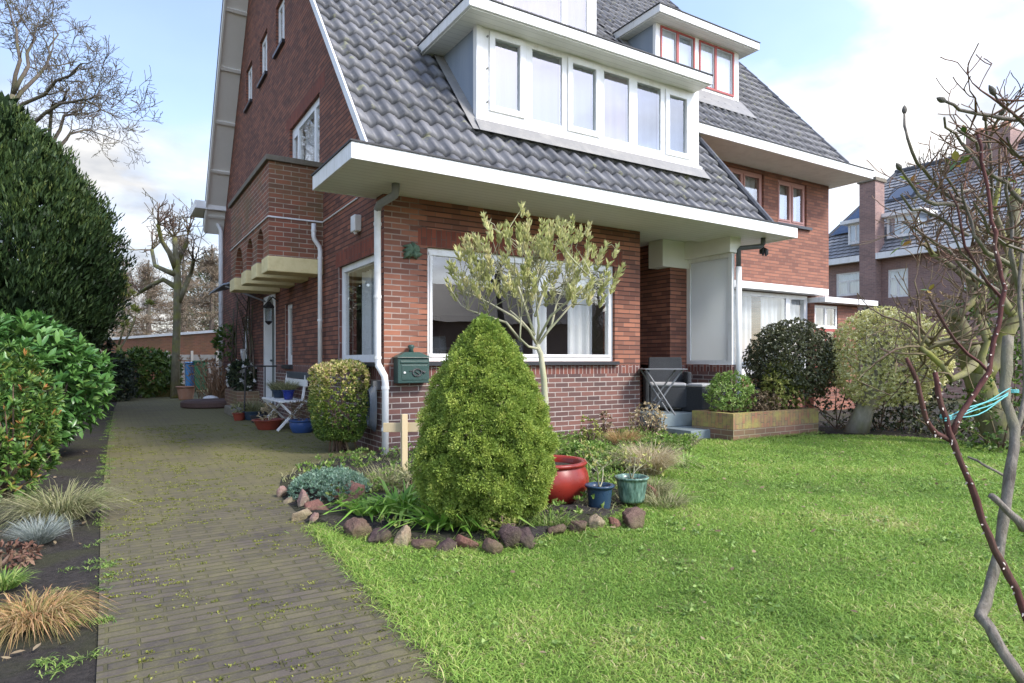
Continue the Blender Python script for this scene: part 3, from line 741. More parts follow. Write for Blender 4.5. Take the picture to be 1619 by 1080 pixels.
for a, b, c, d in ((6.44, 6.51, .99, 2.66), (7.26, 7.33, .99, 2.66), (6.51, 7.26, .99, 1.05), (6.51, 7.26, 2.60, 2.66)): scr.box(a, b, -.03, .03, c, d, 0, fn=FX)
scr = scr.build('screen_frame', M['white'], house)
q = MB(); q.box(6.51, 7.26, -.008, .008, 1.05, 2.60, 0, fn=FX); q.build('frosted_pane', M['frost'], scr)
mb = MB(); mb.box(7.78, 8.02, 6.40, 7.9, 2.66, 2.94); mb.box(7.30, 7.9, 7.29, 7.6, 2.52, 2.94); mb.build('porch_beam', M['cream2'], house)
mb = MB(); mb.box(6.44, 8.0, YW + .004, 8.5, 2.945, 2.97); mb.build('porch_ceiling', M['cream'], house)
dw = window(house, FP, 6.5, 7.42, .32, 2.25, [(6.6, 7.32, .5, 2.15)], o=-.02, dep=.08, name='porch_door', curtain=[(6.55, 7.36, .45, 2.2, 'blind')], blind_o=.1)

# broad boxed eave round the corner
EX0, EX1, EY0, EZ0, EZ1 = 1.87, 8.68, 5.79, 2.905, 3.06
ex = lambda x, y, z: (x, y + (x - EX0) * .017, z - (x - EX0) * .005)
mb = MB()
mb.box(EX0, EX1, EY0, EY0 + .03, EZ0, EZ1, 0, ex); mb.box(EX0, EX0 + .03, EY0 + .03, 7.13, EZ0, EZ1, 0)
mb.box(EX1 - .03, EX1, EY0 + .03, 7.6, EZ0, EZ1, 0, ex); mb.box(EX0 + .03, XW - .002, 7.10, 7.13, EZ0, EZ1, 0)
ev = mb.build('eave_fascia', M['white'], house, bevel=.004)
mb = MB(); mb.box(EX0 + .03, EX1 - .03, EY0 + .03, YW - .002, EZ0 + .012, EZ0 + .03, 0, ex); mb.box(EX0 + .03, XW - .002, YW - .002, 7.10, EZ0 + .012, EZ0 + .03, 0); mb.box(8.02, EX1 - .03, YW, 7.6, EZ0 + .012, EZ0 + .03, 0, ex)
mb.build('eave_soffit', M['cream'], house)
mb = MB(); mb.box(EX0 - .012, EX1 + .012, EY0 - .014, YW + .1, EZ1 + .001, EZ1 + .018, 0, ex); mb.box(EX0 - .014, XW - .002, YW + .1, 7.145, EZ1 + .001, EZ1 + .018, 0)
mb.build('eave_flashing', M['black'], house)
mb = MB(); mb.bar((2.2, 7.08, 3.08), (2.56, 7.16, 3.22), .03, .1); mb.build('eave_upstand', M['white'], house)

# roof
rf = tiles('roof', 2.14, 8.26, 6.07, RIDGE_Y, house)
mb = MB(); mb.quad((2.14, RIDGE_Y, RIDGE_Z), (8.26, RIDGE_Y, RIDGE_Z), (8.26, 19.0, RZ(19.0)), (2.14, 19.0, RZ(19.0)))
mb.build('rear_roof', M['tile'], rf)
mb = MB()
def slope_pt(x, y, off): n = Vector((0, -RB, 1)).normalized(); return Vector((x, y, RA + RB * y)) + n * off
mb.bar(slope_pt(2.125, 6.0, .03), slope_pt(2.125, RIDGE_Y, .03), .022, .085, 0, (0, -RB, 1))
mb.build('verge_strip', M['white'], rf)
mb = MB()
mb.tube([slope_pt(8.27, 6.05, .03), slope_pt(8.27, 7.7, .03)], .05, 8); mb.build('verge_roll', M['tile'], rf)
# boarded white verge of the rear slope, seen from below
mb = MB(); battens = []
def rear_pt(x, y, off): return (x, y, RZ(y) + off)
y_a, y_b = RIDGE_Y + .3, 19.0
mb.quad(rear_pt(2.14, y_a, -.13), rear_pt(XW - .003, y_a, -.13), rear_pt(XW - .003, y_b, -.13), rear_pt(2.14, y_b, -.13))
mb.bar(rear_pt(2.12, y_a, -.06), rear_pt(2.12, y_b, -.06), .04, .2, 0, (0, 1.2, 1))
k = 0
yy = y_b - .35
while yy > y_a:
    q = MB(); q.bar(rear_pt(2.14, yy, -.15), rear_pt(XW - .004, yy, -.15), .07, .05, 0, (0, 1.2, 1)); yy -= .82; battens.append(q)
vb = mb.build('verge_boards', M['cream2'], house)
for q in battens: q.build('batten', M['cream2'], vb)
mb = MB(); mb.bar(rear_pt(2.095, y_a, .06), rear_pt(2.095, y_b, .06), .012, .05, 0, (0, 1.2, 1)); mb.build('verge_trim', M['black'], vb)
mb = MB(); mb.box(1.85, 2.62, 18.45, 19.7, 5.0, 5.2); re_ = mb.build('rear_eave', M['white'], house)
mb = MB(); mb.box(1.88, 2.6, 18.48, 19.68, 4.985, 4.998); mb.build('soffit', M['cream'], re_)

# windows of the house
w1 = window(house, FF, 3.12, 5.96, 1.04, 2.37, [(3.20, 5.88, 1.13, 2.28)], sash=.0, sill=.05,
            curtain=[(5.36, 5.80, 1.12, 2.28, 'curtain'), (4.78, 5.02, 1.12, 2.28, 'curtain')], blind_o=.25)
mb = MB(); mb.box(3.155, 5.925, -.049, -.038, 1.095, 1.128, 0, FF); mb.box(3.155, 5.925, -.049, -.038, 2.285, 2.315, 0, FF); mb.box(3.17, 3.2, -.049, -.038, 1.13, 2.28, 0, FF); mb.box(5.88, 5.91, -.049, -.038, 1.13, 2.28, 0, FF)
mb.build('glazing_bead', M['white'], w1)
window(house, FS, 7.06, 8.57, 1.03, 2.30, [(7.14, 8.48, 1.12, 2.22)], sill=.05, curtain=[(8.0, 8.42, 1.12, 2.22, 'curtain'), (7.78, 7.98, 1.12, 2.22, 'blind')], blind_o=.22)
window(house, FS, 11.15, 11.68, .98, 2.02, [(11.22, 11.61, 1.14, 1.95)], sill=.07, curtain=[(11.2, 11.63, 1.1, 2.0, 'blind')])
window(house, FS, 15.25, 15.95, .85, 2.05, [(15.33, 15.87, .95, 1.97)], sill=.05, curtain=[(15.3, 15.9, .9, 2.0, 'blind')])
window(house, FS, 9.49, 11.34, 3.35, 4.98, [(9.58, 9.86, 3.5, 4.87), (9.95, 10.9, 3.5, 4.87), (10.98, 11.24, 3.6, 4.8)], name='balcony_door', curtain=[(9.5, 11.3, 3.4, 4.95, 'curtain')], blind_o=.11)
for a, b in ((11.72, 12.42), (13.2, 13.93), (14.78, 15.5)):
    window(house, FS, a, b, 6.68, 7.55, [(a + .07, (a + b) / 2 - .03, 6.76, 7.47), ((a + b) / 2 + .03, b - .07, 6.76, 7.47)], sill=.06, curtain=[(a + .03, b - .03, 6.7, 7.52, 'curtain')], blind_o=.11)
# front door, under an arched head
mb = MB()
mb.box(12.45, 12.55, -.15, -.004, .2, 2.3, 0, FS); mb.box(13.44, 13.56, -.15, -.004, .2, 2.3, 0, FS)
for i in range(8):
    a0, a1 = math.pi * i / 8, math.pi * (i + 1) / 8
    P = [(13.0 + .445 * math.cos(a), 1.85 + .44 * math.sin(a)) for a in (a0, a1)]
    mb.add([FS(P[0][0], -.004, P[0][1]), FS(P[1][0], -.004, P[1][1]), FS(P[1][0], -.004, 2.3), FS(P[0][0], -.004, 2.3)], [(0, 1, 2, 3)])
    mb.add([FS(P[0][0], -.004, P[0][1]), FS(P[1][0], -.004, P[1][1]), FS(P[1][0], -.15, P[1][1]), FS(P[0][0], -.15, P[0][1])], [(0, 1, 2, 3)])
df = mb.build('door_frame', M['white'], house)
mb = MB(); mb.box(12.55, 13.44, -.2, -.14, .2, 2.3, 0, FS); fd = mb.build('front_door', rough_mat('dark_green_paint', (.03, .05, .04), .35, .1), house)
mb = MB(); mb.tube([FS(13.3, -.12, 1.05), FS(13.3, -.08, 1.05)], .02); mb.tube([FS(13.3, -.08, 1.05), FS(13.18, -.08, 1.05)], .012); mb.build('handle', M['zinc'], fd)
# dark living room behind the glass
mb = MB()
x0, x1, y0, y1, z0, z1 = XW + .26, 6.40, YW + .26, 11.5, .25, 2.9
mb.quad((x0, y1, z0), (x1, y1, z0), (x1, y1, z1), (x0, y1, z1)); mb.quad((x1, y0, z0), (x1, y1, z0), (x1, y1, z1), (x1, y0, z1))
mb.quad((x0, 8.8, z0), (x0, y1, z0), (x0, y1, z1), (x0, 8.8, z1))
mb.quad((x0, y0, z1), (x1, y0, z1), (x1, y1, z1), (x0, y1, z1)); mb.quad((x0, y0, z0), (x1, y0, z0), (x1, y1, z0), (x0, y1, z0), 1)
mb.box(3.3, 5.8, YW + .1, YW + .25, 1.0, 1.03); mb.box(3.6, 5.0, 9.6, 10.4, .25, .95, 1); mb.box(5.2, 6.2, 10.9, 11.45, .25, 1.9, 1); mb.box(4.2, 4.26, 8.2, 9.2, 1.2, 1.24, 0)
mb.build('living_room', [M['room'], M['roomdk']], house)

# long white dormer
DY = 6.72
FD = lambda s, o, z: (s, DY - o, z)
mb = MB(); mb.box(3.70, 7.46, DY + .08, 9.0, 3.9, 5.10); dm = mb.build('dormer', M['lead'], house)
gl = [(3.93, 4.29, 4.12, 4.93), (4.48, 4.94, 4.07, 4.95), (5.10, 5.49, 4.10, 4.92), (5.64, 6.09, 4.06, 4.95), (6.24, 6.69, 4.05, 4.94), (6.85, 7.20, 4.09, 4.89)]
dwn = window(dm, FD, 3.68, 7.47, 3.92, 5.10, gl, o=0, dep=.075, pane='glass_sky', curtain=[(3.8, 5.56, 4.0, 5.0, 'dim'), (5.57, 6.12, 4.0, 5.0, 'dimpink'), (6.13, 7.3, 4.0, 5.0, 'dim')], blind_o=.058)
mb = MB()
for a, b, c, d in (gl[0], gl[2], gl[5]):
    for bx in ((a - .075, a, c - .07, d + .07), (b, b + .075, c - .07, d + .07), (a, b, c - .07, c), (a, b, d, d + .07)): mb.box(bx[0], bx[1], .001, .022, bx[2], bx[3], 0, FD)
mb.box(3.66, 7.49, .001, .05, 3.86, 3.935, 0, FD)
mb.box(3.68, 3.76, .001, .012, 3.94, 5.09, 0, FD)
mb.build('casement', M['white'], dwn)
for z in (4.15, 4.55, 4.93):
    mb = MB(); mb.tube([FD(3.83, .0, z), FD(3.83, .02, z)], .012, 8); mb.build('hinge', M['tin'], dwn)
mb = MB(); DX0, DX1, DF = 3.42, 7.40, 6.40
mb.box(DX0, DX1, DF, 8.6, 5.045, 5.17); dr = mb.build('dormer_roof', M['white'], dm, bevel=.006)
mb = MB(); mb.box(DX0 + .03, DX1 - .03, DF + .03, 8.5, 5.03, 5.043); mb.build('soffit', M['cream'], dr)
mb = MB(); mb.box(DX0 - .01, DX1 + .01, DF - .012, 8.62, 5.171, 5.186); mb.build('roof_edge', M['black'], dr)
mb = MB(); mb.tube([(3.56, 7.75, 5.05), (3.56, 7.75, 4.93)], .04, 10); mb.build('outlet', M['whitepipe'], dr)
mb = MB()
mb.add([slope_pt(3.64, 6.61, .078), slope_pt(7.52, 6.61, .078), (7.52, DY - .055, 3.90), (3.64, DY - .055, 3.90)], [(0, 1, 2, 3)])
mb.add([slope_pt(3.56, 6.62, .065), slope_pt(3.72, 6.62, .075), slope_pt(3.72, 7.85, .075), slope_pt(3.56, 7.85, .065)], [(0, 1, 2, 3)])
mb.add([slope_pt(7.44, 6.62, .075), slope_pt(7.58, 6.62, .065), slope_pt(7.58, 7.85, .065), slope_pt(7.44, 7.85, .075)], [(0, 1, 2, 3)])
mb.build('lead_flashing', M['apron'], dm)
# attic dormer above it
AY = 9.3
FA = lambda s, o, z: (s, AY - o, z)
mb = MB(); mb.box(5.02, 7.60, AY + .08, 11, 6.8, 8.3); d2 = mb.build('attic_dormer', M['lead'], house)
window(d2, FA, 5.0, 7.62, 6.92, 8.35, [(5.16, 5.62, 7.06, 8.2), (5.80, 6.83, 7.04, 8.2), (6.95, 7.40, 7.07, 8.2)], o=0, dep=.075, pane='glass_sky', curtain=[(6.9, 7.4, 7.0, 8.2, 'dim'), (5.1, 6.88, 7.0, 8.2, 'dim')], blind_o=.058)
mb = MB(); mb.box(4.7, 7.9, AY - .35, 11.3, 8.3, 8.45); mb.build('dormer_roof', M['white'], d2)

# balcony over the front door
bx0, by0, by1, bz0, bz1 = 1.845, 9.29, 12.57, 2.49, 3.80
mb = MB()
mb.quad((bx0, by0, bz0), (XW, by0, bz0), (XW, by0, bz1), (bx0, by0, bz1)); mb.quad((bx0, by1, bz0), (XW, by1, bz0), (XW, by1, bz1), (bx0, by1, bz1))
FB = lambda s, o, z: (bx0 - o, s, z)
piers = [(9.29, 9.66), (10.12, 10.46), (11.0, 11.34), (12.1, 12.57)]
zarch = 2.62
for a, b in piers: mb.quad(FB(a, 0, bz0), FB(b, 0, bz0), FB(b, 0, 2.98), FB(a, 0, 2.98))
mb.quad(FB(by0, 0, 2.98), FB(by1, 0, 2.98), FB(by1, 0, bz1), FB(by0, 0, bz1))
for (a, b), (c, d) in zip(piers[:-1], piers[1:]):
    cx, r = (b + c) / 2, (c - b) / 2; zs_ = 2.96 - r * 1.15
    pr = [(b, bz0)] + [(cx - r * math.cos(math.pi * i / 10), zs_ + r * 1.15 * math.sin(math.pi * i / 10)) for i in range(11)] + [(c, bz0)]
    for (s_, z_), (s2, z2) in zip(pr[:-1], pr[1:]):
        if abs(s_ - s2) > 1e-6: mb.quad(FB(s_, 0, z_), FB(s2, 0, z2), FB(s2, 0, 2.98), FB(s_, 0, 2.98))
        mb.quad(FB(s_, 0, z_), FB(s2, 0, z2), FB(s2, -.22, z2), FB(s_, -.22, z_))
mb.quad((bx0 + .22, by0, 2.99), (XW, by0, 2.99), (XW, by1, 2.99), (bx0 + .22, by1, 2.99)); mb.quad((bx0 + .22, by0, bz0), (bx0 + .22, by1, bz0), (bx0 + .22, by1, bz1), (bx0 + .22, by0, bz1)) if False else None
mb.quad((bx0 + .01, by0 + .01, 2.985), (XW, by0 + .01, 2.985), (XW, by1 - .01, 2.985), (bx0 + .01, by1 - .01, 2.985))
bal = mb.build('balcony', M['brick_ba'], house, fix=False)
mb = MB(); mb.box(bx0 - .045, bx0 + .2, by0 - .045, by1 + .045, bz1, bz1 + .075); mb.box(bx0 + .2, XW - .002, by0 - .045, by0 + .18, bz1, bz1 + .075); mb.box(bx0 + .2, XW - .002, by1 - .18, by1 + .045, bz1, bz1 + .075)
mb.build('coping', M['stone'], bal, bevel=.006)
for a, b in ((9.275, 9.70), (10.08, 10.5), (10.96, 11.38), (12.06, 12.585)):
    mb = MB(); mb.box(bx0 - .02, XW - .002, a, b, 2.28, 2.49); mb.build('bracket', M['yellow'], bal, bevel=.012)
mb = MB(); mb.tube([(bx0 - .012, by1, 3.03), (bx0 - .012, by0 - .012, 3.03), (XW - .012, by0 - .012, 3.03), (XW - .012, 7.75, 3.05)], .011, 6); mb.build('cable', M['whitepipe'], house)
# rainwater pipes
def pipe(name, pts, r, mt, clips=()):
    mb = MB(); mb.tube(pts, r, 12)
    o = mb.build(name, M[mt], house, smooth=True)
    for c in clips:
        q = MB(); q.tube([(c[0], c[1], c[2] - .015), (c[0], c[1], c[2] + .015)], r + .006, 12); q.build('collar', M[mt], o)
cx_, cy_ = 2.49, 6.80
pipe('corner_pipe', [(cx_ + .02, cy_ - .01, 2.78), (cx_, cy_, 2.70), (cx_, cy_, 1.05), (cx_ + .005, cy_ - .01, 1.0), (cx_ + .05, cy_ - .08, .88), (cx_ + .055, cy_ - .09, .8), (cx_ + .055, cy_ - .09, -.02)], .038, 'whitepipe', [(cx_, cy_, 2.55), (cx_, cy_, 1.75), (cx_, cy_, 1.08), (cx_ + .055, cy_ - .09, .75), (cx_ + .055, cy_ - .09, .3)])
pipe('eave_elbow', [(2.55, 6.42, 2.92), (2.55, 6.42, 2.84), (2.55, 6.44, 2.80), (2.50, 6.76, 2.76), (2.485, 6.80, 2.70)], .042, 'tin')
pipe('side_pipe', [(2.43, 9.20, 2.98), (2.43, 9.20, 2.80), (2.44, 9.2, 2.76), (2.51, 9.2, 2.66), (2.52, 9.2, 2.6), (2.52, 9.2, .6)], .032, 'whitepipe', [(2.43, 9.2, 2.88), (2.52, 9.2, 2.5), (2.52, 9.2, 1.62)])
pipe('rear_pipe', [(2.3, 18.9, 4.98), (2.48, 18.8, 4.6), (2.5, 18.75, 4.5), (2.5, 18.75, .0)], .055, 'whitepipe', [(2.5, 18.75, 3.9)])
pipe('porch_pipe', [(8.30, 6.22, 2.90), (8.30, 6.22, 2.80), (8.28, 6.24, 2.76), (8.0, 6.38, 2.73), (7.97, 6.40, 2.70), (7.97, 6.40, 2.45)], .036, 'zinc')
pipe('porch_post', [(7.97, 6.40, 2.45), (7.97, 6.40, .1)], .045, 'white')

# ------------------------------------------------------------------ the other half of the pair
nb = thing('neighbour_house', 'attached brick house with red window frames and a small red-framed dormer', 'house', (0, 0, 0))
NY = 8.17
FN = lambda s, o, z: (s, NY - o, z)
mb = MB()
wall(mb, 8.27, 13.09, -.05, lambda s: 4.86, FN, [(9.75, 10.92, 3.84, 4.72), (11.36, 12.31, 3.82, 4.70), (8.6, 12.26, .75, 2.38)], None)
mb.quad((13.09, NY, -.05), (13.09, 18, -.05), (13.09, 18, 4.86), (13.09, NY, 4.86))
mb.add([(13.09, NY, 4.86), (13.09, 18.3, 4.86), (12.6, RIDGE_Y, RIDGE_Z - .3)], [(0, 1, 2)])
mb.quad((8.27, 18.3, -.05), (13.09, 18.3, -.05), (13.09, 18.3, 5.2), (8.27, 18.3, 5.2)); mb.quad((8.27, NY + .3, 2.6), (13.08, NY + .3, 2.6), (13.08, 18.3, 2.6), (8.27, 18.3, 2.6)); mb.quad((8.27, 11.0, 0), (13.08, 11.0, 0), (13.08, 11.0, 4.8), (8.27, 11.0, 4.8)); mb.build('wall', M['brick_nb'], nb)
NX1 = lambda y: 13.27 - max(0, y - 7.7) * .09 - max(0, y - 9.85) * .10
nr = tiles('roof', 8.28, 13.27, 7.65, RIDGE_Y, nb, seed=5, xr=NX1)
mb = MB(); mb.quad((8.28, RIDGE_Y, RIDGE_Z), (12.4, RIDGE_Y, RIDGE_Z), (13, 18.5, 5), (8.28, 18.5, 5))
mb.build('rear_roof', M['tile'], nr)
mb = MB(); ys = np.linspace(7.62, RIDGE_Y, 22)
for a, b in zip(ys[:-1], ys[1:]): mb.tube([slope_pt(NX1(a), a, .01), slope_pt(NX1(b), b + .06, .01)], [.075, .06], 8)
mb.tube([(2.1, RIDGE_Y, RIDGE_Z + .02), (12.4, RIDGE_Y, RIDGE_Z + .02)], .1, 8)
mb.build('hip_tiles', M['tile'], nr)
mb = MB(); mb.box(8.05, 13.29, 7.33, 7.36, 4.78, 4.94); mb.box(13.26, 13.29, 7.36, 18.5, 4.78, 4.94); mb.box(8.02, 8.05, 7.33, 8.4, 4.78, 4.94); ne = mb.build('eave_fascia', M['white'], nb)
mb = MB(); mb.box(8.05, 13.26, 7.36, NY + .05, 4.79, 4.81); mb.box(13.09, 13.26, NY + .05, 18.5, 4.79, 4.81); mb.build('eave_soffit', rough_mat('neighbour_soffit', (.62, .60, .54), .5, .08), ne)  # one even colour, a darker cream than the other soffits
mb = MB(); mb.box(8.03, 13.305, 7.315, 7.7, 4.941, 4.956); mb.build('eave_flashing', M['black'], ne)
for a, b, z0_, z1_ in ((9.75, 10.92, 3.84, 4.72), (11.36, 12.31, 3.82, 4.70)):
    c_ = (a + b) / 2
    window(nb, FN, a, b, z0_, z1_, [(a + .06, c_ - .03, z0_ + .06, z1_ - .06), (c_ + .03, b - .06, z0_ + .06, z1_ - .06)], frame='mullion', pane='glass_sky', sash=.035, sash_mat='mullion', o=-.04,
           curtain=[(a + .22, c_ + .02, z0_, z1_, 'curtain'), (c_ + .14, b - .05, z0_, z1_, 'curtain')], blind_o=.13)
mb = MB(); mb.box(11.3, 12.42, -.01, .06, 3.76, 3.815, 0, FN); mb.box(9.7, 11.0, -.01, .06, 3.78, 3.835, 0, FN); mb.build('sill', M['sill'], nb)
# ground-floor windows under two flat white canopies
window(nb, FN, 8.6, 12.26, .75, 2.38, [(8.7, 11.55, .9, 2.30), (11.68, 12.16, .9, 1.80), (11.68, 12.16, 1.86, 2.30)], o=.05, dep=.1,
       curtain=[(8.7, 10.66, .8, 2.32, 'blind'), (10.95, 12.2, .8, 2.32, 'blind')], blind_o=.15)
mb = MB(); mb.box(8.4, 12.66, 7.9, NY - .002, 2.40, 2.53); mb.build('canopy', M['white'], nb, bevel=.005)
mb = MB(); mb.box(12.3, 14.25, 7.75, 9.5, 2.24, 2.35); mb.build('canopy', M['white'], nb, bevel=.005)
FE = lambda s, o, z: (s, 7.98 - o, z)
mb = MB(); wall(mb, 12.27, 13.85, -.05, lambda s: 2.24, FE, [(12.3, 13.12, .9, 2.2)], None, t=.1); mb.quad((13.85, 7.98, 0), (13.85, 9.4, 0), (13.85, 9.4, 2.24), (13.85, 7.98, 2.24)); mb.quad((12.27, 7.98, 0), (12.27, 8.165, 0), (12.27, 8.165, 2.24), (12.27, 7.98, 2.24)); mb.build('side_extension', M['brick_nb'], nb)
window(nb, FE, 12.3, 13.12, 1.72, 2.2, [(12.36, 12.68, 1.78, 2.14), (12.74, 13.06, 1.78, 2.14)], o=-.02, curtain=[(12.3, 13.1, 1.7, 2.2, 'blind')])
window(nb, FE, 12.3, 13.12, .9, 1.715, [(12.38, 12.68, 1.0, 1.66), (12.74, 13.04, 1.0, 1.66)], frame='redpaint', o=-.02, curtain=[(12.3, 13.1, .9, 1.7, 'curtpink')])
# red-framed dormer
EY = 8.78
FE2 = lambda s, o, z: (s, EY - o, z)
mb = MB(); mb.box(8.63, 10.92, EY + .08, 11, 6.2, 7.36); nd_ = mb.build('dormer', M['lead'], nb)
dg = [(8.76, 9.14, 6.5, 7.28), (9.20, 9.60, 6.5, 7.28), (9.80, 10.2, 6.45, 7.28), (10.26, 10.74, 6.45, 7.28)]
wn_ = window(nd_, FE2, 8.61, 10.94, 6.33, 7.36, dg, o=0, dep=.075, pane='glass_sky', curtain=[(8.7, 9.3, 6.4, 7.3, 'curtain'), (9.75, 10.8, 6.4, 7.3, 'curtain')], blind_o=.06)
mb = MB()
for (a, b, c, d), (a2, b2, c2_, d2_) in ((dg[0], dg[1]), (dg[2], dg[3])):
    for bx in ((a - .035, a, c, d + .035), (b2, b2 + .04, c, d + .035), (b, a2, c, d), (a, b2, d, d + .035), (a - .03, b2 + .03, c - .04, c)): mb.box(bx[0], bx[1], .001, .02, bx[2], bx[3], 0, FE2)
mb.build('red_casement', M['redpaint'], wn_)
mb = MB(); mb.box(8.42, 11.2, EY - .3, 9.9, 7.36, 7.50); ndr = mb.build('dormer_roof', M['white'], nd_, bevel=.006)
mb = MB(); mb.box(8.45, 11.17, EY - .27, 9.85, 7.345, 7.358); mb.build('soffit', M['cream'], ndr)
mb = MB(); mb.box(8.40, 11.22, EY - .315, 9.92, 7.501, 7.515); mb.build('roof_edge', M['black'], ndr)
mb = MB(); mb.add([slope_pt(8.5, 8.42, .07), slope_pt(11.0, 8.42, .07), (10.98, EY - .03, 6.34), (8.55, EY - .03, 6.34)], [(0, 1, 2, 3)])
mb.add([slope_pt(8.42, 8.5, .06), slope_pt(8.62, 8.5, .07), slope_pt(8.62, 9.8, .07), slope_pt(8.42, 9.8, .06)], [(0, 1, 2, 3)]); mb.build('lead_flashing', M['apron'], nd_)

# ------------------------------------------------------------------ fittings on the house
mbx = thing('mailbox', 'dark green metal mailbox with post horn emblem hung on the front brick wall', 'mailbox', (2.9, YW, .79))
M['green_metal'] = rough_mat('green_metal', (.035, .075, .065), .35, .2, (.09, .10, .08), .25, 10, .04)
M['pewter'] = rough_mat('pewter', (.10, .10, .10), .35, .2, metal=.6)
mb = MB(); mb.box(2.70, 3.08, YW - .14, YW - .004, .795, 1.08); mb.build('body', M['green_metal'], mbx, bevel=.008)
mb = MB()
P = [(2.675, YW - .165, 1.082), (3.105, YW - .165, 1.082), (3.105, YW - .003, 1.082), (2.675, YW - .003, 1.082), (2.80, YW - .10, 1.145), (2.98, YW - .10, 1.145), (2.98, YW - .003, 1.145), (2.80, YW - .003, 1.145)]
mb.add(P, [(0, 1, 2, 3), (4, 5, 6, 7), (0, 1, 5, 4), (1, 2, 6, 5), (2, 3, 7, 6), (3, 0, 4, 7)]); mb.build('lid', M['green_metal'], mbx, bevel=.006)
mb = MB(); mb.lathe([(.001, .0), (.03, .0), (.022, .03), (.04, .06), (.03, .08), (.001, .085)], (2.89, YW - .06, 1.146), 14); mb.build('crest', M['green_metal'], mbx, smooth=True)
mb = MB(); mb.box(2.745, 3.055, YW - .146, YW - .138, .83, 1.0); mb.build('door', M['green_metal'], mbx, bevel=.003)
mb = MB(); mb.box(2.73, 3.065, YW - .15, YW - .138, 1.02, 1.045); mb.build('letter_flap', M['green_metal'], mbx, bevel=.003)
mb = MB(); mb.tube([(2.775, YW - .155, .915), (2.775, YW - .14, .915)], .013, 12); mb.build('lock', M['whitepipe'], mbx)
mb = MB()
loop = [(2.925 + .045 * math.cos(a) * 1.2, YW - .152, .915 + .04 * math.sin(a)) for a in np.linspace(.3, 2 * math.pi + .3, 18)]
mb.tube(loop, .008, 6); mb.tube([(2.985, YW - .152, .93), (3.02, YW - .152, .915)], [.008, .016], 6); mb.tube([(2.865, YW - .152, .935), (2.835, YW - .152, .93)], [.006, .006], 6)
mb.tube([(2.90, YW - .152, .93), (2.95, YW - .152, .895)], .006, 6); mb.build('post_horn', M['pewter'], mbx)

orn = thing('wall_ornament', 'weathered green cast leaf-face ornament on the front wall above the mailbox', 'ornament', (2.93, YW, 2.28))
M['verdigris'] = rough_mat('verdigris', (.12, .19, .12), .7, .4, (.05, .09, .06), .6, 18, .6)
g = np.random.default_rng(4); mb = MB()
for i in range(15):
    a = g.uniform(0, 2 * math.pi); r = g.uniform(.02, .085); c = Vector((2.93 + r * math.cos(a), YW - .035 - g.uniform(0, .03), 2.28 + r * 1.15 * math.sin(a)))
    e = Vector((2.93 + (r + .05) * math.cos(a + .3), YW - .012, 2.28 + (r + .055) * math.sin(a + .3)))
    mb.tube([Vector((2.93, YW - .02, 2.28)), c, e], [.03, .03, .008], 8)
mb.build('relief', M['verdigris'], orn, smooth=True)
mb = MB(); mb.tube([(2.93, YW - .03, 2.31), (2.92, YW - .075, 2.28), (2.93, YW - .03, 2.24)], [.015, .02, .012], 8); mb.build('nose', M['verdigris'], orn, smooth=True)

lan = thing('wall_lantern', 'black metal lantern on the side wall beside the front door', 'lantern', FS(12.2, 0, 1.85))
lx, ly = XW - .17, 12.2
M['iron'] = rough_mat('black_iron', (.018, .018, .02), .5, .2, bump=.1)
mb = MB(); mb.tube([FS(ly, 0, 2.12), FS(ly, .1, 2.2), FS(ly, .17, 2.12)], .012, 8); mb.build('bracket', M['iron'], lan)
mb = MB(); mb.lathe([(.0, 2.12), (.03, 2.11), (.10, 2.02), (.10, 2.0), (.085, 1.995)], (lx, ly, 0), 6); mb.build('hood', M['iron'], lan)
mb = MB(); mb.lathe([(.08, 1.995), (.06, 1.76)], (lx, ly, 0), 6); mb.build('glass', M['glass_sky'], lan)
mb = MB(); mb.lathe([(.065, 1.76), (.065, 1.745), (.02, 1.70), (.0, 1.69)], (lx, ly, 0), 6); mb.build('base', M['iron'], lan)

sec = thing('security_light', 'small white sensor light under the eave on the side wall', 'light', FS(7.7, 0, 2.75))
mb = MB(); mb.box(7.62, 7.78, 0, .09, 2.62, 2.82, 0, FS); mb.build('housing', M['white'], sec, bevel=.012)
mb = MB(); mb.tube([FS(7.7, .05, 2.62), FS(7.7, .05, 2.59)], [.03, .015], 12); mb.build('sensor', M['whitepipe'], sec)

hang = thing('hanging_lamp', 'dark cluster hanging below the right end of the front eave', 'lamp', (8.42, 6.3, 2.6))
mb = MB(); mb.tube([(8.42, 6.3, 2.88), (8.42, 6.3, 2.76)], .008, 6); mb.build('hook', M['iron'], hang)
mb = MB(); g = np.random.default_rng(2)
for i in range(7):
    a = i * .9; mb.tube([(8.42, 6.3, 2.76), (8.42 + .045 * math.cos(a), 6.3 + .045 * math.sin(a), 2.72), (8.42 + .05 * math.cos(a), 6.3 + .05 * math.sin(a), 2.66 + .03 * math.sin(i))], [.014, .026, .016], 7)
mb.build('cluster', M['iron'], hang)

can = thing('glass_canopy', 'small grey glass canopy on the side wall behind the balcony', 'canopy', FS(14.2, 0, 2.5))
mb = MB(); mb.add([FS(13.2, 0, 2.75), FS(15.1, 0, 2.75), FS(15.1, .8, 2.5), FS(13.2, .8, 2.5), FS(13.2, 0, 2.72), FS(15.1, 0, 2.72), FS(15.1, .8, 2.47), FS(13.2, .8, 2.47)], [(0, 1, 2, 3), (4, 5, 6, 7), (0, 1, 5, 4), (1, 2, 6, 5), (2, 3, 7, 6), (3, 0, 4, 7)]); mb.build('canopy_sheet', M['lead'], can)
mb = MB(); mb.bar(FS(13.25, .02, 2.2), FS(13.25, .75, 2.46), .03, .03); mb.build('bracket', M['tin'], can)

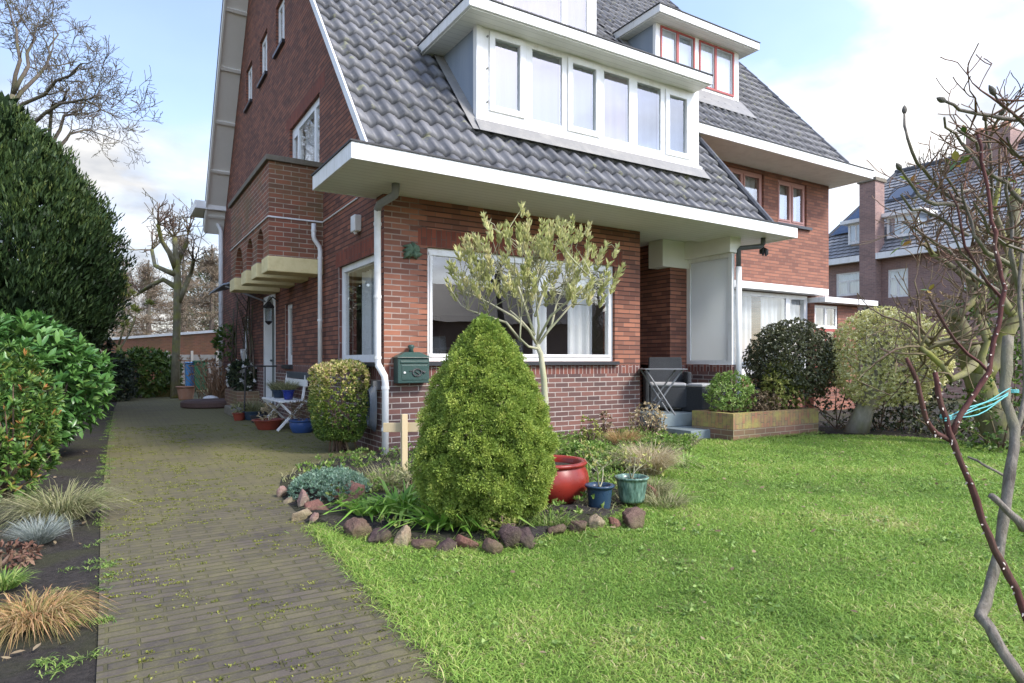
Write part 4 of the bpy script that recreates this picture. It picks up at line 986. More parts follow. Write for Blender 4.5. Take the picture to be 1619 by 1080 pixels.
rail = thing('hand_rail', 'thin dark metal handrail by the front door step', 'railing', (2.2, 12.0, 0))
mb = MB(); mb.tube([(2.5, 11.9, .95), (2.05, 11.9, .95), (1.98, 11.9, .93), (1.96, 11.9, .2)], .014, 8); mb.build('rail', M['iron'], rail)
mb = MB(); mb.tube([(2.3, 11.9, .94), (2.3, 11.9, .05)], .012, 8); mb.build('post', M['iron'], rail)
st = tag((lambda q: (q.box(1.9, XW - .003, 12.2, 13.8, .004, .17), q.build('door_step', M['stone'], bevel=.02))[1])(MB()), 'low stone step in front of the arched front door', 'step')

# ------------------------------------------------------------------ plants: generators
def ell_shell(n, c, r, lo=.72, hi=1.0, zcut=-1.0):
    d = rnd_dir(int(n * 1.6)); d = d[d[:, 2] > zcut][:n]
    k = RNG.uniform(lo ** 3, hi ** 3, (len(d), 1)) ** (1 / 3)
    return np.array(c) + d * np.array(r) * k, nrm(d / np.array(r))
def lumps(P, c, amp, f, seed=0):
    """uneven outline: push points in and out along their direction from the centre"""
    q = P - np.array(c); s = (np.sin(q[:, 0] * f + seed) + np.sin(q[:, 1] * f * 1.13 + seed * 2 + 1) + np.sin(q[:, 2] * f * .93 + seed * 3 + 2) + np.sin((q[:, 0] + q[:, 2]) * f * 1.7) * .6) / 3.6
    return np.array(c) + q * (1 + amp * s)[:, None]
def rosettes(C, Nn, k, L, Wd, spread=.8, jitter=.3):
    """k leaves fanned out from each centre"""
    n = len(C); P = np.repeat(C, k, 0); N0 = np.repeat(Nn, k, 0)
    D = nrm(N0 * 1.0 + spread * rnd_dir(n * k)); Lr = L * RNG.uniform(1 - jitter, 1 + jitter, n * k)
    return P + D * Lr[:, None] * .05, D, Lr, Wd * RNG.uniform(.8, 1.2, n * k), N0
def tuft(root, name, p, n, L, r, m, wd=.005, lean=.75, droop=.6, parent=None, cx=1.0):
    """a clump of arching blades"""
    a = RNG.uniform(0, 2 * np.pi, n); q = np.sqrt(RNG.uniform(0, 1, n)) * r
    P = np.stack([p[0] + np.cos(a) * q * cx, p[1] + np.sin(a) * q, np.full(n, p[2])], 1)
    a2 = a + RNG.normal(0, .5, n); ln = RNG.uniform(.1, 1, n) * lean
    D = np.stack([np.cos(a2) * ln, np.sin(a2) * ln, np.ones(n)], 1)
    return blade_obj(name, P, D, L * RNG.uniform(.55, 1.1, n), wd * RNG.uniform(.7, 1.3, n), droop * RNG.uniform(.5, 1.4, n), m, parent or root, RNG.uniform(0, 1, n))
def grass_clump(label, p, n, L, r, mat, wd=.005, lean=.75, droop=.6, name='grass_clump', cat='grass clump', group=None, cx=1.0):
    t = thing(name, label, cat, tuple(p), group=group)
    tuft(t, 'blades', p, n, L, r, M[mat], wd, lean, droop, cx=cx); return t
def leafy_shrub(label, c, r, n, L, Wd, mat, name='shrub', cat='shrub', big=False, lump=.16, lo=.55, spread=.9, stems=7, bark='twig', zcut=-.9, base=0.0, group=None, rose=6, up=None, lf=7.0, core=None):
    """shrub: stems from the ground and a crown of leaf rosettes"""
    c = np.array(c, float); t = thing(name, label, cat, (c[0], c[1], base), group=group)
    lines = []
    for i in range(stems):
        e = c + rnd_dir(1)[0] * np.array(r) * .75; e[2] = max(e[2], base + .1)
        s_ = np.array([c[0] + RNG.normal() * r[0] * .15, c[1] + RNG.normal() * r[1] * .15, base])
        midp = (s_ + e) / 2 + RNG.normal(size=3) * .06
        lines.append(([s_, midp, e], [.012, .009, .005], 0))
    branch_obj('stems', lines, M[bark], t)
    C, Nn = ell_shell(n // rose, c, r, lo, 1.0, zcut); C = lumps(C, c, lump, lf, RNG.uniform(0, 9)); C[:, 2] = np.maximum(C[:, 2], base + .02)
    P, D, Lr, Wr, N0 = rosettes(C, nrm(Nn + np.array([0, 0, .35])), rose, L, Wd, spread)
    cl = np.repeat(RNG.uniform(0, 1, len(C)), rose) * .55 + RNG.uniform(0, 1, len(P)) * .45
    leaf_obj('leaves', P, D, Lr, Wr, M[mat], t, cl, up=N0 + np.array([0, 0, .5]), big=big, bend=.18, fold=.1)
    return t

# ------------------------------------------------------------------ left side of the drive
# clipped yew
t = thing('yew_tree', 'huge dark egg-shaped yew towering behind the laurel bush', 'tree', (W(-10, 570, 11)[0], W(-10, 570, 11)[1], 0))
yc = np.array([t.location[0], t.location[1]])
prof = np.array([(.6, .35), (.9, .85), (1.25, 1.35), (1.7, 1.70), (2.3, 1.80), (2.8, 1.84), (3.2, 1.78), (3.7, 1.58), (4.2, 1.28), (4.65, .93), (5.0, .58), (5.25, .25), (5.35, .05)])
def rev_sample(n, prof, depth):
    z = RNG.uniform(prof[0, 0], prof[-1, 0], n * 3); r = np.interp(z, prof[:, 0], prof[:, 1]); keep = RNG.uniform(0, prof[:, 1].max(), n * 3) < r + .12; z = z[keep][:n]; r = np.interp(z, prof[:, 0], prof[:, 1])
    a = RNG.uniform(0, 2 * np.pi, len(z)); dr = (np.interp(z + .03, prof[:, 0], prof[:, 1]) - np.interp(z - .03, prof[:, 0], prof[:, 1])) / .06
    Nn = nrm(np.stack([np.cos(a), np.sin(a), -dr], 1)); k = 1 - depth * RNG.uniform(0, 1, len(z)) ** 1.5
    return a, z, r * k, Nn
def bump(a, z, s): return .05 * np.sin(a * 9 + z * 2 + s) + .05 * np.sin(a * 17 - z * 4.1) + .04 * np.sin(z * 9 + a * 5)
a, z, r, Nn = rev_sample(9000, prof, .28); r = r * (1 + bump(a, z, 1))
C = np.stack([yc[0] + r * np.cos(a), yc[1] + r * np.sin(a), z + .06 * RNG.normal(size=len(z))], 1)
k = 9; P = np.repeat(C, k, 0) + RNG.normal(size=(len(C) * k, 3)) * .05; N0 = np.repeat(Nn, k, 0)
D = nrm(N0 * .55 + np.array([0, 0, .9]) + .45 * rnd_dir(len(P)))
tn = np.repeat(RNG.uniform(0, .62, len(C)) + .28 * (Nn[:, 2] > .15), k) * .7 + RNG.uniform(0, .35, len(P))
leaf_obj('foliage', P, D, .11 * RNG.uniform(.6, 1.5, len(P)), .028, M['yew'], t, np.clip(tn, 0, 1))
a, z, r, Nn = rev_sample(900, prof, .1); r = r * (1.0 + bump(a, z, 1)); keep = z > 2.4; a, z, r, Nn = a[keep], z[keep], r[keep], Nn[keep]
C = np.stack([yc[0] + r * np.cos(a), yc[1] + r * np.sin(a), z], 1); k = 10; Ls = RNG.uniform(.12, .34, len(C))
Dn = nrm(Nn * .45 + np.array([0, 0, 1.0]) + .2 * rnd_dir(len(C))); f = np.tile(np.linspace(.0, 1, k), len(C))
P = np.repeat(C, k, 0) + np.repeat(Dn, k, 0) * (np.repeat(Ls, k) * f)[:, None]
D = nrm(np.repeat(Dn, k, 0) + .55 * rnd_dir(len(P)))
leaf_obj('new_shoots', P, D, .07, .016, M['yew'], t, np.clip(.55 + .5 * RNG.uniform(0, 1, len(P)), 0, 1))
lines = []; grow(lines, (yc[0], yc[1], 0), (0, 0, 1), 2.2, .2, 3, .9, .7, 4, .35)
branch_obj('trunk', lines, M['bark'], t)
a, z, r, Nn = rev_sample(1400, prof * np.array([1, .80]), .3); C = np.stack([yc[0] + r * np.cos(a), yc[1] + r * np.sin(a), z], 1)
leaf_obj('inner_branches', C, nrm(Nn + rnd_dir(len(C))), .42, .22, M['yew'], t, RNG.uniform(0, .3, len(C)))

# laurel
lc = W(22, 585, 6.7)
t = thing('laurel_bush', 'glossy broad-leaved laurel bush overhanging the left edge of the drive', 'bush', (lc.x, lc.y, 0))
cc = np.array([lc.x, lc.y, .80]); rr = (.84, .84, .72)
C, Nn = ell_shell(760, cc, rr, .6, 1.0, -.92); C = lumps(C, cc, .09, 5, 2.0)
P, D, Lr, Wr, N0 = rosettes(C, nrm(Nn + np.array([0, 0, .35])), 8, .125, .046, .95)
leaf_obj('leaves', P, D, Lr, Wr, M['laurel'], t, np.repeat(RNG.uniform(0, .6, len(C)), 8) + RNG.uniform(0, .4, len(P)), up=N0 + np.array([0, 0, .8]), big=True, bend=.14, fold=.14)
lines = []
for i in range(16):
    e = C[i * 20]; s_ = np.array([lc.x, lc.y, 0]) + RNG.normal(size=3) * np.array([.12, .12, 0]); lines.append(([s_, (s_ + e) / 2 + RNG.normal(size=3) * .06, e], [.02, .014, .006], 0))
branch_obj('stems', lines, M['bark'], t)
# pieris
pc = W(-2, 640, 4.95)
t = thing('pieris_shrub', 'small leaved shrub with orange new shoots at the left edge', 'shrub', (pc.x, pc.y, 0))
cc = np.array([pc.x, pc.y, .55]); rr = (.40, .40, .56); C, Nn = ell_shell(760, cc, rr, .6, 1.0, -.95); C = lumps(C, cc, .2, 8, 1.0)
P, D, Lr, Wr, N0 = rosettes(C, nrm(Nn + np.array([0, 0, .6])), 12, .058, .017, .9)
top = (np.repeat(RNG.uniform(0, 1, len(C)), 12) > .8) & (D[:, 2] > .1)
leaf_obj('leaves', P, D, Lr, Wr, M['pieris'], t, np.clip(RNG.uniform(0, .62, len(P)) + .36 * top, 0, 1), up=N0 + np.array([0, 0, .6]), big=True)
lines = []
for i in range(14):
    e = C[i * 20]; s_ = np.array([pc.x, pc.y, 0]) + RNG.normal(size=3) * np.array([.06, .06, 0]); lines.append(([s_, (s_ + e) / 2 + RNG.normal(size=3) * .04, e], [.012, .008, .004], 0))
branch_obj('stems', lines, M['twig'], t)
grass_clump('arching olive and straw coloured grass clump below the laurel', G(95, 822, .01), 900, .40, .11, 'olivegrass', .0055, 1.1, .75)
grass_clump('small blue-grey fescue tuft in the left bed', G(62, 858, .01), 900, .20, .05, 'bluegrass', .003, 1.25, .35)
grass_clump('drooping orange-brown sedge clump in the left foreground', G(52, 985, .01), 1100, .19, .10, 'orange', .0042, .6, 1.2, cx=1.0)
grass_clump('little green grass tuft at the left picture edge', G(2, 930, .01), 260, .12, .06, 'weed', .006, .9, .6)
leafy_shrub('low dark red-stemmed ground plant beside the blue-grey tuft', G(5, 880, .05), (.14, .14, .06), 260, .035, .016, 'redleaf', name='ground_plant', cat='plant', stems=4, rose=4)
pt = G(172, 622); leafy_shrub('reddish-leaved shrub behind the laurel at the drive bend', (pt.x - .35, pt.y - 3.5, .6), (.4, .6, .6), 1300, .10, .045, 'redleaf')

# far end of the drive
pt = G(190, 634); leafy_shrub('near-black evergreen shrub at the far left of the drive', (pt.x - .1, pt.y, .55), (.5, .5, .58), 2600, .10, .045, 'dark', lump=.12)
pt = G(236, 631); leafy_shrub('broad bright green rhododendron at the end of the drive', (pt.x - .1, pt.y + 1.0, .72), (.92, .7, .70), 4600, .15, .055, 'rhodo', lump=.14, lf=4)
pt = W(122, 545, 14); leafy_shrub('dark green low branch mass under the yew', (pt.x, pt.y, 1.25), (.75, .75, .85), 4200, .12, .04, 'dark', lump=.2, lf=4)
mb = MB(); A, B = G(230, 629), G(292, 628)
for i in range(16):
    p = A.lerp(B, i / 15); mb.box(p.x - .035, p.x + .035, p.y + .35, p.y + .39, 0, .36 + .02 * math.sin(i * 2.3))
tag(mb.build('timber_edging', rough_mat('mossy_timber', (.22, .19, .07), .9, .4, (.12, .14, .04), .5, 8, .4)), 'mossy timber edging boards in front of the rhododendron', 'edging')
gw = thing('garden_wall', 'long orange brick garden wall with white coping at the end of the drive', 'wall', G(260, 610))
A, B = W(165, 545, 29.5), W(360, 520, 26)
mb = MB(); a, b = Vector((A.x, A.y, 0)), Vector((B.x, B.y, 0)); d = (b - a); n = d.cross(Vector((0, 0, 1))).normalized() * .12
mb.quad(a - n, b - n, b - n + Vector((0, 0, 2.2)), a - n + Vector((0, 0, 1.95)), uv=((0, 0), (d.length, 0), (d.length, 1.98), (0, 1.5))); mb.quad(a + n, b + n, b + n + Vector((0, 0, 2.2)), a + n + Vector((0, 0, 1.95)))
mb.build('brickwork', M['brick_gar'], gw, fix=False)
mb = MB(); mb.bar(a + Vector((0, 0, 2.0)), b + Vector((0, 0, 2.25)), .36, .1); mb.build('coping', M['white'], gw)
fe = thing('board_fence', 'low grey horizontal board fence in front of the orange wall', 'fence', G(310, 618))
A, B = G(262, 616), G(345, 616)
for i in range(5):
    mb = MB(); mb.bar(A + Vector((0, 0, .2 + i * .24)), B + Vector((0, 0, .2 + i * .24)), .03, .2); mb.build('board', M['tin'], fe)
for f in (.02, .5, .98):
    mb = MB(); p = A.lerp(B, f); mb.bar(p, p + Vector((0, 0, 1.4)), .08, .08); mb.build('post', M['tin'], fe)
def bin_(label, p, h, w, col):
    t = thing('wheelie_bin', label, 'bin', tuple(p)); m = rough_mat('bin_plastic', col, .45, .2)
    mb = MB(); x, y = p.x, p.y; w2 = w * .42
    mb.add([(x - w2, y - w2, .08), (x + w2, y - w2, .08), (x + w2, y + w2, .08), (x - w2, y + w2, .08), (x - w / 2, y - w / 2, h), (x + w / 2, y - w / 2, h), (x + w / 2, y + w / 2, h), (x - w / 2, y + w / 2, h)], [(0, 1, 2, 3), (4, 5, 6, 7), (0, 1, 5, 4), (1, 2, 6, 5), (2, 3, 7, 6), (3, 0, 4, 7)])
    mb.build('body', m, t, bevel=.02)
    mb = MB(); mb.box(x - w / 2 - .02, x + w / 2 + .02, y - w / 2 - .03, y + w / 2 + .02, h + .002, h + .05); mb.build('lid', m, t, bevel=.02)
    for s in (-1, 1):
        mb = MB(); mb.tube([(x + s * w * .4, y + w * .38, .1), (x + s * w * .5, y + w * .38, .1)], .1, 12); mb.build('wheel', M['black'], t)
p = G(301, 620); bin_('narrow blue wheelie bin behind the terracotta pot', Vector((p.x, p.y, 0)), .95, .34, (.02, .14, .34))
p = G(314, 620); bin_('dark green wheelie bin next to the blue one', Vector((p.x + .05, p.y, 0)), 1.0, .42, (.015, .10, .05))

def pot_prof(r, h, foot=.7, lip=.02, bulge=0.0, th=.015, n=9):
    pr = [(.001, 0.0)]
    for i in range(n + 1):
        f = i / n; pr.append((r * (foot + (1 - foot) * f) + bulge * math.sin(math.pi * f), h * f * .9))
    pr += [(r + lip, h * .9), (r + lip + .004, h * .97), (r + lip, h), (r - th + lip * .3, h), (r - th - .004, h * .8), (.001, h * .79)]
    return pr
def pot(label, p, r, h, mat, name='plant_pot', cat='pot', foot=.7, lip=.012, bulge=0.0, plant=None, sx=1.0, group=None):
    t = thing(name, label, cat, tuple(p), group=group); mb = MB(); pr = pot_prof(r, h, foot, lip, bulge)
    mb.lathe(pr[:-1], (0, 0, 0), 36); mb.v = [(p[0] + v[0] * sx, p[1] + v[1], p[2] + v[2]) for v in mb.v]
    mb.build('pot', mat, t, smooth=True)
    q = MB(); q.lathe([(.001, h * .84), (r * .45, h * .86), (r - .008, h * .82)], (0, 0, 0), 20); q.v = [(p[0] + v[0] * sx, p[1] + v[1], p[2] + v[2] + .004 * math.sin(v[0] * 90)) for v in q.v]; q.build('soil', M['soil'], t)
    if plant: plant(t, Vector((p[0], p[1], p[2] + h * .84)))
    return t
def tuft_plant(n, L, r, mat, wd=.006, lean=.9, droop=.5): return lambda t, p: tuft(t, 'plant', p, n, L, r, M[mat], wd, lean, droop)
def leaf_plant(n, rad, hh, L, Wd, mat):
    def f(t, p):
        c = np.array([p.x, p.y, p.z + hh * .45]); C, Nn = ell_shell(n // 5, c, (rad, rad, hh * .5), .2, 1.0)
        P, D, Lr, Wr, N0 = rosettes(C, nrm(Nn + np.array([0, 0, .6])), 5, L, Wd, .9); leaf_obj('plant', P, D, Lr, Wr, M[mat], t, RNG.uniform(0, 1, len(P)))
    return f
terra = rough_mat('terracotta', (.46, .24, .15), .85, .3, (.55, .42, .33), .5, 6, .2)
redglz = rough_mat('red_pot', (.24, .05, .03), .35, .2, (.12, .05, .04), .4, 7, .05)
blueglz = rough_mat('blue_pot', (.035, .08, .22), .3, .25, (.05, .07, .12), .4, 7, .05)
bluedk = rough_mat('dark_blue_pot', (.02, .035, .065), .3, .25, (.05, .06, .07), .4, 7, .05)
pot('large terracotta pot standing at the foot of the pollarded tree', G(294, 632), .22, .36, terra, 'plant_pot', foot=.78, lip=.025)
pot('small red-brown pot with a low grey plant in front of the step slab', G(378, 665), .11, .14, redglz, 'plant_pot', plant=leaf_plant(220, .13, .2, .05, .02, 'olivegrass'))
pot('wide blue-black bowl with green grassy plant left of the bench', G(401, 664), .19, .16, rough_mat('blue_black_glaze', (.025, .05, .08), .3, .25), 'plant_bowl', 'bowl', plant=tuft_plant(500, .36, .13, 'olivegrass'))
pot('wide red-brown oval bowl with dry plant in front of the bench', G(424, 679), .215, .155, redglz, 'plant_bowl', 'bowl', foot=.68, lip=.02, plant=leaf_plant(260, .13, .26, .05, .018, 'tan'))
pot('bright blue glazed bowl with brown twiggy plant beside the clipped hedge', G(478, 684), .175, .19, blueglz, 'plant_bowl', 'bowl', foot=.75, lip=.015, bulge=.02, plant=leaf_plant(500, .2, .34, .05, .012, 'brownleaf'))
pot('small black plastic tray between the bowls', G(409, 668), .13, .12, M['black'], 'plant_tray', 'tray', foot=.85)
pot('low white dish on the ground beside the blue bowl', G(505, 676), .07, .05, M['white'], 'dish', 'dish')
# round millstone slab with the dry hydrangea behind
p = G(340, 645); mb = MB(); mb.lathe([(.001, 0), (.62, 0), (.66, .03), (.66, .12), (.6, .16), (.001, .16)], (p.x, p.y + .35, .004), 28)
tag(mb.build('stone_slab', rough_mat('rusty_stone', (.10, .06, .05), .85, .4, (.05, .045, .03), .5, 6, .4)), 'low round rusty stone slab in front of the dry hydrangea', 'slab')
p = G(350, 634); hx = Vector((p.x, p.y + .3, 0))
t = thing('dry_hydrangea', 'leafless brown hydrangea bush by the far side wall', 'bush', tuple(hx)); lines = []
for i in range(130):
    d = np.array([RNG.normal() * .42, RNG.normal() * .42, 1.0]); s_ = np.array([hx.x + RNG.normal() * .16, hx.y + RNG.normal() * .16, 0]); L = RNG.uniform(.55, 1.15)
    lines.append(([s_, s_ + d * L * .5, s_ + d * L + RNG.normal(size=3) * .04], [.010, .008, .005], 0))
branch_obj('stems', lines, M['hyd_stem'] if 'hyd_stem' in M else bark_mat('dry_stem', (.24, .13, .07), (.40, .26, .16), (.3, .2, .12)), t)
E_ = np.array([l[0][2] for l in lines]); P, D, Lr, Wr, N0 = rosettes(E_, np.tile([0, 0, 1.0], (len(E_), 1)), 7, .07, .03, 1.0); leaf_obj('dry_heads', P, D, Lr, Wr, M['hyd'], t, RNG.uniform(0, 1, len(P)))
p = G(333, 636); mb = MB(); mb.lathe([(.001, 0), (.2, 0), (.22, .06), (.15, .14), (.05, .17), (.001, .17)], (p.x, p.y, 0), 14); o = mb.build('pale_boulder', M['whitepipe'], smooth=True); tag(o, 'small pale boulder at the foot of the dry hydrangea', 'boulder')
# planter wall with white flowers
pw = thing('planter_wall', 'low brick planter by the far side window', 'planter', (2.4, 14.2, 0))
mb = MB(); mb.box(2.16, XW - .003, 13.95, 15.6, 0, .42); mb.build('brickwork', M['brick_pt'], pw)
t = thing('flower_box', 'dark evergreen with white flowers on the low brick planter', 'flowers', (2.2, 14.4, .42))
c = np.array([2.36, 14.6, .72]); C, Nn = ell_shell(220, c, (.24, .55, .32), .4, 1.0); P, D, Lr, Wr, N0 = rosettes(C, Nn, 6, .09, .04, .9); leaf_obj('leaves', P, D, Lr, Wr, M['dark'], t, RNG.uniform(0, 1, len(P)))
C2, N2 = ell_shell(24, c, (.28, .6, .36), .95, 1.05)
for q_, n_ in zip(C2, N2):
    P, D, Lr, Wr, N0 = rosettes(q_[None], n_[None], 9, .055, .045, 1.2); leaf_obj('bloom', P, D, Lr, Wr, M['petal'], t, RNG.uniform(0, 1, len(P)))
# climber on the wall
t = thing('wall_climber', 'bare twisted climber on the side wall with one evergreen patch', 'climber', (2.5, 16, 0)); lines = []
for y, top in ((14.3, 2.2), (14.9, 2.45), (15.2, 2.0), (16.3, 2.6), (16.9, 2.3), (14.6, 2.6)):
    pts = [np.array([XW - .05 - .03 * abs(math.sin(i * 1.7)), y + .14 * math.sin(i * 1.1 + y), i * top / 7]) for i in range(8)]; lines.append((pts, [.03 - .0025 * i for i in range(8)], 0))
    for j in (3, 5, 6): grow(lines, pts[j], (-.2, RNG.normal(), .5), .6, .012, 2, .8, .7, 2)
branch_obj('stems', lines, M['bark'], t)
c = np.array([2.45, 17.3, 1.55]); C, Nn = ell_shell(120, c, (.3, .45, .45), .3, 1.0); P, D, Lr, Wr, N0 = rosettes(C, Nn, 6, .10, .04); leaf_obj('leaves', P, D, Lr, Wr, M['rhodo'], t, RNG.uniform(0, .8, len(P)))
tr = thing('white_trellis', 'white painted ornament leaning under the far side window', 'ornament', (2.45, 14.9, .9)); mb = MB()
for y0_, y1_ in ((14.65, 15.05), (15.05, 14.65)): mb.bar((2.42, y0_, .8), (2.42, y1_, 1.28), .05, .05)
mb.build('cross_piece', M['white'], tr); mb = MB(); mb.tube([(2.42, 14.85, .42), (2.42, 14.85, .85)], .02, 8); mb.build('stake', M['white'], tr)

# garden bench with crossed legs
bn = thing('garden_bench', 'white folding garden bench with one dark back slat against the side wall', 'bench', (2.3, 10.4, 0))
bwhite = rough_mat('bench_paint', (.78, .77, .72), .5, .12, (.45, .42, .36), .35, 9, .1); bdark = rough_mat('bench_dark', (.06, .07, .08), .5, .2)
for i in range(4):
    mb = MB(); x = 2.09 + i * .105; mb.box(x, x + .085, 9.78, 11.08, .43, .452); mb.build('seat_slat', bwhite, bn, bevel=.004)
mb = MB(); mb.box(2.465, 2.49, 9.76, 11.1, .66, .76); mb.build('back_slat', bwhite, bn, bevel=.004)
mb = MB(); mb.box(2.485, 2.51, 9.76, 11.1, .77, .87); o = mb.build('back_slat', bdark, bn, bevel=.004); o['label'] = 'dark grey top back slat'
for y in (9.83, 11.03):
    mb = MB(); mb.bar((2.07, y, .02), (2.46, y, .44), .03, .045, 0, (0, 1, 0)); mb.build('leg', bwhite, bn)
    mb = MB(); mb.bar((2.10, y + .034, .44), (2.5, y + .034, .02), .03, .045, 0, (0, 1, 0)); mb.build('leg', bwhite, bn)
    mb = MB(); mb.bar((2.44, y + .07, .40), (2.505, y + .07, .86), .03, .04, 0, (0, 1, 0)); mb.build('back_post', bwhite, bn)
pot('cobalt blue pot with grey grassy plant standing on the bench', (2.30, 10.15, .453), .085, .15, rough_mat('cobalt_glaze', (.015, .03, .20), .25, .2), plant=tuft_plant(300, .26, .08, 'olivegrass'))
pot('dark planter with wispy plants at the far end of the bench', (2.3, 10.75, .453), .12, .13, bluedk, plant=tuft_plant(420, .26, .12, 'olivegrass'))
# clipped variegated hedge block
t = thing('clipped_hedge', 'clipped block of yellow-green variegated hedge at the house corner', 'hedge', (2.22, 7.32, 0))
n = 1500; C = RNG.uniform(-1, 1, (n, 3)); ax = RNG.integers(0, 3, n); C[np.arange(n), ax] = np.sign(C[np.arange(n), ax]) * RNG.uniform(.75, 1.0, n)
Nn = C ** 5 + 1e-3; Nn = nrm(Nn); C = C * np.array([.27, .28, .43]); q = (np.abs(C / np.array([.27, .28, .43])) ** 6).sum(1) ** (1 / 6); C = C / np.maximum(q, .75)[:, None] * .97
hb = np.array([2.22, 7.32, .52]); P, D, Lr, Wr, N0 = rosettes(hb + lumps(C * (1 + .14 * C[:, 2:3] / .43), (0, 0, 0), .13, 11), nrm(Nn + .3), 9, .042, .02, 1.0)
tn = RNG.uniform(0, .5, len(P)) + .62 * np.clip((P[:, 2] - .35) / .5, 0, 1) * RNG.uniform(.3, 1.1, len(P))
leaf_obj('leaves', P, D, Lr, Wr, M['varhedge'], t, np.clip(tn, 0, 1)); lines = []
for i in range(14): s_ = np.array([2.22 + RNG.normal() * .08, 7.32 + RNG.normal() * .08, 0]); e = hb + RNG.normal(size=3) * .12; lines.append(([s_, (s_ + e) / 2 + RNG.normal(size=3) * .03, e], [.012, .010, .006], 0))
branch_obj('stems', lines, M['twig'], t)
t = thing('garden_hose', 'dark garden hose coiled on the wall behind the corner pipe', 'hose', (2.52, 7.02, .4)); mb = MB()
for i in range(7): mb.tube([(2.53 - .012 * i, 7.0 + (.05 + .004 * i) * math.cos(a), .52 + (.27 - .012 * i) * math.sin(a)) for a in np.linspace(0, 2 * math.pi, 22)], .010, 6)
mb.build('coil', rough_mat('hose', (.05, .065, .085), .4, .2), t, smooth=True); mb = MB(); mb.box(2.5, 2.588, 6.97, 7.03, .72, .82); mb.build('reel_hook', M['zinc'], t)

# ------------------------------------------------------------------ the front bed
# dwarf spruce: a dense cone built of small needle tufts
p = W(767, 800, 4.08); cx, cy = p.x, p.y
t = thing('dwarf_conifer', 'dense yellow-green cone-shaped dwarf conifer in front of the big window', 'conifer', (cx, cy, .05))
prof = np.array([(.05, .15), (.09, .28), (.15, .36), (.22, .40), (.30, .425), (.40, .435), (.53, .425), (.65, .40), (.73, .375), (.83, .34), (.93, .30), (1.02, .25), (1.09, .205), (1.17, .148), (1.23, .10), (1.27, .06), (1.305, .015)])
prof[:, 1] *= .95; a, z, r, Nn = rev_sample(5600, prof, .10)
bm_ = .022 * np.sin(a * 7 + z * 9) + .022 * np.sin(a * 13 - z * 17) + .02 * np.sin(z * 31 + a * 4); r = r * (1 + bm_ * 2.2) + RNG.normal(size=len(r)) * .008
C = np.stack([cx + r * np.cos(a), cy + r * np.sin(a), z], 1)
k = 31; P = np.repeat(C, k, 0); N0 = np.repeat(nrm(Nn + np.array([0, 0, .35])), k, 0); off = rnd_dir(len(P)); D = nrm(N0 * .75 + off)
P = P + D * (RNG.uniform(0, .026, len(P)))[:, None]
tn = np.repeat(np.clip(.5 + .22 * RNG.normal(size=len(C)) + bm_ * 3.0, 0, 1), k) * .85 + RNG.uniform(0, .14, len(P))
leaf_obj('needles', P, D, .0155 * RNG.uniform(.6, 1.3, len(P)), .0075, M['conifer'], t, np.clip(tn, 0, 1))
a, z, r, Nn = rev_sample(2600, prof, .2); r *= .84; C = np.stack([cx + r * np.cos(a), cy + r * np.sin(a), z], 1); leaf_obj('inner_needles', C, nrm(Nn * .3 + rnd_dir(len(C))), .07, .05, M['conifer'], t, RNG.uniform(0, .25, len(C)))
mb = MB(); mb.tube([(cx, cy, 0), (cx + .01, cy, .6), (cx, cy, 1.2)], [.035, .025, .008], 8); mb.build('trunk', M['bark'], t)

# olive grown as a standard
oc = W(857, 560, 5.9)
t = thing('olive_tree', 'slender standard olive tree with open grey-green crown before the window', 'tree', (oc.x, oc.y, 0)); lines = []
def wp(px, py, d=5.9): return np.array(W(px, py, d))
base = np.array([wp(864, 600)[0], wp(864, 600)[1], 0.0])
trunk = [base, wp(862, 640), wp(860, 600), wp(855, 560), wp(849, 545)]
lines.append((trunk, [.034, .03, .028, .025, .022], 0))
mains = [([849, 545], [835, 520], [822, 505], [805, 490], 5.75), ([849, 545], [852, 515], [849, 490], [846, 455], 5.9), ([850, 546], [868, 522], [885, 503], [905, 480], 6.0), ([851, 545], [872, 515], [880, 480], [892, 450], 6.15), ([852, 552], [835, 548], [822, 535], [824, 500], 5.7), ([845, 530], [825, 470], [815, 440], [790, 425], 6.1), ([849, 540], [870, 500], [905, 470], [940, 445], 5.8), ([846, 530], [810, 500], [775, 480], [745, 465], 5.85), ([824, 540], [800, 510], [770, 500], [740, 490], 5.7), ([846, 500], [860, 460], [850, 430], [845, 410], 6.2)]
tips = []
for a_, b_, c_, d_, dd in mains:
    pts = [wp(*a_), wp(*b_, (5.9 + dd) / 2), wp(*c_, dd), wp(*d_, dd)]; lines.append((pts, [.014, .012, .009, .007], 0)); tips += pts[1:]
cen = np.array(W(845, 440, 5.9)); tips = np.array(tips)
n = 180; tg = ell_shell(n * 2, cen, (.86, .64, .54), .5, 1.0, -.42)[0]; tg = tg[:n]
ends = []
for e in tg:
    j = np.argmin(np.linalg.norm(tips - e, axis=1) + RNG.uniform(0, .25, len(tips))); s_ = tips[j]
    m1 = s_ * .6 + e * .4 + RNG.normal(size=3) * .04; m1[2] -= .03; m2 = s_ * .25 + e * .75 + RNG.normal(size=3) * .03; lines.append(([s_, m1, m2, e], [.006, .005, .004, .0025], 0)); ends.append(e)
for e in [np.array(W(825, 330, 5.9)), np.array(W(765, 345, 5.9)), np.array(W(975, 395, 5.95)), np.array(W(983, 425, 5.95)), np.array(W(930, 360, 5.9)), np.array(W(713, 420, 5.9)), np.array(W(790, 365, 5.9)), np.array(W(835, 345, 5.9)), np.array(W(905, 350, 5.9))]:
    j = np.argmin(np.linalg.norm(np.array(ends) - e, axis=1)); lines.append(([ends[j], (ends[j] + e) / 2 + RNG.normal(size=3) * .02, e], [.005, .004, .0025], 0)); ends.append(e)
branch_obj('trunk', lines, M['bark_olive'], t)
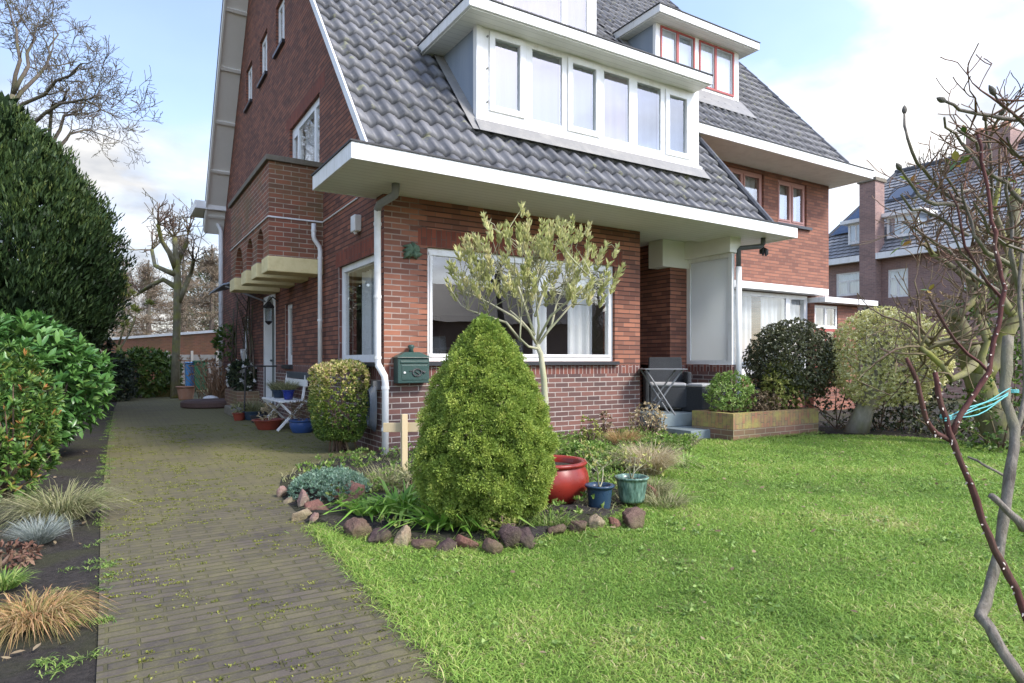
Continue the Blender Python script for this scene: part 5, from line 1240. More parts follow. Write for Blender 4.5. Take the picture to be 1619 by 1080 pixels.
E_ = np.array(ends); upn = nrm((E_ - cen) * .5 + np.array([0, 0, .9])); E2 = np.concatenate([E_, E_ - upn * .05, E_ - upn * .09]); U2 = np.concatenate([upn] * 3)
P, D, Lr, Wr, N0 = rosettes(E2, U2, 10, .066, .0165, .55)
leaf_obj('crown', P, D, Lr, Wr, M['olive'], t, np.clip(np.repeat(np.tile(RNG.uniform(0, .6, len(E_)), 3), 10) + RNG.uniform(0, .4, len(P)), 0, 1))

M['redglaze'] = rough_mat('red_glaze', (.27, .03, .02), .3, .3, (.13, .03, .022), .6, 6, .05, .35)
p = W(868, 790, 4.72); rp = Vector((p.x, p.y, .01))
t = thing('glazed_pot', 'big round glossy red ceramic pot behind the dwarf conifer', 'pot', tuple(rp)); mb = MB()
mb.lathe([(.001, 0), (.16, 0), (.185, .012), (.25, .09), (.288, .17), (.292, .23), (.278, .30), (.258, .34), (.255, .35), (.275, .36), (.28, .375), (.272, .39), (.245, .39), (.23, .375), (.23, .31), (.001, .30)][:-1], tuple(rp), 48); mb.v = [(x, y, rp.z + (z - rp.z) * .80) for x, y, z in mb.v]; mb.build('pot', M['redglaze'], t, smooth=True)
mb = MB(); mb.lathe([(.001, .27), (.12, .268), (.235, .262)], tuple(rp), 24); mb.build('soil', M['soil'], t)
def twiggy(seed, mat, n=5):
    def f(t, p):
        ln = []; g = RNG
        for i in range(n):
            s_ = np.array(p); d = np.array([g.normal() * .45, g.normal() * .45, 1.0]); grow(ln, s_, d, .17, .007, 2, .8, .7, 2, .1, .3, 3)
        branch_obj('stems', ln, M['bark_olive'], t); E_ = np.array([l[0][-1] for l in ln]); P, D, Lr, Wr, N0 = rosettes(E_, np.tile([0, 0, 1.0], (len(E_), 1)), 4, .032, .013, 1.0); leaf_obj('leaves', P, D, Lr, Wr, M[mat], t, RNG.uniform(.3, 1, len(P)))
    return f
p = W(948, 800, 4.45); pot('small dark blue pot with a bare twiggy plant right of the red pot', (p.x, p.y, .03), .088, .165, rough_mat('navy_glaze', (.022, .05, .09), .3, .25, (.05, .07, .09), .3, 8, .04), foot=.82, lip=.012, plant=twiggy(1, 'shruby', 3))
m, N, Lk, b = new_mat('drip_glaze', .25, spec=.5); tc = N.new('ShaderNodeTexCoord'); mp = N.new('ShaderNodeMapping'); mp.inputs['Scale'].default_value = (1, 1, .25); Lk.new(tc.outputs['Object'], mp.inputs[0])
Lk.new(ramp(N, Lk, noise(N, Lk, mp.outputs[0], 45, 5), ((.38, (.05, .09, .065)), (.55, (.12, .22, .17)), (.7, (.26, .36, .28)))), b.inputs['Base Color'])
p = W(999, 795, 4.6); pot('mottled sea-green glazed pot with a twiggy plant, rightmost of the front bed pots', (p.x, p.y, .05), .112, .175, m, foot=.78, lip=.006, plant=twiggy(2, 'shruby', 4))

# wooden stake with a cross rail
t = thing('wooden_stake', 'pale wooden stake with cross rail between the corner pipe and the conifer', 'stake', tuple(G(640, 765)))
M['rawwood'] = rough_mat('raw_wood', (.52, .42, .25), .8, .25, (.35, .29, .16), .4, 9, .2, streak=True)
p = W(639, 700, 5.5); mb = MB(); mb.box(p.x - .026, p.x + .026, p.y - .018, p.y + .018, 0, 1.05 - (655 - 570) / 1020 * 5.5); mb.build('post', M['rawwood'], t, bevel=.003)
A, B = W(606, 676, 5.53), W(692, 675, 5.53); mb = MB(); mb.bar(A, B, .02, .08); mb.build('rail', M['rawwood'], t, bevel=.003)

# border stones
M['stone_pink'] = soil_mat('stone_pink', (.26, .14, .115), (.46, .31, .26), (.36, .34, .22), .5)
M['stone_brown'] = soil_mat('stone_brown', (.10, .06, .05), (.25, .16, .125), (.17, .155, .07), .6)
M['stone_red'] = soil_mat('stone_red', (.20, .085, .065), (.38, .20, .15), (.2, .15, .09), .4)
M['stone_dark'] = soil_mat('stone_dark', (.07, .045, .045), (.17, .115, .11), (.14, .13, .06), .5)
M['stone_tan'] = soil_mat('stone_tan', (.28, .20, .13), (.46, .36, .25), (.3, .29, .14), .5)
def rock(label, px, py, r, mat, seed, sc=(1, 1, 1), z=0.0):
    p = G(px, py); g = np.random.default_rng(seed); bm = bmesh.new(); bmesh.ops.create_icosphere(bm, subdivisions=4, radius=1)
    pl = rnd_dir(10); h = g.uniform(.45, .85, 10); sv = g.uniform(.8, 1.2)
    ph = g.uniform(0, 6, 6)
    for v in bm.verts:
        c = np.array(v.co); c = c / np.linalg.norm(c)
        k = min(1.0, min(h[i] / max(float(c @ pl[i]), 1e-3) for i in range(10)))
        k *= sv * (1 + .05 * math.sin(c[0] * 7 + ph[0]) * math.sin(c[1] * 8 + ph[1]) + .03 * math.sin(c[2] * 17 + ph[2] + c[0] * 13) + g.normal() * .012)
        v.co = Vector((c[0] * k * r * sc[0], c[1] * k * r * sc[1], c[2] * k * r * sc[2]))
    bmesh.ops.rotate(bm, verts=bm.verts, cent=(0, 0, 0), matrix=Matrix.Rotation(g.uniform(0, 6), 3, 'Z'))
    r_ = 1.0; bmesh.ops.scale(bm, vec=(r_, r_, r_), verts=bm.verts); me = bpy.data.meshes.new('border_stone'); bm.to_mesh(me); bm.free(); me.materials.append(M[mat])
    for f in me.polygons: f.use_smooth = True
    o = link('border_stone', me); o.location = (p.x, p.y, r * sc[2] * .42 + z); tag(o, label, 'stone', 'stones edging the front bed')
RK = [('rounded pink stone at the leftmost tip of the bed, by the drive', 446, 786, .062, 'stone_pink', (.8, .8, 1.1)),
      ('small pale stone just right of the leftmost pink one', 458, 795, .05, 'stone_tan', (1.1, .8, .6)),
      ('pointed pink stone standing before the blue-green mound', 478, 803, .075, 'stone_pink', (.8, .8, 1.3)),
      ('pale angular stone at the drive edge under the blue-green mound', 474, 822, .062, 'stone_tan', (1.1, .9, .8)),
      ('brownish pink lump stone with dark hollows below the blue-green mound', 500, 812, .075, 'stone_red', (1.2, 1, .8)),
      ('small pink triangular stone lowest at the drive edge', 497, 829, .05, 'stone_pink', (.8, .7, 1.2)),
      ('large flat reddish stone leaning right of the blue-green mound', 551, 795, .13, 'stone_red', (1.4, .9, .75)),
      ('dark brown block stone left of the strap-leaved plants', 563, 850, .085, 'stone_brown', (1.1, 1, .9)),
      ('nearly black stone between the brown block and the tan stone', 600, 858, .085, 'stone_dark', (1.2, .9, .8)),
      ('round tan-red stone standing in front of the strap-leaved plants', 636, 862, .068, 'stone_tan', (.9, .7, 1.15)),
      ('low brown stone right of the round tan-red one', 672, 866, .06, 'stone_brown', (1.2, .9, .7)),
      ('dull dark stone left of the bright red one', 706, 870, .055, 'stone_dark', (1.1, .8, .8)),
      ('bright brick-red stone under the strap leaves', 739, 866, .062, 'stone_red', (1.2, .8, .85)),
      ('low mossy brown stone below the conifer', 778, 872, .07, 'stone_brown', (1.2, .9, .9)),
      ('tall purple-brown stone slab below the conifer', 806, 866, .082, 'stone_dark', (.6, .9, 1.25)),
      ('slanting dark purple stone right of the tall slab', 832, 864, .085, 'stone_dark', (1.0, .8, 1.1)),
      ('dark stone half hidden by grass under the red pot', 879, 846, .075, 'stone_brown', (1.3, .9, .8)),
      ('mossy grey-brown stone between red pot and blue pot', 914, 842, .08, 'stone_brown', (1.1, .9, .95)),
      ('pale grey pitted stone below the blue pot', 946, 836, .07, 'stone_tan', (.9, .8, 1.1)),
      ('reddish stone between the two small pots', 972, 834, .06, 'stone_red', (1.1, .8, .9)),
      ('wide rounded brown stone below the sea-green pot', 1003, 832, .10, 'stone_brown', (1.2, .9, .8)),
      ('dark red upright stone behind the sea-green pot', 1030, 792, .075, 'stone_red', (.7, .8, 1.3))]
for i, (lb, px, py, r, mt, sc) in enumerate(RK): rock(lb, px, py, r, mt, 40 + i, sc)

def strap_clump(label, p, n, L, r, group):
    t = thing('strap_leaf_plant', label, 'plant', tuple(p), group=group); tuft(t, 'leaves', p, int(n * 1.7), L * 1.05, r, M['strap'], .034, 1.15, .75)
gs = 'strap-leaved plants in the front bed'
for lb, px, py, n, L, r in (('small strap-leaved clump at the left, beside the flat reddish stone', 580, 815, 26, .24, .05), ('tall bright green strap-leaved clump in the middle, left of the conifer', 632, 815, 48, .34, .09), ('strap-leaved clump with broad bent leaves under the conifer skirt', 700, 832, 44, .30, .10), ('strap-leaved clump drooping over the bright brick-red stone', 752, 838, 26, .26, .07)):
    q = G(px, py, .03); strap_clump(lb, q, n, L, r, gs)
# blue-green stonecrop mound
p = G(522, 780, .03); t = thing('stonecrop_mound', 'low blue-green stonecrop mound at the drive corner of the bed', 'ground cover plant', tuple(p))
n = 900; a = RNG.uniform(0, 2 * np.pi, n); q = np.sqrt(RNG.uniform(0, 1, n)); C = np.stack([p.x + .30 * q * np.cos(a), p.y + .34 * q * np.sin(a), p.z + .15 * np.sqrt(np.maximum(1 - q * q, 0)) + .012 * RNG.normal(size=n)], 1)
P, D, Lr, Wr, N0 = rosettes(C, np.tile([0, 0, 1.0], (n, 1)), 10, .03, .008, 1.0); leaf_obj('leaves', P, D, Lr, Wr, M['sedum'], t, RNG.uniform(0, 1, len(P)))
# wispy and feathery grasses
grass_clump('wispy half-dry grass between the corner pipe and the strap leaves', G(610, 770, .03), 420, .27, .17, 'olivegrass', .004, .9, .5, cx=1.4)
grass_clump('thin green grass tuft at the foot of the red pot', G(868, 832, .02), 240, .16, .09, 'weed', .005, .8, .8, cx=1.6)
grass_clump('pale straw-coloured feather grass right of the green pots', G(1025, 748, .03), 2000, .42, .11, 'tan', .0036, 1.0, .6)
grass_clump('reddish straw feather grass close to the brick front wall', G(985, 705, .03), 900, .30, .12, 'orange', .0035, .8, .5)
grass_clump('olive green soft grass mound behind the sea-green pot', G(1030, 780, .03), 700, .2, .12, 'olivegrass', .004, .9, .7)
grass_clump('dark green strap-leaved clump beside the terrace step', G(1083, 738, .0), 120, .26, .09, 'strap', .012, .9, .8)
grass_clump('untidy dead grass tuft spilling on the lawn right of the pots', G(1052, 800, .0), 380, .2, .14, 'olivegrass', .0045, 1.0, .7)
def low(label, px, py, r, h, n, L, Wd, mat, z=.03, name='low_plant', rose=5, stems=4): q = G(px, py, z); leafy_shrub(label, (q.x, q.y, z + h * .5), (r, r, h * .55), n, L, Wd, mat, name=name, cat='plant', stems=stems, rose=rose, lump=.2, lf=12)
low('dry brown seed-head bush at the room corner by the terrace', 1022, 690, .26, .42, 700, .04, .02, 'tan', name='dry_bush', stems=16)
low('grey-green leafy ground plants behind the small blue pot', 930, 735, .28, .2, 900, .05, .02, 'weed')
low('fresh green low plant left of the feather grass', 975, 745, .22, .16, 700, .045, .02, 'shrub')
low('small yellow-green sprig against the front brick wall', 933, 700, .12, .32, 170, .05, .022, 'shruby', stems=6)
low('dead dark red sprig against the front brick wall', 958, 690, .08, .3, 80, .06, .025, 'brownleaf', stems=8)
low('pale green leafy plant below the terrace step', 1060, 722, .18, .2, 420, .05, .022, 'weed')
low('low mossy cushion under the conifer by the tall purple stone', 790, 850, .10, .14, 420, .02, .008, 'shruby')
low('dry grassy weed patch under the wooden stake', 655, 775, .2, .16, 300, .06, .012, 'olivegrass')

# ------------------------------------------------------------------ terrace furniture and planter
TZ = .302
M['wicker'] = rough_mat('grey_wicker', (.045, .05, .055), .7, .5, (.09, .095, .1), .4, 60, .8)
M['cushion'] = rough_mat('cushion', (.40, .40, .40), .9, .15, (.3, .3, .3), .2, 10, .1)
M['steel'] = rough_mat('grey_steel', (.20, .21, .22), .45, .2, metal=.3)
q = W(1054, 640, 9.75); ax_, ay_ = q.x, q.y
t = thing('wicker_armchair', 'dark grey wicker armchair with pale cushion on the porch', 'armchair', (ax_, ay_, TZ))
ang = -YAW - .15; R2 = lambda x, y, z: (ax_ + x * math.cos(ang) - y * math.sin(ang), ay_ + x * math.sin(ang) + y * math.cos(ang), TZ + z)
mb = MB(); mb.box(-.27, .27, -.26, .24, .05, .36, 0, R2); mb.build('base', M['wicker'], t, bevel=.02)
mb = MB(); P8 = [(-.27, .18, .36), (.27, .18, .36), (.27, .27, .36), (-.27, .27, .36), (-.25, .27, .80), (.25, .27, .80), (.25, .34, .80), (-.25, .34, .80)]; mb.add([R2(*v) for v in P8], [(0, 1, 2, 3), (4, 5, 6, 7), (0, 1, 5, 4), (1, 2, 6, 5), (2, 3, 7, 6), (3, 0, 4, 7)]); mb.build('backrest', M['wicker'], t, bevel=.02)
for s in (-1, 1):
    mb = MB(); mb.box(*sorted((s * .27, s * .335)), -.26, .27, .0, .58, 0, R2); mb.build('armrest', M['wicker'], t, bevel=.02)
mb = MB(); mb.box(-.26, .26, -.27, .17, .362, .42, 0, R2); mb.build('cushion', M['cushion'], t, bevel=.025)
q = W(1047, 640, 9.05); tx, ty = q.x, q.y; R3 = lambda x, y, z: (tx + x * CA + y * SA, ty - x * SA + y * CA, TZ + z)
t = thing('folding_table', 'folding grey metal table with crossed legs in front of the armchair', 'table', (tx, ty, TZ))
mb = MB(); mb.box(-.29, .29, -.25, .25, .62, .635, 0, R3); mb.build('tabletop', M['steel'], t, bevel=.004)
for y in (-.2, .17):
    mb = MB(); mb.tube([R3(-.27, y, .62), R3(.13, y, .0)], .0125, 8); mb.build('leg', M['steel'], t)
for y in (-.16, .2):
    mb = MB(); mb.tube([R3(.24, y, .62), R3(-.2, y, .0)], .0125, 8); mb.build('leg', M['steel'], t)
mb = MB(); mb.tube([R3(.02, -.2, .17), R3(.02, .17, .17)], .011, 8); mb.build('cross_bar', M['steel'], t); mb = MB(); mb.tube([R3(-.09, -.16, .16), R3(-.09, .2, .16)], .011, 8); mb.build('cross_bar', M['steel'], t)
q = W(1112, 640, 9.5); t = thing('wicker_stool', 'low dark wicker stool with pale cushion under the frosted screen', 'stool', (q.x, q.y, TZ))
mb = MB(); mb.box(q.x - .24, q.x + .24, q.y - .2, q.y + .22, TZ, TZ + .36); mb.build('base', M['wicker'], t, bevel=.02); mb = MB(); mb.box(q.x - .235, q.x + .235, q.y - .19, q.y + .21, TZ + .363, TZ + .41); mb.build('cushion', M['cushion'], t, bevel=.02)
q = W(1198, 660, 9.75); mb = MB(); mb.box(q.x - .2, q.x + .2, q.y - .15, q.y + .15, .0, .60); mb.box(q.x - .22, q.x + .22, q.y - .17, q.y + .17, .602, .64); tag(mb.build('storage_box', rough_mat('blue_grey_plastic', (.05, .06, .085), .5, .2), bevel=.01), 'blue-grey box behind the planter, right of the porch post', 'box')
pl = thing('brick_planter', 'low mossy brick planter with upright top course at the lawn edge', 'planter', (7.8, 5.9, 0))
x0, x1, y0, y1 = 6.87, 8.72, 5.60, 6.30; th = .11
mb = MB()
for z0, z1, mi in ((-.05, .15, 0), (.15, .355, 1)):
    for bx in ((x0, x1, y0, y0 + th), (x0, x1, y1 - th, y1), (x0, x0 + th, y0 + th, y1 - th), (x1 - th, x1, y0 + th, y1 - th)): mb.box(bx[0], bx[1], bx[2], bx[3], z0 + (.001 if mi else 0), z1, mi)
mb.build('brickwork', [M['brick_pt'], M['brick_ps']], pl); mb = MB(); mb.quad((x0 + th, y0 + th, .32), (x1 - th, y0 + th, .32), (x1 - th, y1 - th, .32), (x0 + th, y1 - th, .32)); mb.build('soil', M['soil'], pl)
leafy_shrub('bright green rounded shrub at the left end of the brick planter', (7.25, 5.98, .62), (.36, .29, .27), 2600, .055, .019, 'shrub', base=.33, lump=.32, lf=8, lo=.35)
leafy_shrub('sparse yellowish shrub at the right end of the brick planter', (8.36, 5.93, .70), (.38, .28, .38), 3400, .055, .022, 'shruby', base=.33, lump=.25, lf=9, lo=.3)
leafy_shrub('low brownish plants in the middle of the brick planter', (7.85, 5.95, .45), (.32, .25, .16), 1100, .05, .018, 'brownleaf', name='low_plant', cat='plant', base=.33, lump=.25, lf=9, lo=.3)

# ------------------------------------------------------------------ right side shrubs
q = W(1252, 570, 9.75); leafy_shrub('dark rounded holly bush in front of the neighbour bay window', (q.x, q.y, 1.02), (.67, .67, .66), 36000, .034, .020, 'holly', name='holly_bush', cat='bush', lump=.07, lo=.55, rose=6, spread=1.0, zcut=-.8)
q = W(1215, 622, 9.7); leafy_shrub('loose dark lower branches left of the rounded holly', (q.x, q.y, .6), (.38, .4, .5), 1100, .042, .02, 'holly', name='holly_shrub', lump=.25, lo=.3)
# variegated standard with a leaning trunk
q = W(1402, 560, 9.2); b_ = G(1352, 684)
t = thing('variegated_tree', 'round cream and green variegated tree on a thick leaning trunk', 'tree', (b_.x, b_.y, 0))
lines = [([np.array(b_) + np.array([0, 0, -.05]), np.array(W(1366, 650, 9.25)), np.array(W(1385, 610, 9.2)), np.array(q)], [.17, .125, .12, .08], 0)]
for i in range(12): grow(lines, np.array(W(1388, 605, 9.2)), np.array([RNG.normal() * .7, RNG.normal() * .7, .8]), .6, .035, 2, .7, .7, 3)
branch_obj('trunk', lines, bark_mat('bark_pale', (.22, .20, .165), (.40, .37, .31), (.26, .26, .13)), t)
cc = np.array([q.x, q.y, 1.08]); C, Nn = ell_shell(4200, cc, (.80, .80, .70), .78, 1.0, -.92); C = lumps(C, cc, .09, 7, 3)
P, D, Lr, Wr, N0 = rosettes(C, nrm(Nn + np.array([0, 0, .3])), 7, .036, .021, 1.0); leaf_obj('crown', P, D, Lr, Wr, M['varieg'], t, np.clip(.12 + np.repeat(RNG.uniform(0, .45, len(C)), 7) + RNG.uniform(0, .55, len(P)), 0, 1), up=N0 + np.array([0, 0, .6]), big=True)
for lb, px, d, cz, r, n, L, Wd, mt in (('dark evergreen undergrowth between holly and variegated tree', 1330, 9.9, .45, (.5, .6, .5), 1500, .05, .025, 'holly'), ('dark low shrub behind the leaning trunk', 1425, 9.6, .35, (.7, .6, .45), 1900, .055, .025, 'dark'),
        ('brownish twiggy shrub right of the leaning trunk', 1390, 9.9, .4, (.4, .5, .5), 700, .045, .02, 'brownleaf'), ('dark green shrub in the bed at the right, behind the mossy trunk', 1500, 9.0, .4, (.8, .7, .55), 2000, .06, .028, 'holly'), ('green shrub at the far right edge of the bed', 1590, 7.6, .35, (.6, .6, .5), 1400, .06, .026, 'rhodo'),
        ('tall leafy evergreen behind the magnolia at the right edge', 1600, 9.5, 1.5, (.9, .8, .9), 2400, .09, .04, 'rhodo'), ('dark conifer top behind the variegated tree', 1378, 16, 1.75, (.55, .55, .75), 2200, .09, .03, 'dark'), ('orange-brown dry beech bush behind the variegated tree', 1470, 17, 1.7, (1.0, .9, 1.3), 1700, .10, .05, 'brownleaf')):
    q = W(px, 600, d); leafy_shrub(lb, (q.x, q.y, cz), r, n, L, Wd, mt, lump=.22, lf=4, lo=.4)
bw = thing('boundary_wall', 'brown brick boundary wall behind the variegated tree', 'wall', tuple(W(1400, 570, 18).xy) + (0,))
A, B = W(1345, 570, 19), W(1640, 570, 17); mb = MB(); a, b = Vector((A.x, A.y, 0)), Vector((B.x, B.y, 0)); ln = (b - a).length
mb.quad(a, b, b + Vector((0, 0, 2.3)), a + Vector((0, 0, 2.3)), uv=((0, 0), (ln, 0), (ln, 2.3), (0, 2.3))); n_ = (b - a).cross(Vector((0, 0, 1))).normalized() * -.2; mb.quad(a + n_, b + n_, b + n_ + Vector((0, 0, 2.3)), a + n_ + Vector((0, 0, 2.3)))
mb.build('brickwork', M['brick_far'], bw, fix=False); mb = MB(); mb.bar(a + Vector((0, 0, 2.36)) + n_ * .5, b + Vector((0, 0, 2.36)) + n_ * .5, .34, .12); mb.build('coping', M['brick_far'], bw)

# ------------------------------------------------------------------ house beyond
fh = thing('background_house', 'brown brick house with grey hipped roof and tall chimney far right', 'house', (29.5, 12, 0))
FB2 = lambda s, o, z: (29.5 - o, s, z)
mb = MB(); hw = [(16.85, 18.05, 4.1, 5.2), (14.75, 15.62, 3.85, 5.1), (11.4, 12.6, 3.85, 5.1), (8.0, 9.4, 3.85, 5.1)]; wall(mb, 5.0, 19.6, 0, lambda s: 5.75, FB2, hw); mb.quad((29.5, 19.6, 0), (38, 19.6, 0), (38, 19.6, 5.75), (29.5, 19.6, 5.75)); mb.quad((29.5, 5, 0), (38, 5, 0), (38, 5, 5.75), (29.5, 5, 5.75)); mb.build('wall', M['brick_far'], fh)
def rest(s, o, z): return FB2(s, o, z)
for h in hw:
    c_ = (h[0] + h[1]) / 2; window(fh, FB2, *h, [(h[0] + .09, c_ - .05, h[2] + .1, h[3] - .45), (c_ + .05, h[1] - .09, h[2] + .1, h[3] - .45), (h[0] + .09, h[1] - .09, h[3] - .38, h[3] - .09)], curtain=[(h[0], h[1], h[2], h[3], 'blind')], pane='glass_sky')
# roof with plain diamond-lapped slates as relief
ez, rz_, ex_, rx_ = 5.75, 10.6, 29.2, 34.0; mb = MB(); nr_ = 26
for i in range(nr_):
    f0, f1 = i / nr_, (i + 1) / nr_
    for (sa, sb) in ((19.9, 4.7),):
        ya0, ya1 = 19.9 - f0 * 2.4, 19.9 - f1 * 2.4; yb0, yb1 = 4.7, 4.7
        xa, xb = ex_ + (rx_ - ex_) * f0, ex_ + (rx_ - ex_) * f1; za, zb = ez + (rz_ - ez) * f0, ez + (rz_ - ez) * f1
        n = 46
        for j in range(n):
            g0, g1 = (j + .5 * (i % 2)) / n, (j + .92 + .5 * (i % 2)) / n; g1 = min(g1, 1)
            y_0, y_1 = ya0 + (yb0 - ya0) * g0, ya0 + (yb0 - ya0) * g1; y_2, y_3 = ya1 + (yb1 - ya1) * g1, ya1 + (yb1 - ya1) * g0
            mb.quad((xa - .05, y_0, za + .02), (xa - .05, y_1, za + .02), (xb, y_2, zb), (xb, y_3, zb))
mb.quad((ex_ + .05, 19.9, ez - .03), (ex_ + .05, 4.7, ez - .03), (rx_ + .05, 4.7, rz_ - .03), (rx_ + .05, 17.5, rz_ - .03)); mb.add([(ex_, 19.9, ez), (38.8, 19.9, ez), (rx_, 17.5, rz_)], [(0, 1, 2)]); mb.quad((38.8, 19.9, ez), (38.8, 4.7, ez), (rx_, 4.7, rz_), (rx_, 17.5, rz_))
frf = mb.build('roof', rough_mat('far_slate', (.30, .30, .305), .7, .3, (.40, .39, .37), .5, 1.2, .2), fh, fix=False)
mb = MB(); mb.box(28.99, 29.25, 4.6, 15.89, 5.58, 5.85); mb.box(28.99, 29.25, 16.63, 19.9, 5.58, 5.85); mb.build('gutter', M['white'], frf)
mb = MB(); mb.tube([(rx_, 17.6, rz_ + .03), (rx_, 4.6, rz_ + .03)], .14, 8); mb.tube([(ex_, 19.9, ez), (rx_, 17.5, rz_)], .12, 8); mb.build('ridge_tiles', M['tile'], frf)
mb = MB(); mb.box(29.0, 29.75, 15.9, 16.62, 0, 9.1); ch = mb.build('chimney', M['brick_far'], fh); mb = MB(); mb.box(28.93, 29.82, 15.83, 16.69, 9.102, 9.25); mb.build('chimney_cap', M['stone'], ch)
mb = MB(); mb.box(33.0, 34.6, 12.3, 14.0, 9.0, 11.2); ch = mb.build('chimney', M['brick_far'], fh)
for y in (12.7, 13.2, 13.7): mb = MB(); mb.lathe([(.16, 11.2), (.2, 11.45), (.16, 11.6), (.0, 11.6)], (33.6, y, 0), 10); mb.build('chimney_pot', terra, ch)
for a, b, xx in ((14.5, 15.8, 29.9), (16.9, 17.6, 29.9)):
    mb = MB(); mb.box(xx, 32.5, a, b, 6.5, 7.5); fd_ = mb.build('dormer', M['lead'], fh); mb = MB(); mb.box(xx - .4, 32.8, a - .25, b + .25, 7.5, 7.66); mb.build('dormer_roof', M['white'], fd_)
    FQ = lambda s, o, z, xx=xx: (xx - .1 - o, s, z); c_ = (a + b) / 2; window(fd_, FQ, a - .02, b + .02, 6.55, 7.5, [(a + .08, c_ - .04, 6.66, 7.42), (c_ + .04, b - .08, 6.66, 7.42)], o=0, curtain=[(a + .1, b - .1, 6.6, 7.4, 'blind')], blind_o=.09, pane='glass_sky')
def far_rf(y, z, off): f = (z - ez) / (rz_ - ez); return (ex_ + (rx_ - ex_) * f - off, y, z + off)
mb = MB(); mb.quad(far_rf(15.9, 8.8, .08), far_rf(17.0, 8.8, .08), far_rf(17.0, 9.4, .08), far_rf(15.9, 9.4, .08)); mb.build('skylight', M['glass_sky'], frf); mb = MB(); mb.quad(far_rf(15.8, 8.7, .05), far_rf(17.1, 8.7, .05), far_rf(17.1, 9.5, .05), far_rf(15.8, 9.5, .05)); mb.build('skylight_frame', M['sill'], frf)
mb = MB(); mb.quad(far_rf(18.95, 7.2, .1), far_rf(17.75, 7.2, .1), far_rf(17.4, 9.3, .1), far_rf(18.0, 9.3, .1)); mb.build('solar_panel', rough_mat('solar_blue', (.03, .06, .12), .2, .1), frf)

# ------------------------------------------------------------------ bare trees
def bare_tree(label, p, H, r, lev, spread=.65, nch=3, mat='bark_far', name='bare_tree', up=.2, shrink=.7, lean=(0, 0), rmin=.008, leaves=None, group=None):
    t = thing(name, label, 'tree', tuple(p), group=group); ln = []
    grow(ln, np.array(p), (lean[0], lean[1], 1), H * .36, r, lev, spread, shrink, nch, up, .3, 4, .62, .45)
    tr = [l for l in ln if l[2] == lev]; tw = [l for l in ln if l[2] != lev]
    branch_obj('trunk', tr, M[mat], t, 10, rmin); branch_obj('crown', tw, M[mat], t, 6, rmin)
    if leaves:
        E_ = np.array([l[0][-1] for l in tw if l[2] <= 1]); P, D, Lr, Wr, N0 = rosettes(E_, np.tile([0, 0, 1.0], (len(E_), 1)), leaves[0], leaves[1], leaves[1] * .3, 1.2); leaf_obj('moss_tufts', P, D, Lr, Wr, M[leaves[2]], t, RNG.uniform(0, 1, len(P)))
    return t
def crown_tree(label, dd, trunk, limbs, r, L=1.5, lev=4):
    b0 = np.array(W(trunk[0][0], 570, dd)); b0[2] = 0
    t = thing('bare_tree', label, 'tree', tuple(b0)); tr = [([b0] + [np.array(W(x, y, dd)) for x, y in trunk], list(np.linspace(r, r * .5, len(trunk) + 1)), 9)]; tw = []
    for k, lm in enumerate(limbs):
        pts = [np.array(W(x, y, dd + (i * .5 * math.sin(k * 2.3)))) for i, (x, y) in enumerate(lm)]
        pts = [pts[0]] + [q for a, b in zip(pts[:-1], pts[1:]) for q in ((a + b) / 2 + RNG.normal(size=3) * .08, b)]
        tr.append((pts, list(np.linspace(r * .42, r * .14, len(pts))), 8))
        for i in range(2, len(pts)):
            d = pts[i] - pts[i - 1]; d = d / np.linalg.norm(d); grow(tw, pts[i], d + RNG.normal(size=3) * .35, L * RNG.uniform(.7, 1.1), r * .15, lev, .62, .72, 3, .10, .30, 4, .66)
    branch_obj('trunk', tr, M['bark'], t, 10, .02); branch_obj('crown', tw, M['bark'], t, 5, .0075); return t
crown_tree('large bare tree rising behind the yew at the upper left', 21, [(12, 300), (16, 200), (20, 150)], [[(20, 150), (32, 95), (26, 45), (14, 12)], [(18, 170), (60, 120), (80, 85), (92, 55)], [(18, 190), (70, 150), (110, 120), (130, 110)], [(17, 185), (-20, 130), (-40, 80), (-40, 30)], [(20, 150), (45, 105), (50, 70), (40, 40)], [(16, 210), (70, 180), (120, 160), (150, 165)]], .16, 1.1)
crown_tree('second bare tree behind the yew, lower and spreading right', 24, [(75, 320), (78, 240)], [[(78, 240), (95, 205), (115, 180), (130, 172)], [(78, 250), (105, 220), (125, 208), (145, 207)], [(78, 240), (80, 190), (100, 160), (110, 140)], [(77, 250), (50, 200), (30, 170)]], .17, .85)
# pollarded tree on the drive
q = G(277, 630)
t = thing('pollarded_tree', 'knobbly pollarded tree with mossy trunk at the end of the drive', 'tree', tuple(q)); dd = 18.2
ln = [([np.array(q), np.array(W(278, 560, dd)), np.array(W(280, 500, dd)), np.array(W(281, 450, dd)), np.array(W(279, 415, dd)), np.array(W(276, 375, dd))], [.13, .105, .1, .1, .09, .06], 9)]
for path in (([281, 480], [292, 455], [303, 430], [306, 412]), ([280, 455], [258, 442], [238, 452], [222, 462]), ([279, 435], [262, 428], [245, 420], [240, 395]), ([277, 430], [285, 405], [295, 385], [298, 365]), ([278, 425], [268, 400], [255, 380], [250, 355])):
    pts = [np.array(W(x, y, dd + i * .25 * math.sin(x))) for i, (x, y) in enumerate(path)]; ln.append((pts, [.085, .07, .055, .05], 8))
    for k in range(7): grow(ln, pts[-1], RNG.normal(size=3) * .8 + np.array([0, 0, .6]), RNG.uniform(.3, .6), .022, 2, .8, .7, 3, .2)
for k in range(12): grow(ln, ln[0][0][-1], RNG.normal(size=3) * .7 + np.array([0, 0, .7]), RNG.uniform(.25, .55), .022, 2, .7, .7, 3, .25)
branch_obj('trunk', [l for l in ln if l[2] >= 8], M['bark_moss'], t, 10, .01); branch_obj('crown', [l for l in ln if l[2] < 8], M['twig'], t, 5, .009)
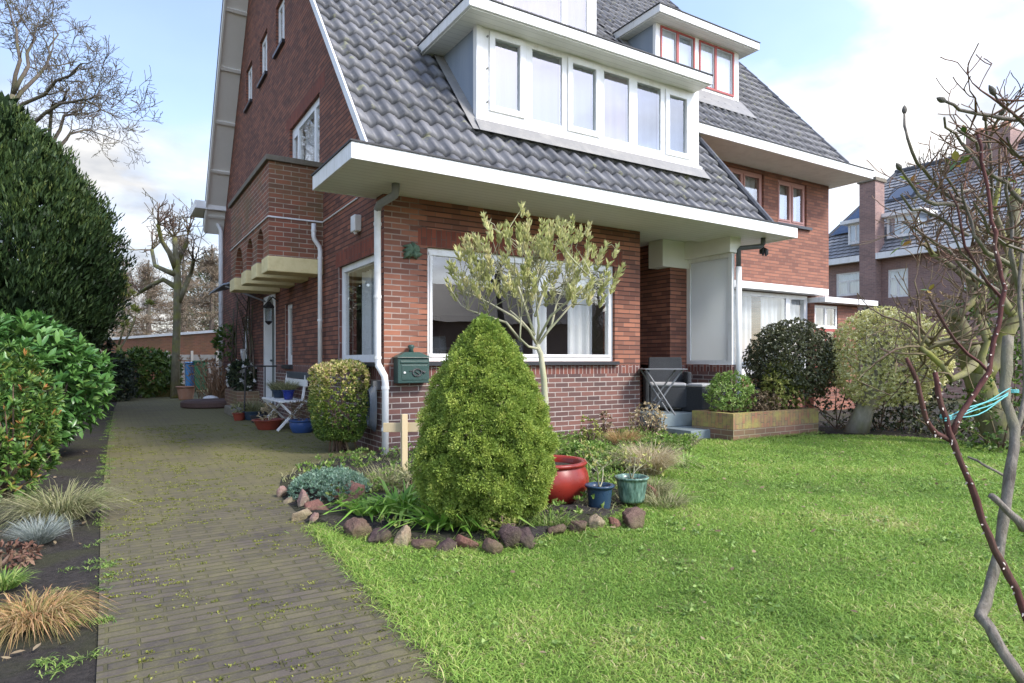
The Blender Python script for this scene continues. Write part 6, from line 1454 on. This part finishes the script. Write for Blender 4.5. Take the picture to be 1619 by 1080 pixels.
q = W(208, 570, 19); bare_tree('leaning tree with yellow-green mossy branches beside the yew', (q.x - .4, q.y, 0), 4.3, .09, 3, .8, 3, 'bark_moss', leaves=(34, .16, 'shruby'), lean=(.2, 0))
def larch(label, p, H, R, n, group):
    t = thing('larch_tree', label, 'tree', tuple(p), group=group); mb = MB(); mb.tube([(p[0], p[1], 0), (p[0], p[1], H)], [.2, .03], 8); mb.build('trunk', M['bark_far'], t); ln = []
    for i in range(70):
        z = H * RNG.uniform(.15, .97); a = RNG.uniform(0, 6.28); L = R * (1.05 - z / H) * RNG.uniform(.6, 1.1); d = np.array([math.cos(a), math.sin(a), .05]); s_ = np.array([p[0], p[1], z]); ln.append(([s_, s_ + d * L * .5 + np.array([0, 0, -.1]), s_ + d * L + np.array([0, 0, .1])], [.03, .02, .01], 0))
    branch_obj('branches', ln, M['twig'], t, 4, .012); P = []
    for pts, r, _ in ln:
        f = RNG.uniform(.15, 1, n // 70); P.append(pts[0][None] * (1 - f)[:, None] + pts[2][None] * f[:, None] + RNG.normal(size=(len(f), 3)) * np.array([.16, .16, .12]))
    P = np.concatenate(P); D = nrm(rnd_dir(len(P)) + np.array([0, 0, -.5])); leaf_obj('foliage', P, D, .26, .022, M['larch'], t, RNG.uniform(0, 1, len(P)))
gl_ = 'brown winter larches behind the orange garden wall'
for lb, px, d, H, R in (('broad brown larch left of the pollarded tree', 235, 33, 6.2, 3.0), ('tall brown larch directly behind the pollarded tree', 290, 36, 8.0, 3.2), ('brown larch close to the house wall', 335, 32, 6.8, 2.8), ('distant small brown larch beside the yew', 195, 38, 7.0, 2.6)):
    q = W(px, 570, d); larch(lb, (q.x, q.y, 0), H, R, 9000, gl_)
q = W(335, 570, 42); leafy_shrub('dark green conifer mass behind the larches', (q.x, q.y, 4.2), (2.4, 2.4, 4.0), 5200, .35, .09, 'dark', name='background_conifer', cat='conifer', lump=.25, lf=1.2)
q = W(225, 570, 46); bare_tree('pale hazy bare tree far behind the larches', (q.x, q.y, 0), 11, .2, 5, .7, 3, up=.15, rmin=.012)
q = W(1490, 570, 42); bare_tree('bare tree behind the roof of the far house', (q.x, q.y, 0), 17.5, .25, 5, .6, 3, up=.25, rmin=.02)
q = W(1600, 570, 40); bare_tree('bare tree behind the far house at the right edge', (q.x, q.y, 0), 17, .25, 5, .6, 3, up=.25, rmin=.02)

# ------------------------------------------------------------------ pruned shrubs in the right foreground
def path(pts, d, r0, r1, jz=.0):
    n = len(pts); o = []
    for i, (x, y) in enumerate(pts):
        dd = d if not hasattr(d, '__len__') else d[0] + (d[1] - d[0]) * i / (n - 1)
        o.append(np.array(W(x, y, dd + jz * math.sin(i * 2.1 + x))))
    # smooth once so the joints read as growth, not as corners
    q = [o[0]]
    for a, b in zip(o[:-1], o[1:]): q += [a * .5 + b * .5 + RNG.normal(size=3) * np.linalg.norm(b - a) * .03, b]
    return (q, [x * RNG.uniform(.88, 1.14) for x in np.linspace(r0, r1, len(q))], 0)
def buds(t, tips, m, L=.045, r=.011):
    for p_, d_ in tips:
        d_ = d_ / np.linalg.norm(d_); mb = MB(); mb.tube([p_, p_ + d_ * L * .35, p_ + d_ * L * .7, p_ + d_ * L], [r * .55, r, r * .7, r * .1], 8); mb.build('bud', m, t, smooth=True)
budm = rough_mat('furry_bud', (.13, .12, .10), .9, .4, (.22, .2, .16), .4, 60, .4)

# magnolia with a crooked grey stem
g0 = G(1612, 1066)
t = thing('magnolia_shrub', 'pruned magnolia with a crooked grey stem in the right foreground', 'shrub', tuple(g0)); ln = []
ln.append(path([(1618, 1080), (1587, 1034), (1565, 992), (1550, 975), (1558, 953), (1569, 911), (1583, 848), (1592, 788), (1604, 707), (1605, 678), (1592, 639), (1589, 611), (1592, 567), (1594, 533)], (2.05, 2.5), .017, .018))
ln.append(path([(1619, 838), (1600, 815), (1585, 800), (1566, 783)], 2.2, .014, .011)); ln.append(path([(1586, 752), (1560, 738), (1545, 728), (1530, 722)], (2.4, 2.5), .007, .004))
ln.append(path([(1604, 700), (1614, 660), (1622, 600), (1616, 520), (1612, 440), (1618, 380)], (2.45, 2.7), .010, .006))
tw = [([(1519, 319), (1494, 306), (1472, 283), (1450, 258), (1435, 219), (1430, 179)], 2.7), ([(1530, 330), (1497, 322), (1464, 317), (1447, 300), (1424, 268)], 2.6), ([(1640, 198), (1606, 190), (1567, 183), (1517, 174), (1494, 160)], 2.3), ([(1640, 214), (1619, 196), (1583, 165), (1573, 150)], 2.3),
      ([(1640, 345), (1619, 322), (1592, 289), (1550, 264), (1531, 239), (1511, 211), (1493, 186)], 2.5), ([(1550, 264), (1544, 225), (1514, 206)], 2.5), ([(1567, 330), (1567, 267), (1561, 217), (1558, 190)], 2.6), ([(1556, 240), (1569, 208), (1581, 183)], 2.6),
      ([(1660, 290), (1611, 247), (1592, 217)], 2.4), ([(1611, 247), (1598, 238), (1581, 219)], 2.4), ([(1530, 372), (1486, 344), (1456, 331), (1425, 308)], 2.7), ([(1540, 300), (1492, 300), (1442, 314)], 2.8), ([(1640, 408), (1611, 394), (1564, 367), (1539, 319)], 2.3), ([(1540, 352), (1522, 319), (1503, 289), (1486, 264)], 2.8),
      ([(1578, 460), (1545, 440), (1500, 395), (1462, 372), (1425, 350)], 2.9), ([(1590, 500), (1555, 430), (1520, 400), (1496, 350)], 2.8), ([(1600, 420), (1560, 400), (1540, 372), (1528, 330), (1520, 290)], 2.7), ([(1612, 460), (1598, 400), (1600, 350), (1590, 300), (1596, 255)], 2.6)]
tips = []; tg_ = []
for p_, d in tw:
    thick = .0105 if len(p_) > 4 else .008
    q = path(p_, (d + .25, d), thick, .0045, .05); ln.append(q); tips.append((q[0][-1], q[0][-1] - q[0][-2]))
    for k in range(4):
        j = RNG.integers(1, len(q[0]) - 1); grow(tg_, q[0][j], RNG.normal(size=3) * .65 + np.array([.05, 0, .2]), RNG.uniform(.08, .19), .0052, 2, .6, .7, 2, .2, .25, 3)
branch_obj('stems', ln, M['bark_grey'], t, 9, .0028); branch_obj('twigs', tg_, bark_mat('bark_young', (.12, .06, .045), (.25, .15, .11), (.2, .15, .1), 30, .5), t, 6, .0022); buds(t, [x for i, x in enumerate(tips) if i in (0, 1, 2, 3, 6, 7)], budm)
E_ = np.array([l[0][-1] for l in tg_]); sel = RNG.choice(len(E_), 10, replace=False)
P, D, Lr, Wr, N0 = rosettes(E_[sel], np.tile([0, 0, .6], (10, 1)), 3, .05, .022, 1.2); leaf_obj('leaves', P, D, Lr, Wr, M['pieris'], t, RNG.uniform(.2, .95, len(P)), up=N0 + np.array([0, 0, .5]), big=True)
# dark red rose stem
g1 = G(1665, 1050)
t = thing('rose_bush', 'thorny dark red rose stems leaning left in the right foreground', 'bush', tuple(g1)); ln = []
ln.append(path([(1680, 1075), (1640, 1010), (1619, 965), (1608, 932), (1587, 894), (1565, 848), (1544, 791), (1523, 739), (1508, 700), (1496, 661), (1483, 622), (1478, 589)], (1.95, 2.1), .0135, .0085))
ln.append(path([(1508, 699), (1480, 686), (1464, 661), (1451, 606), (1433, 566)], (2.07, 2.05), .009, .0065)); ln.append(path([(1505, 686), (1519, 655), (1542, 622), (1564, 589), (1569, 555), (1578, 519), (1583, 483), (1589, 455), (1580, 420), (1572, 389), (1567, 350), (1561, 294), (1551, 255), (1546, 213)], (2.07, 2.3), .009, .0062))
ln.append(path([(1564, 589), (1530, 560), (1498, 520), (1470, 470)], (2.2, 2.3), .007, .005)); ln.append(path([(1583, 470), (1545, 420), (1520, 360), (1500, 300)], (2.25, 2.35), .006, .004))
lo = [l for l in ln]
branch_obj('stems', ln, M['twig_red'], t, 9, .003); mb = MB()
for pts, rad, _ in lo[:3]:
    for i in range(len(pts) - 1):
        for k in range(2):
            f = RNG.uniform(); p_ = pts[i] * (1 - f) + pts[i + 1] * f; d_ = rnd_dir(1)[0]; mb.tube([p_ + d_ * rad[i] * .8, p_ + d_ * (rad[i] + .007) + np.array([0, 0, -.003])], [.0035, .0006], 4)
o = mb.build('thorns', rough_mat('thorn', (.62, .52, .44), .7, .2), t); tag(o, kind='stuff')
# teal twine
t = thing('twine', 'teal garden twine tying the rose stem to the magnolia', 'twine', tuple(W(1545, 640, 2.2)))
mt = rough_mat('teal_twine', (.10, .40, .40), .6, .2); mb = MB()
for k, (dy, sag) in enumerate(((0, 3), (3, 6), (-3, 2), (5, 10))):
    pts = [W(1494 + (1598 - 1494) * f, 662 + dy * .6 + (618 + dy - 662 - dy * .6) * f + sag * math.sin(math.pi * f) + 2 * math.sin(f * 9 + k), 2.06 + .36 * f) for f in np.linspace(0, 1, 9)]; mb.tube(pts, .0023, 5)
mb.build('strand', mt, t, smooth=True)
for cxp, cyp, dd, rr_ in ((1495, 661, 2.085, .014), (1595, 620, 2.44, .030)):
    mb = MB(); c = W(cxp, cyp, dd)
    for k in range(3): mb.tube([(c.x + rr_ * math.cos(a), c.y + rr_ * math.sin(a), c.z + .004 * k) for a in np.linspace(0, 2 * math.pi, 14)], .0025, 5)
    mb.build('knot', mt, t, smooth=True)
# old mossy tree behind them
dd = 8.0; b_ = Vector(W(1590, 570, dd)); b_.z = 0
t = thing('mossy_tree', 'old leaning pollarded tree with yellow-green mossy trunk behind the magnolia', 'tree', (b_.x, b_.y, 0)); ln = []
ln.append(([np.array(b_) - np.array([0, 0, .05]), np.array(W(1583, 690, dd)), np.array(W(1570, 668, dd)), np.array(W(1550, 610, dd)), np.array(W(1530, 548, dd)), np.array(W(1512, 505, dd)), np.array(W(1494, 478, dd))], [.20, .185, .175, .155, .125, .09, .065], 0))
ln.append(path([(1553, 600), (1580, 560), (1604, 500), (1610, 430), (1600, 360), (1606, 300)], (8.0, 8.2), .10, .06)); 
for p_, d in (([(1512, 505), (1535, 480), (1544, 450), (1510, 425), (1475, 403), (1462, 385)], 4.8), ([(1530, 548), (1500, 540), (1470, 545), (1448, 522)], 4.7), ([(1540, 575), (1505, 600), (1470, 560), (1455, 548)], 4.6), ([(1580, 560), (1550, 500), (1530, 440), (1536, 390)], 5.0), ([(1604, 470), (1570, 430), (1550, 380), (1530, 340)], 5.1), ([(1606, 420), (1588, 380), (1570, 330), (1580, 280)], 4.8), ([(1545, 590), (1560, 540), (1545, 500), (1560, 450)], 4.7), ([(1600, 500), (1580, 450), (1600, 400)], 4.6)):
    d *= 1.62; q = path(p_, d, .05, .022, .12); ln.append(q)
    for k in range(11):
        j = RNG.integers(2, len(q[0])); grow(ln, q[0][j], RNG.normal(size=3) * .7 + np.array([.12, -.1, .5]), RNG.uniform(.35, .72), .016, 2, .7, .7, 2, .15, .3)
branch_obj('trunk', [l for l in ln if l[1][0] > .035], M['bark_moss'], t, 10, .004); branch_obj('crown', [l for l in ln if l[1][0] <= .035], M['twig'], t, 6, .0055)

# ------------------------------------------------------------------ lawn blades, weeds, fallen leaves
def in_poly(X, Y, poly):
    c = np.zeros(len(X), bool); n = len(poly)
    for i in range(n):
        x0, y0 = poly[i]; x1, y1 = poly[i - 1]
        if y0 != y1: c ^= ((y0 > Y) != (y1 > Y)) & (X < (x1 - x0) * (Y - y0) / (y1 - y0 + 1e-12) + x0)
    return c
n = 1250000; X = RNG.uniform(.9, 10.5, n); Y = RNG.uniform(-.2, 5.9, n); dist = np.hypot(X, Y)
keep = in_poly(X, Y, LAWN) & ~in_poly(X, Y, BED) & (RNG.uniform(0, 1, n) < np.clip((2.9 / np.maximum(dist, 1.0)) ** 1.35, 0, 1)); X, Y, dist = X[keep], Y[keep], dist[keep]
pn = np.sin(X * 2.3 + np.sin(Y * 1.9) * 1.5) + np.sin(Y * 3.1 + X * 1.3 + 1.0) + .7 * np.sin(X * 6.7 + Y * 5.1) + .6 * np.sin(X * 11 - Y * 9.3)
hgt = .026 * (1 + .45 * pn / 3) * RNG.uniform(.35, 1.55, len(X)) * (1 + .03 * dist); a = RNG.uniform(0, 2 * np.pi, len(X)); lean = RNG.uniform(.15, 1.1, len(X))
P = np.stack([X, Y, np.full(len(X), -.004)], 1); D = np.stack([np.cos(a) * lean, np.sin(a) * lean, np.ones(len(X))], 1)
tn = np.clip(.42 + .10 * pn + .20 * RNG.normal(size=len(X)) + (RNG.uniform(0, 1, len(X)) > .955) * .5 + .13 * (np.sin(X * 1.7 + 2 * np.sin(Y * 1.3)) * np.sin(Y * 2.1 + X * .7) > .72), 0, 1)
o = blade_obj('grass', P, D, hgt * 1.15, (.0023 + .00062 * dist) * RNG.uniform(.7, 1.3, len(X)), .7, M['lawn'], None, tn); tag(o, kind='stuff')
n = 650; X = RNG.uniform(1.1, 9, n); Y = RNG.uniform(.8, 5.5, n); keep = in_poly(X, Y, LAWN) & ~in_poly(X, Y, BED) & (np.sin(X * 3.1 + Y) * np.sin(Y * 2.7 - X) > -.1); X, Y = X[keep], Y[keep]
C = np.repeat(np.stack([X, Y, np.full(len(X), .012)], 1), 4, 0) + RNG.normal(size=(len(X) * 4, 3)) * np.array([.04, .04, .004]); P, D, Lr, Wr, N0 = rosettes(C, np.tile([0, 0, .7], (len(C), 1)), 5, .022, .014, 1.1); D[:, 2] = np.abs(D[:, 2]) * .6
o = leaf_obj('lawn_weeds', P, D, Lr, Wr, M['shrub'], None, RNG.uniform(0, .8, len(P)), up=np.tile([0, 0, 1.0], (len(P), 1))); tag(o, kind='stuff')
# self-sown greens over the front bed
n = 26000; X = RNG.uniform(1, 6.8, n); Y = RNG.uniform(3, 6.9, n); cov = .5 + .5 * np.sin(X * 4.3 + np.sin(Y * 5) * 1.4) * np.sin(Y * 3.9 + 1); keep = in_poly(X, Y, BED) & (RNG.uniform(0, 1, n) < np.clip(cov * .8 + (X - 2.6) * .35, .05, 1)); X, Y = X[keep], Y[keep]; n = len(X)
a = RNG.uniform(0, 6.28, n); lean = RNG.uniform(.2, 1.5, n); D = np.stack([np.cos(a) * lean, np.sin(a) * lean, np.ones(n)], 1)
o = blade_obj('bed_greens', np.stack([X, Y, np.full(n, .03)], 1), D, RNG.uniform(.04, .13, n), .007, .8, M['olivegrass'], None, RNG.uniform(0, 1, n)); tag(o, kind='stuff')
n = 5200; k_ = RNG.uniform(0, 1, n) < .8; X = np.where(k_, RNG.uniform(3.0, 6.4, n), RNG.uniform(1.3, 3.5, n)); Y = RNG.uniform(3.3, 6.8, n); keep = in_poly(X, Y, BED) & (np.sin(X * 5 + 2) * np.sin(Y * 6) > -.35); X, Y = X[keep], Y[keep]
C = np.stack([X, Y, RNG.uniform(.04, .12, len(X))], 1); P, D, Lr, Wr, N0 = rosettes(C, np.tile([0, 0, 1.0], (len(C), 1)), 5, .035, .018, 1.0); o = leaf_obj('bed_leaves', P, D, Lr, Wr, M['weed'], None, RNG.uniform(0, 1, len(P))); tag(o, kind='stuff')
# longer tufts along the bed and the drive edge
def along(poly, n, spread):
    q = np.array(poly); seg = np.diff(q, axis=0); L = np.linalg.norm(seg, axis=1); k = RNG.choice(len(L), n, p=L / L.sum()); f = RNG.uniform(0, 1, n); return q[k] + seg[k] * f[:, None] + RNG.normal(size=(n, 2)) * spread
e1 = np.concatenate([along([(1.02, 1.0), (.99, 1.9), (1.03, 2.6), (1.07, 3.4), (1.1, 4.1)], 5200, .035), along([(1.1, 4.0), (1.45, 3.42), (2.0, 3.07), (2.75, 3.2), (3.35, 3.5), (3.95, 4.15), (4.75, 4.7), (5.65, 5.2), (6.5, 5.7)], 4200, .07), along([(6.87, 5.58), (8.72, 5.58)], 900, .03)])
n = len(e1); a = RNG.uniform(0, 6.28, n); lean = RNG.uniform(.1, 1.2, n); D = np.stack([np.cos(a) * lean, np.sin(a) * lean, np.ones(n)], 1)
o = blade_obj('edge_grass', np.column_stack([e1, np.full(n, 0.0)]), D, RNG.uniform(.03, .10, n), .0045, .8, M['lawn'], None, RNG.uniform(.1, 1, n)); tag(o, kind='stuff')
e2 = along([(-.04, 1.8), (-.04, 2.9), (-.06, 5.5), (-.03, 9.7), (.04, 15.5)], 130, .03); e2 = np.concatenate([e2, along([(-.14, 2.4), (-.12, 4.4)], 16, .06)]); e2 = np.repeat(e2, 22, 0) + RNG.normal(size=(len(e2) * 22, 2)) * .018
n = len(e2); a = RNG.uniform(0, 6.28, n); lean = RNG.uniform(.3, 1.6, n); D = np.stack([np.cos(a) * lean, np.sin(a) * lean, np.ones(n)], 1)
o = blade_obj('edge_weeds', np.column_stack([e2, np.full(n, .004)]), D, RNG.uniform(.012, .045, n), .0042, .8, M['weed'], None, RNG.uniform(0, 1, n)); tag(o, kind='stuff')
# moss cushions between the bricks
n = 5200; X = RNG.uniform(-.02, 2.5, n); Y = 1.7 + RNG.uniform(0, 1, n) ** 1.3 * 10
w_ = .5 + .5 * np.sin(X * 5.1 + np.sin(Y * 2.3) * 2) * np.sin(Y * 3.7 + X * 2); keep = in_poly(X, Y, DRIVE) & (RNG.uniform(0, 1, n) < w_ * np.clip(.75 - X * .35 + np.clip(Y - 4, 0, 3) * .2, .12, 1)); X, Y = X[keep], Y[keep]
Y = np.round(Y / .068) * .068 + RNG.normal(0, .006, len(Y)); k = 16; rad = RNG.uniform(.006, .022, len(X)); C = np.repeat(np.stack([X, Y, np.full(len(X), .004)], 1), k, 0)
C[:, 0] += RNG.normal(size=len(C)) * np.repeat(rad, k) * 1.4; C[:, 1] += RNG.normal(size=len(C)) * np.repeat(rad, k) * .7; a = RNG.uniform(0, 6.28, len(C)); lean = RNG.uniform(.5, 2.2, len(C)); D = np.stack([np.cos(a) * lean, np.sin(a) * lean, np.ones(len(C))], 1)
V, F = leaf_arrays(C, D, RNG.uniform(.006, .015, len(C)), .007); o = np_mesh('paving_moss', V, F, leaf_mat('moss', ((0, (.085, .10, .018)), (.5, (.165, .18, .03)), (1, (.26, .265, .06))), .8, .2), None, RNG.uniform(0, 1, len(C))); tag(o, kind='stuff')
# fallen leaves and crumbs
n = 900; X = np.concatenate([RNG.uniform(1.0, 9, 300), RNG.uniform(-2.5, -.05, 420), RNG.uniform(1.3, 6, 180)]); Y = np.concatenate([RNG.uniform(1.2, 5.4, 300), RNG.uniform(1.2, 9, 420), RNG.uniform(3.4, 6.6, 180)])
a = RNG.uniform(0, 6.28, n); D = np.stack([np.cos(a), np.sin(a), RNG.uniform(-.1, .5, n)], 1); Z = np.concatenate([np.full(300, .03), np.full(420, .012), np.full(180, .05)])
o = leaf_obj('fallen_leaves', np.stack([X, Y, Z], 1), D, RNG.uniform(.012, .05, n), RNG.uniform(.008, .025, n), M['brownleaf'], None, RNG.uniform(0, 1, n), up=np.tile([0, 0, 1.0], (n, 1)), big=True); tag(o, kind='stuff')

# ------------------------------------------------------------------ across the road, seen only as reflections in the panes
oh = thing('opposite_house', 'brown brick house across the road mirrored in the big front window', 'house', (14, -20, 0))
FO = lambda s, o, z: (s, -20 + o, z)
mb = MB(); ho = [(9, 11, .8, 2.4), (14, 16.5, .8, 2.4), (20, 22, .8, 2.4)]; wall(mb, 4, 30, 0, lambda s: 3.4, FO, ho); mb.build('wall', M['brick_far'], oh)
for h in ho: window(oh, FO, *h, curtain=[(h[0], h[1], h[2], h[3], 'blind')])
mb = MB(); mb.quad((3.6, -19.6, 3.3), (30.4, -19.6, 3.3), (29, -24, 6.0), (5, -24, 6.0)); mb.add([(3.6, -19.6, 3.3), (5, -24, 6.0), (3.6, -29, 3.3)], [(0, 1, 2)]); mb.build('roof', M['tile'], oh)
leafy_shrub('tall dark cypress across the lawn mirrored in the front window', (2.2, -9, 3.0), (.9, .9, 3.0), 4200, .25, .08, 'dark', name='cypress_tree', cat='tree', lump=.1, lf=3)
bare_tree('bare street tree mirrored in the dormer windows', (16, -12, 0), 15, .22, 4, .65, 3, rmin=.012, up=.2)
for lb, x, y, h in (('first tall garden conifer behind the yew, mirrored in the side window', -4.4, 16, 2.0), ('second tall garden conifer behind the yew, further up the garden', -4.4, 21, 2.1), ('third tall garden conifer behind the yew, halfway to the garden wall', -4.2, 26, 2.2), ('last tall garden conifer behind the yew, nearest the garden wall', -3.8, 31, 2.3)):
    leafy_shrub(lb, (x, y, h), (1.9, 2.6, h), 4200, .34, .12, 'dark', name='conifer_tree', cat='tree', lump=.15, lf=2, group='garden conifers behind the yew')
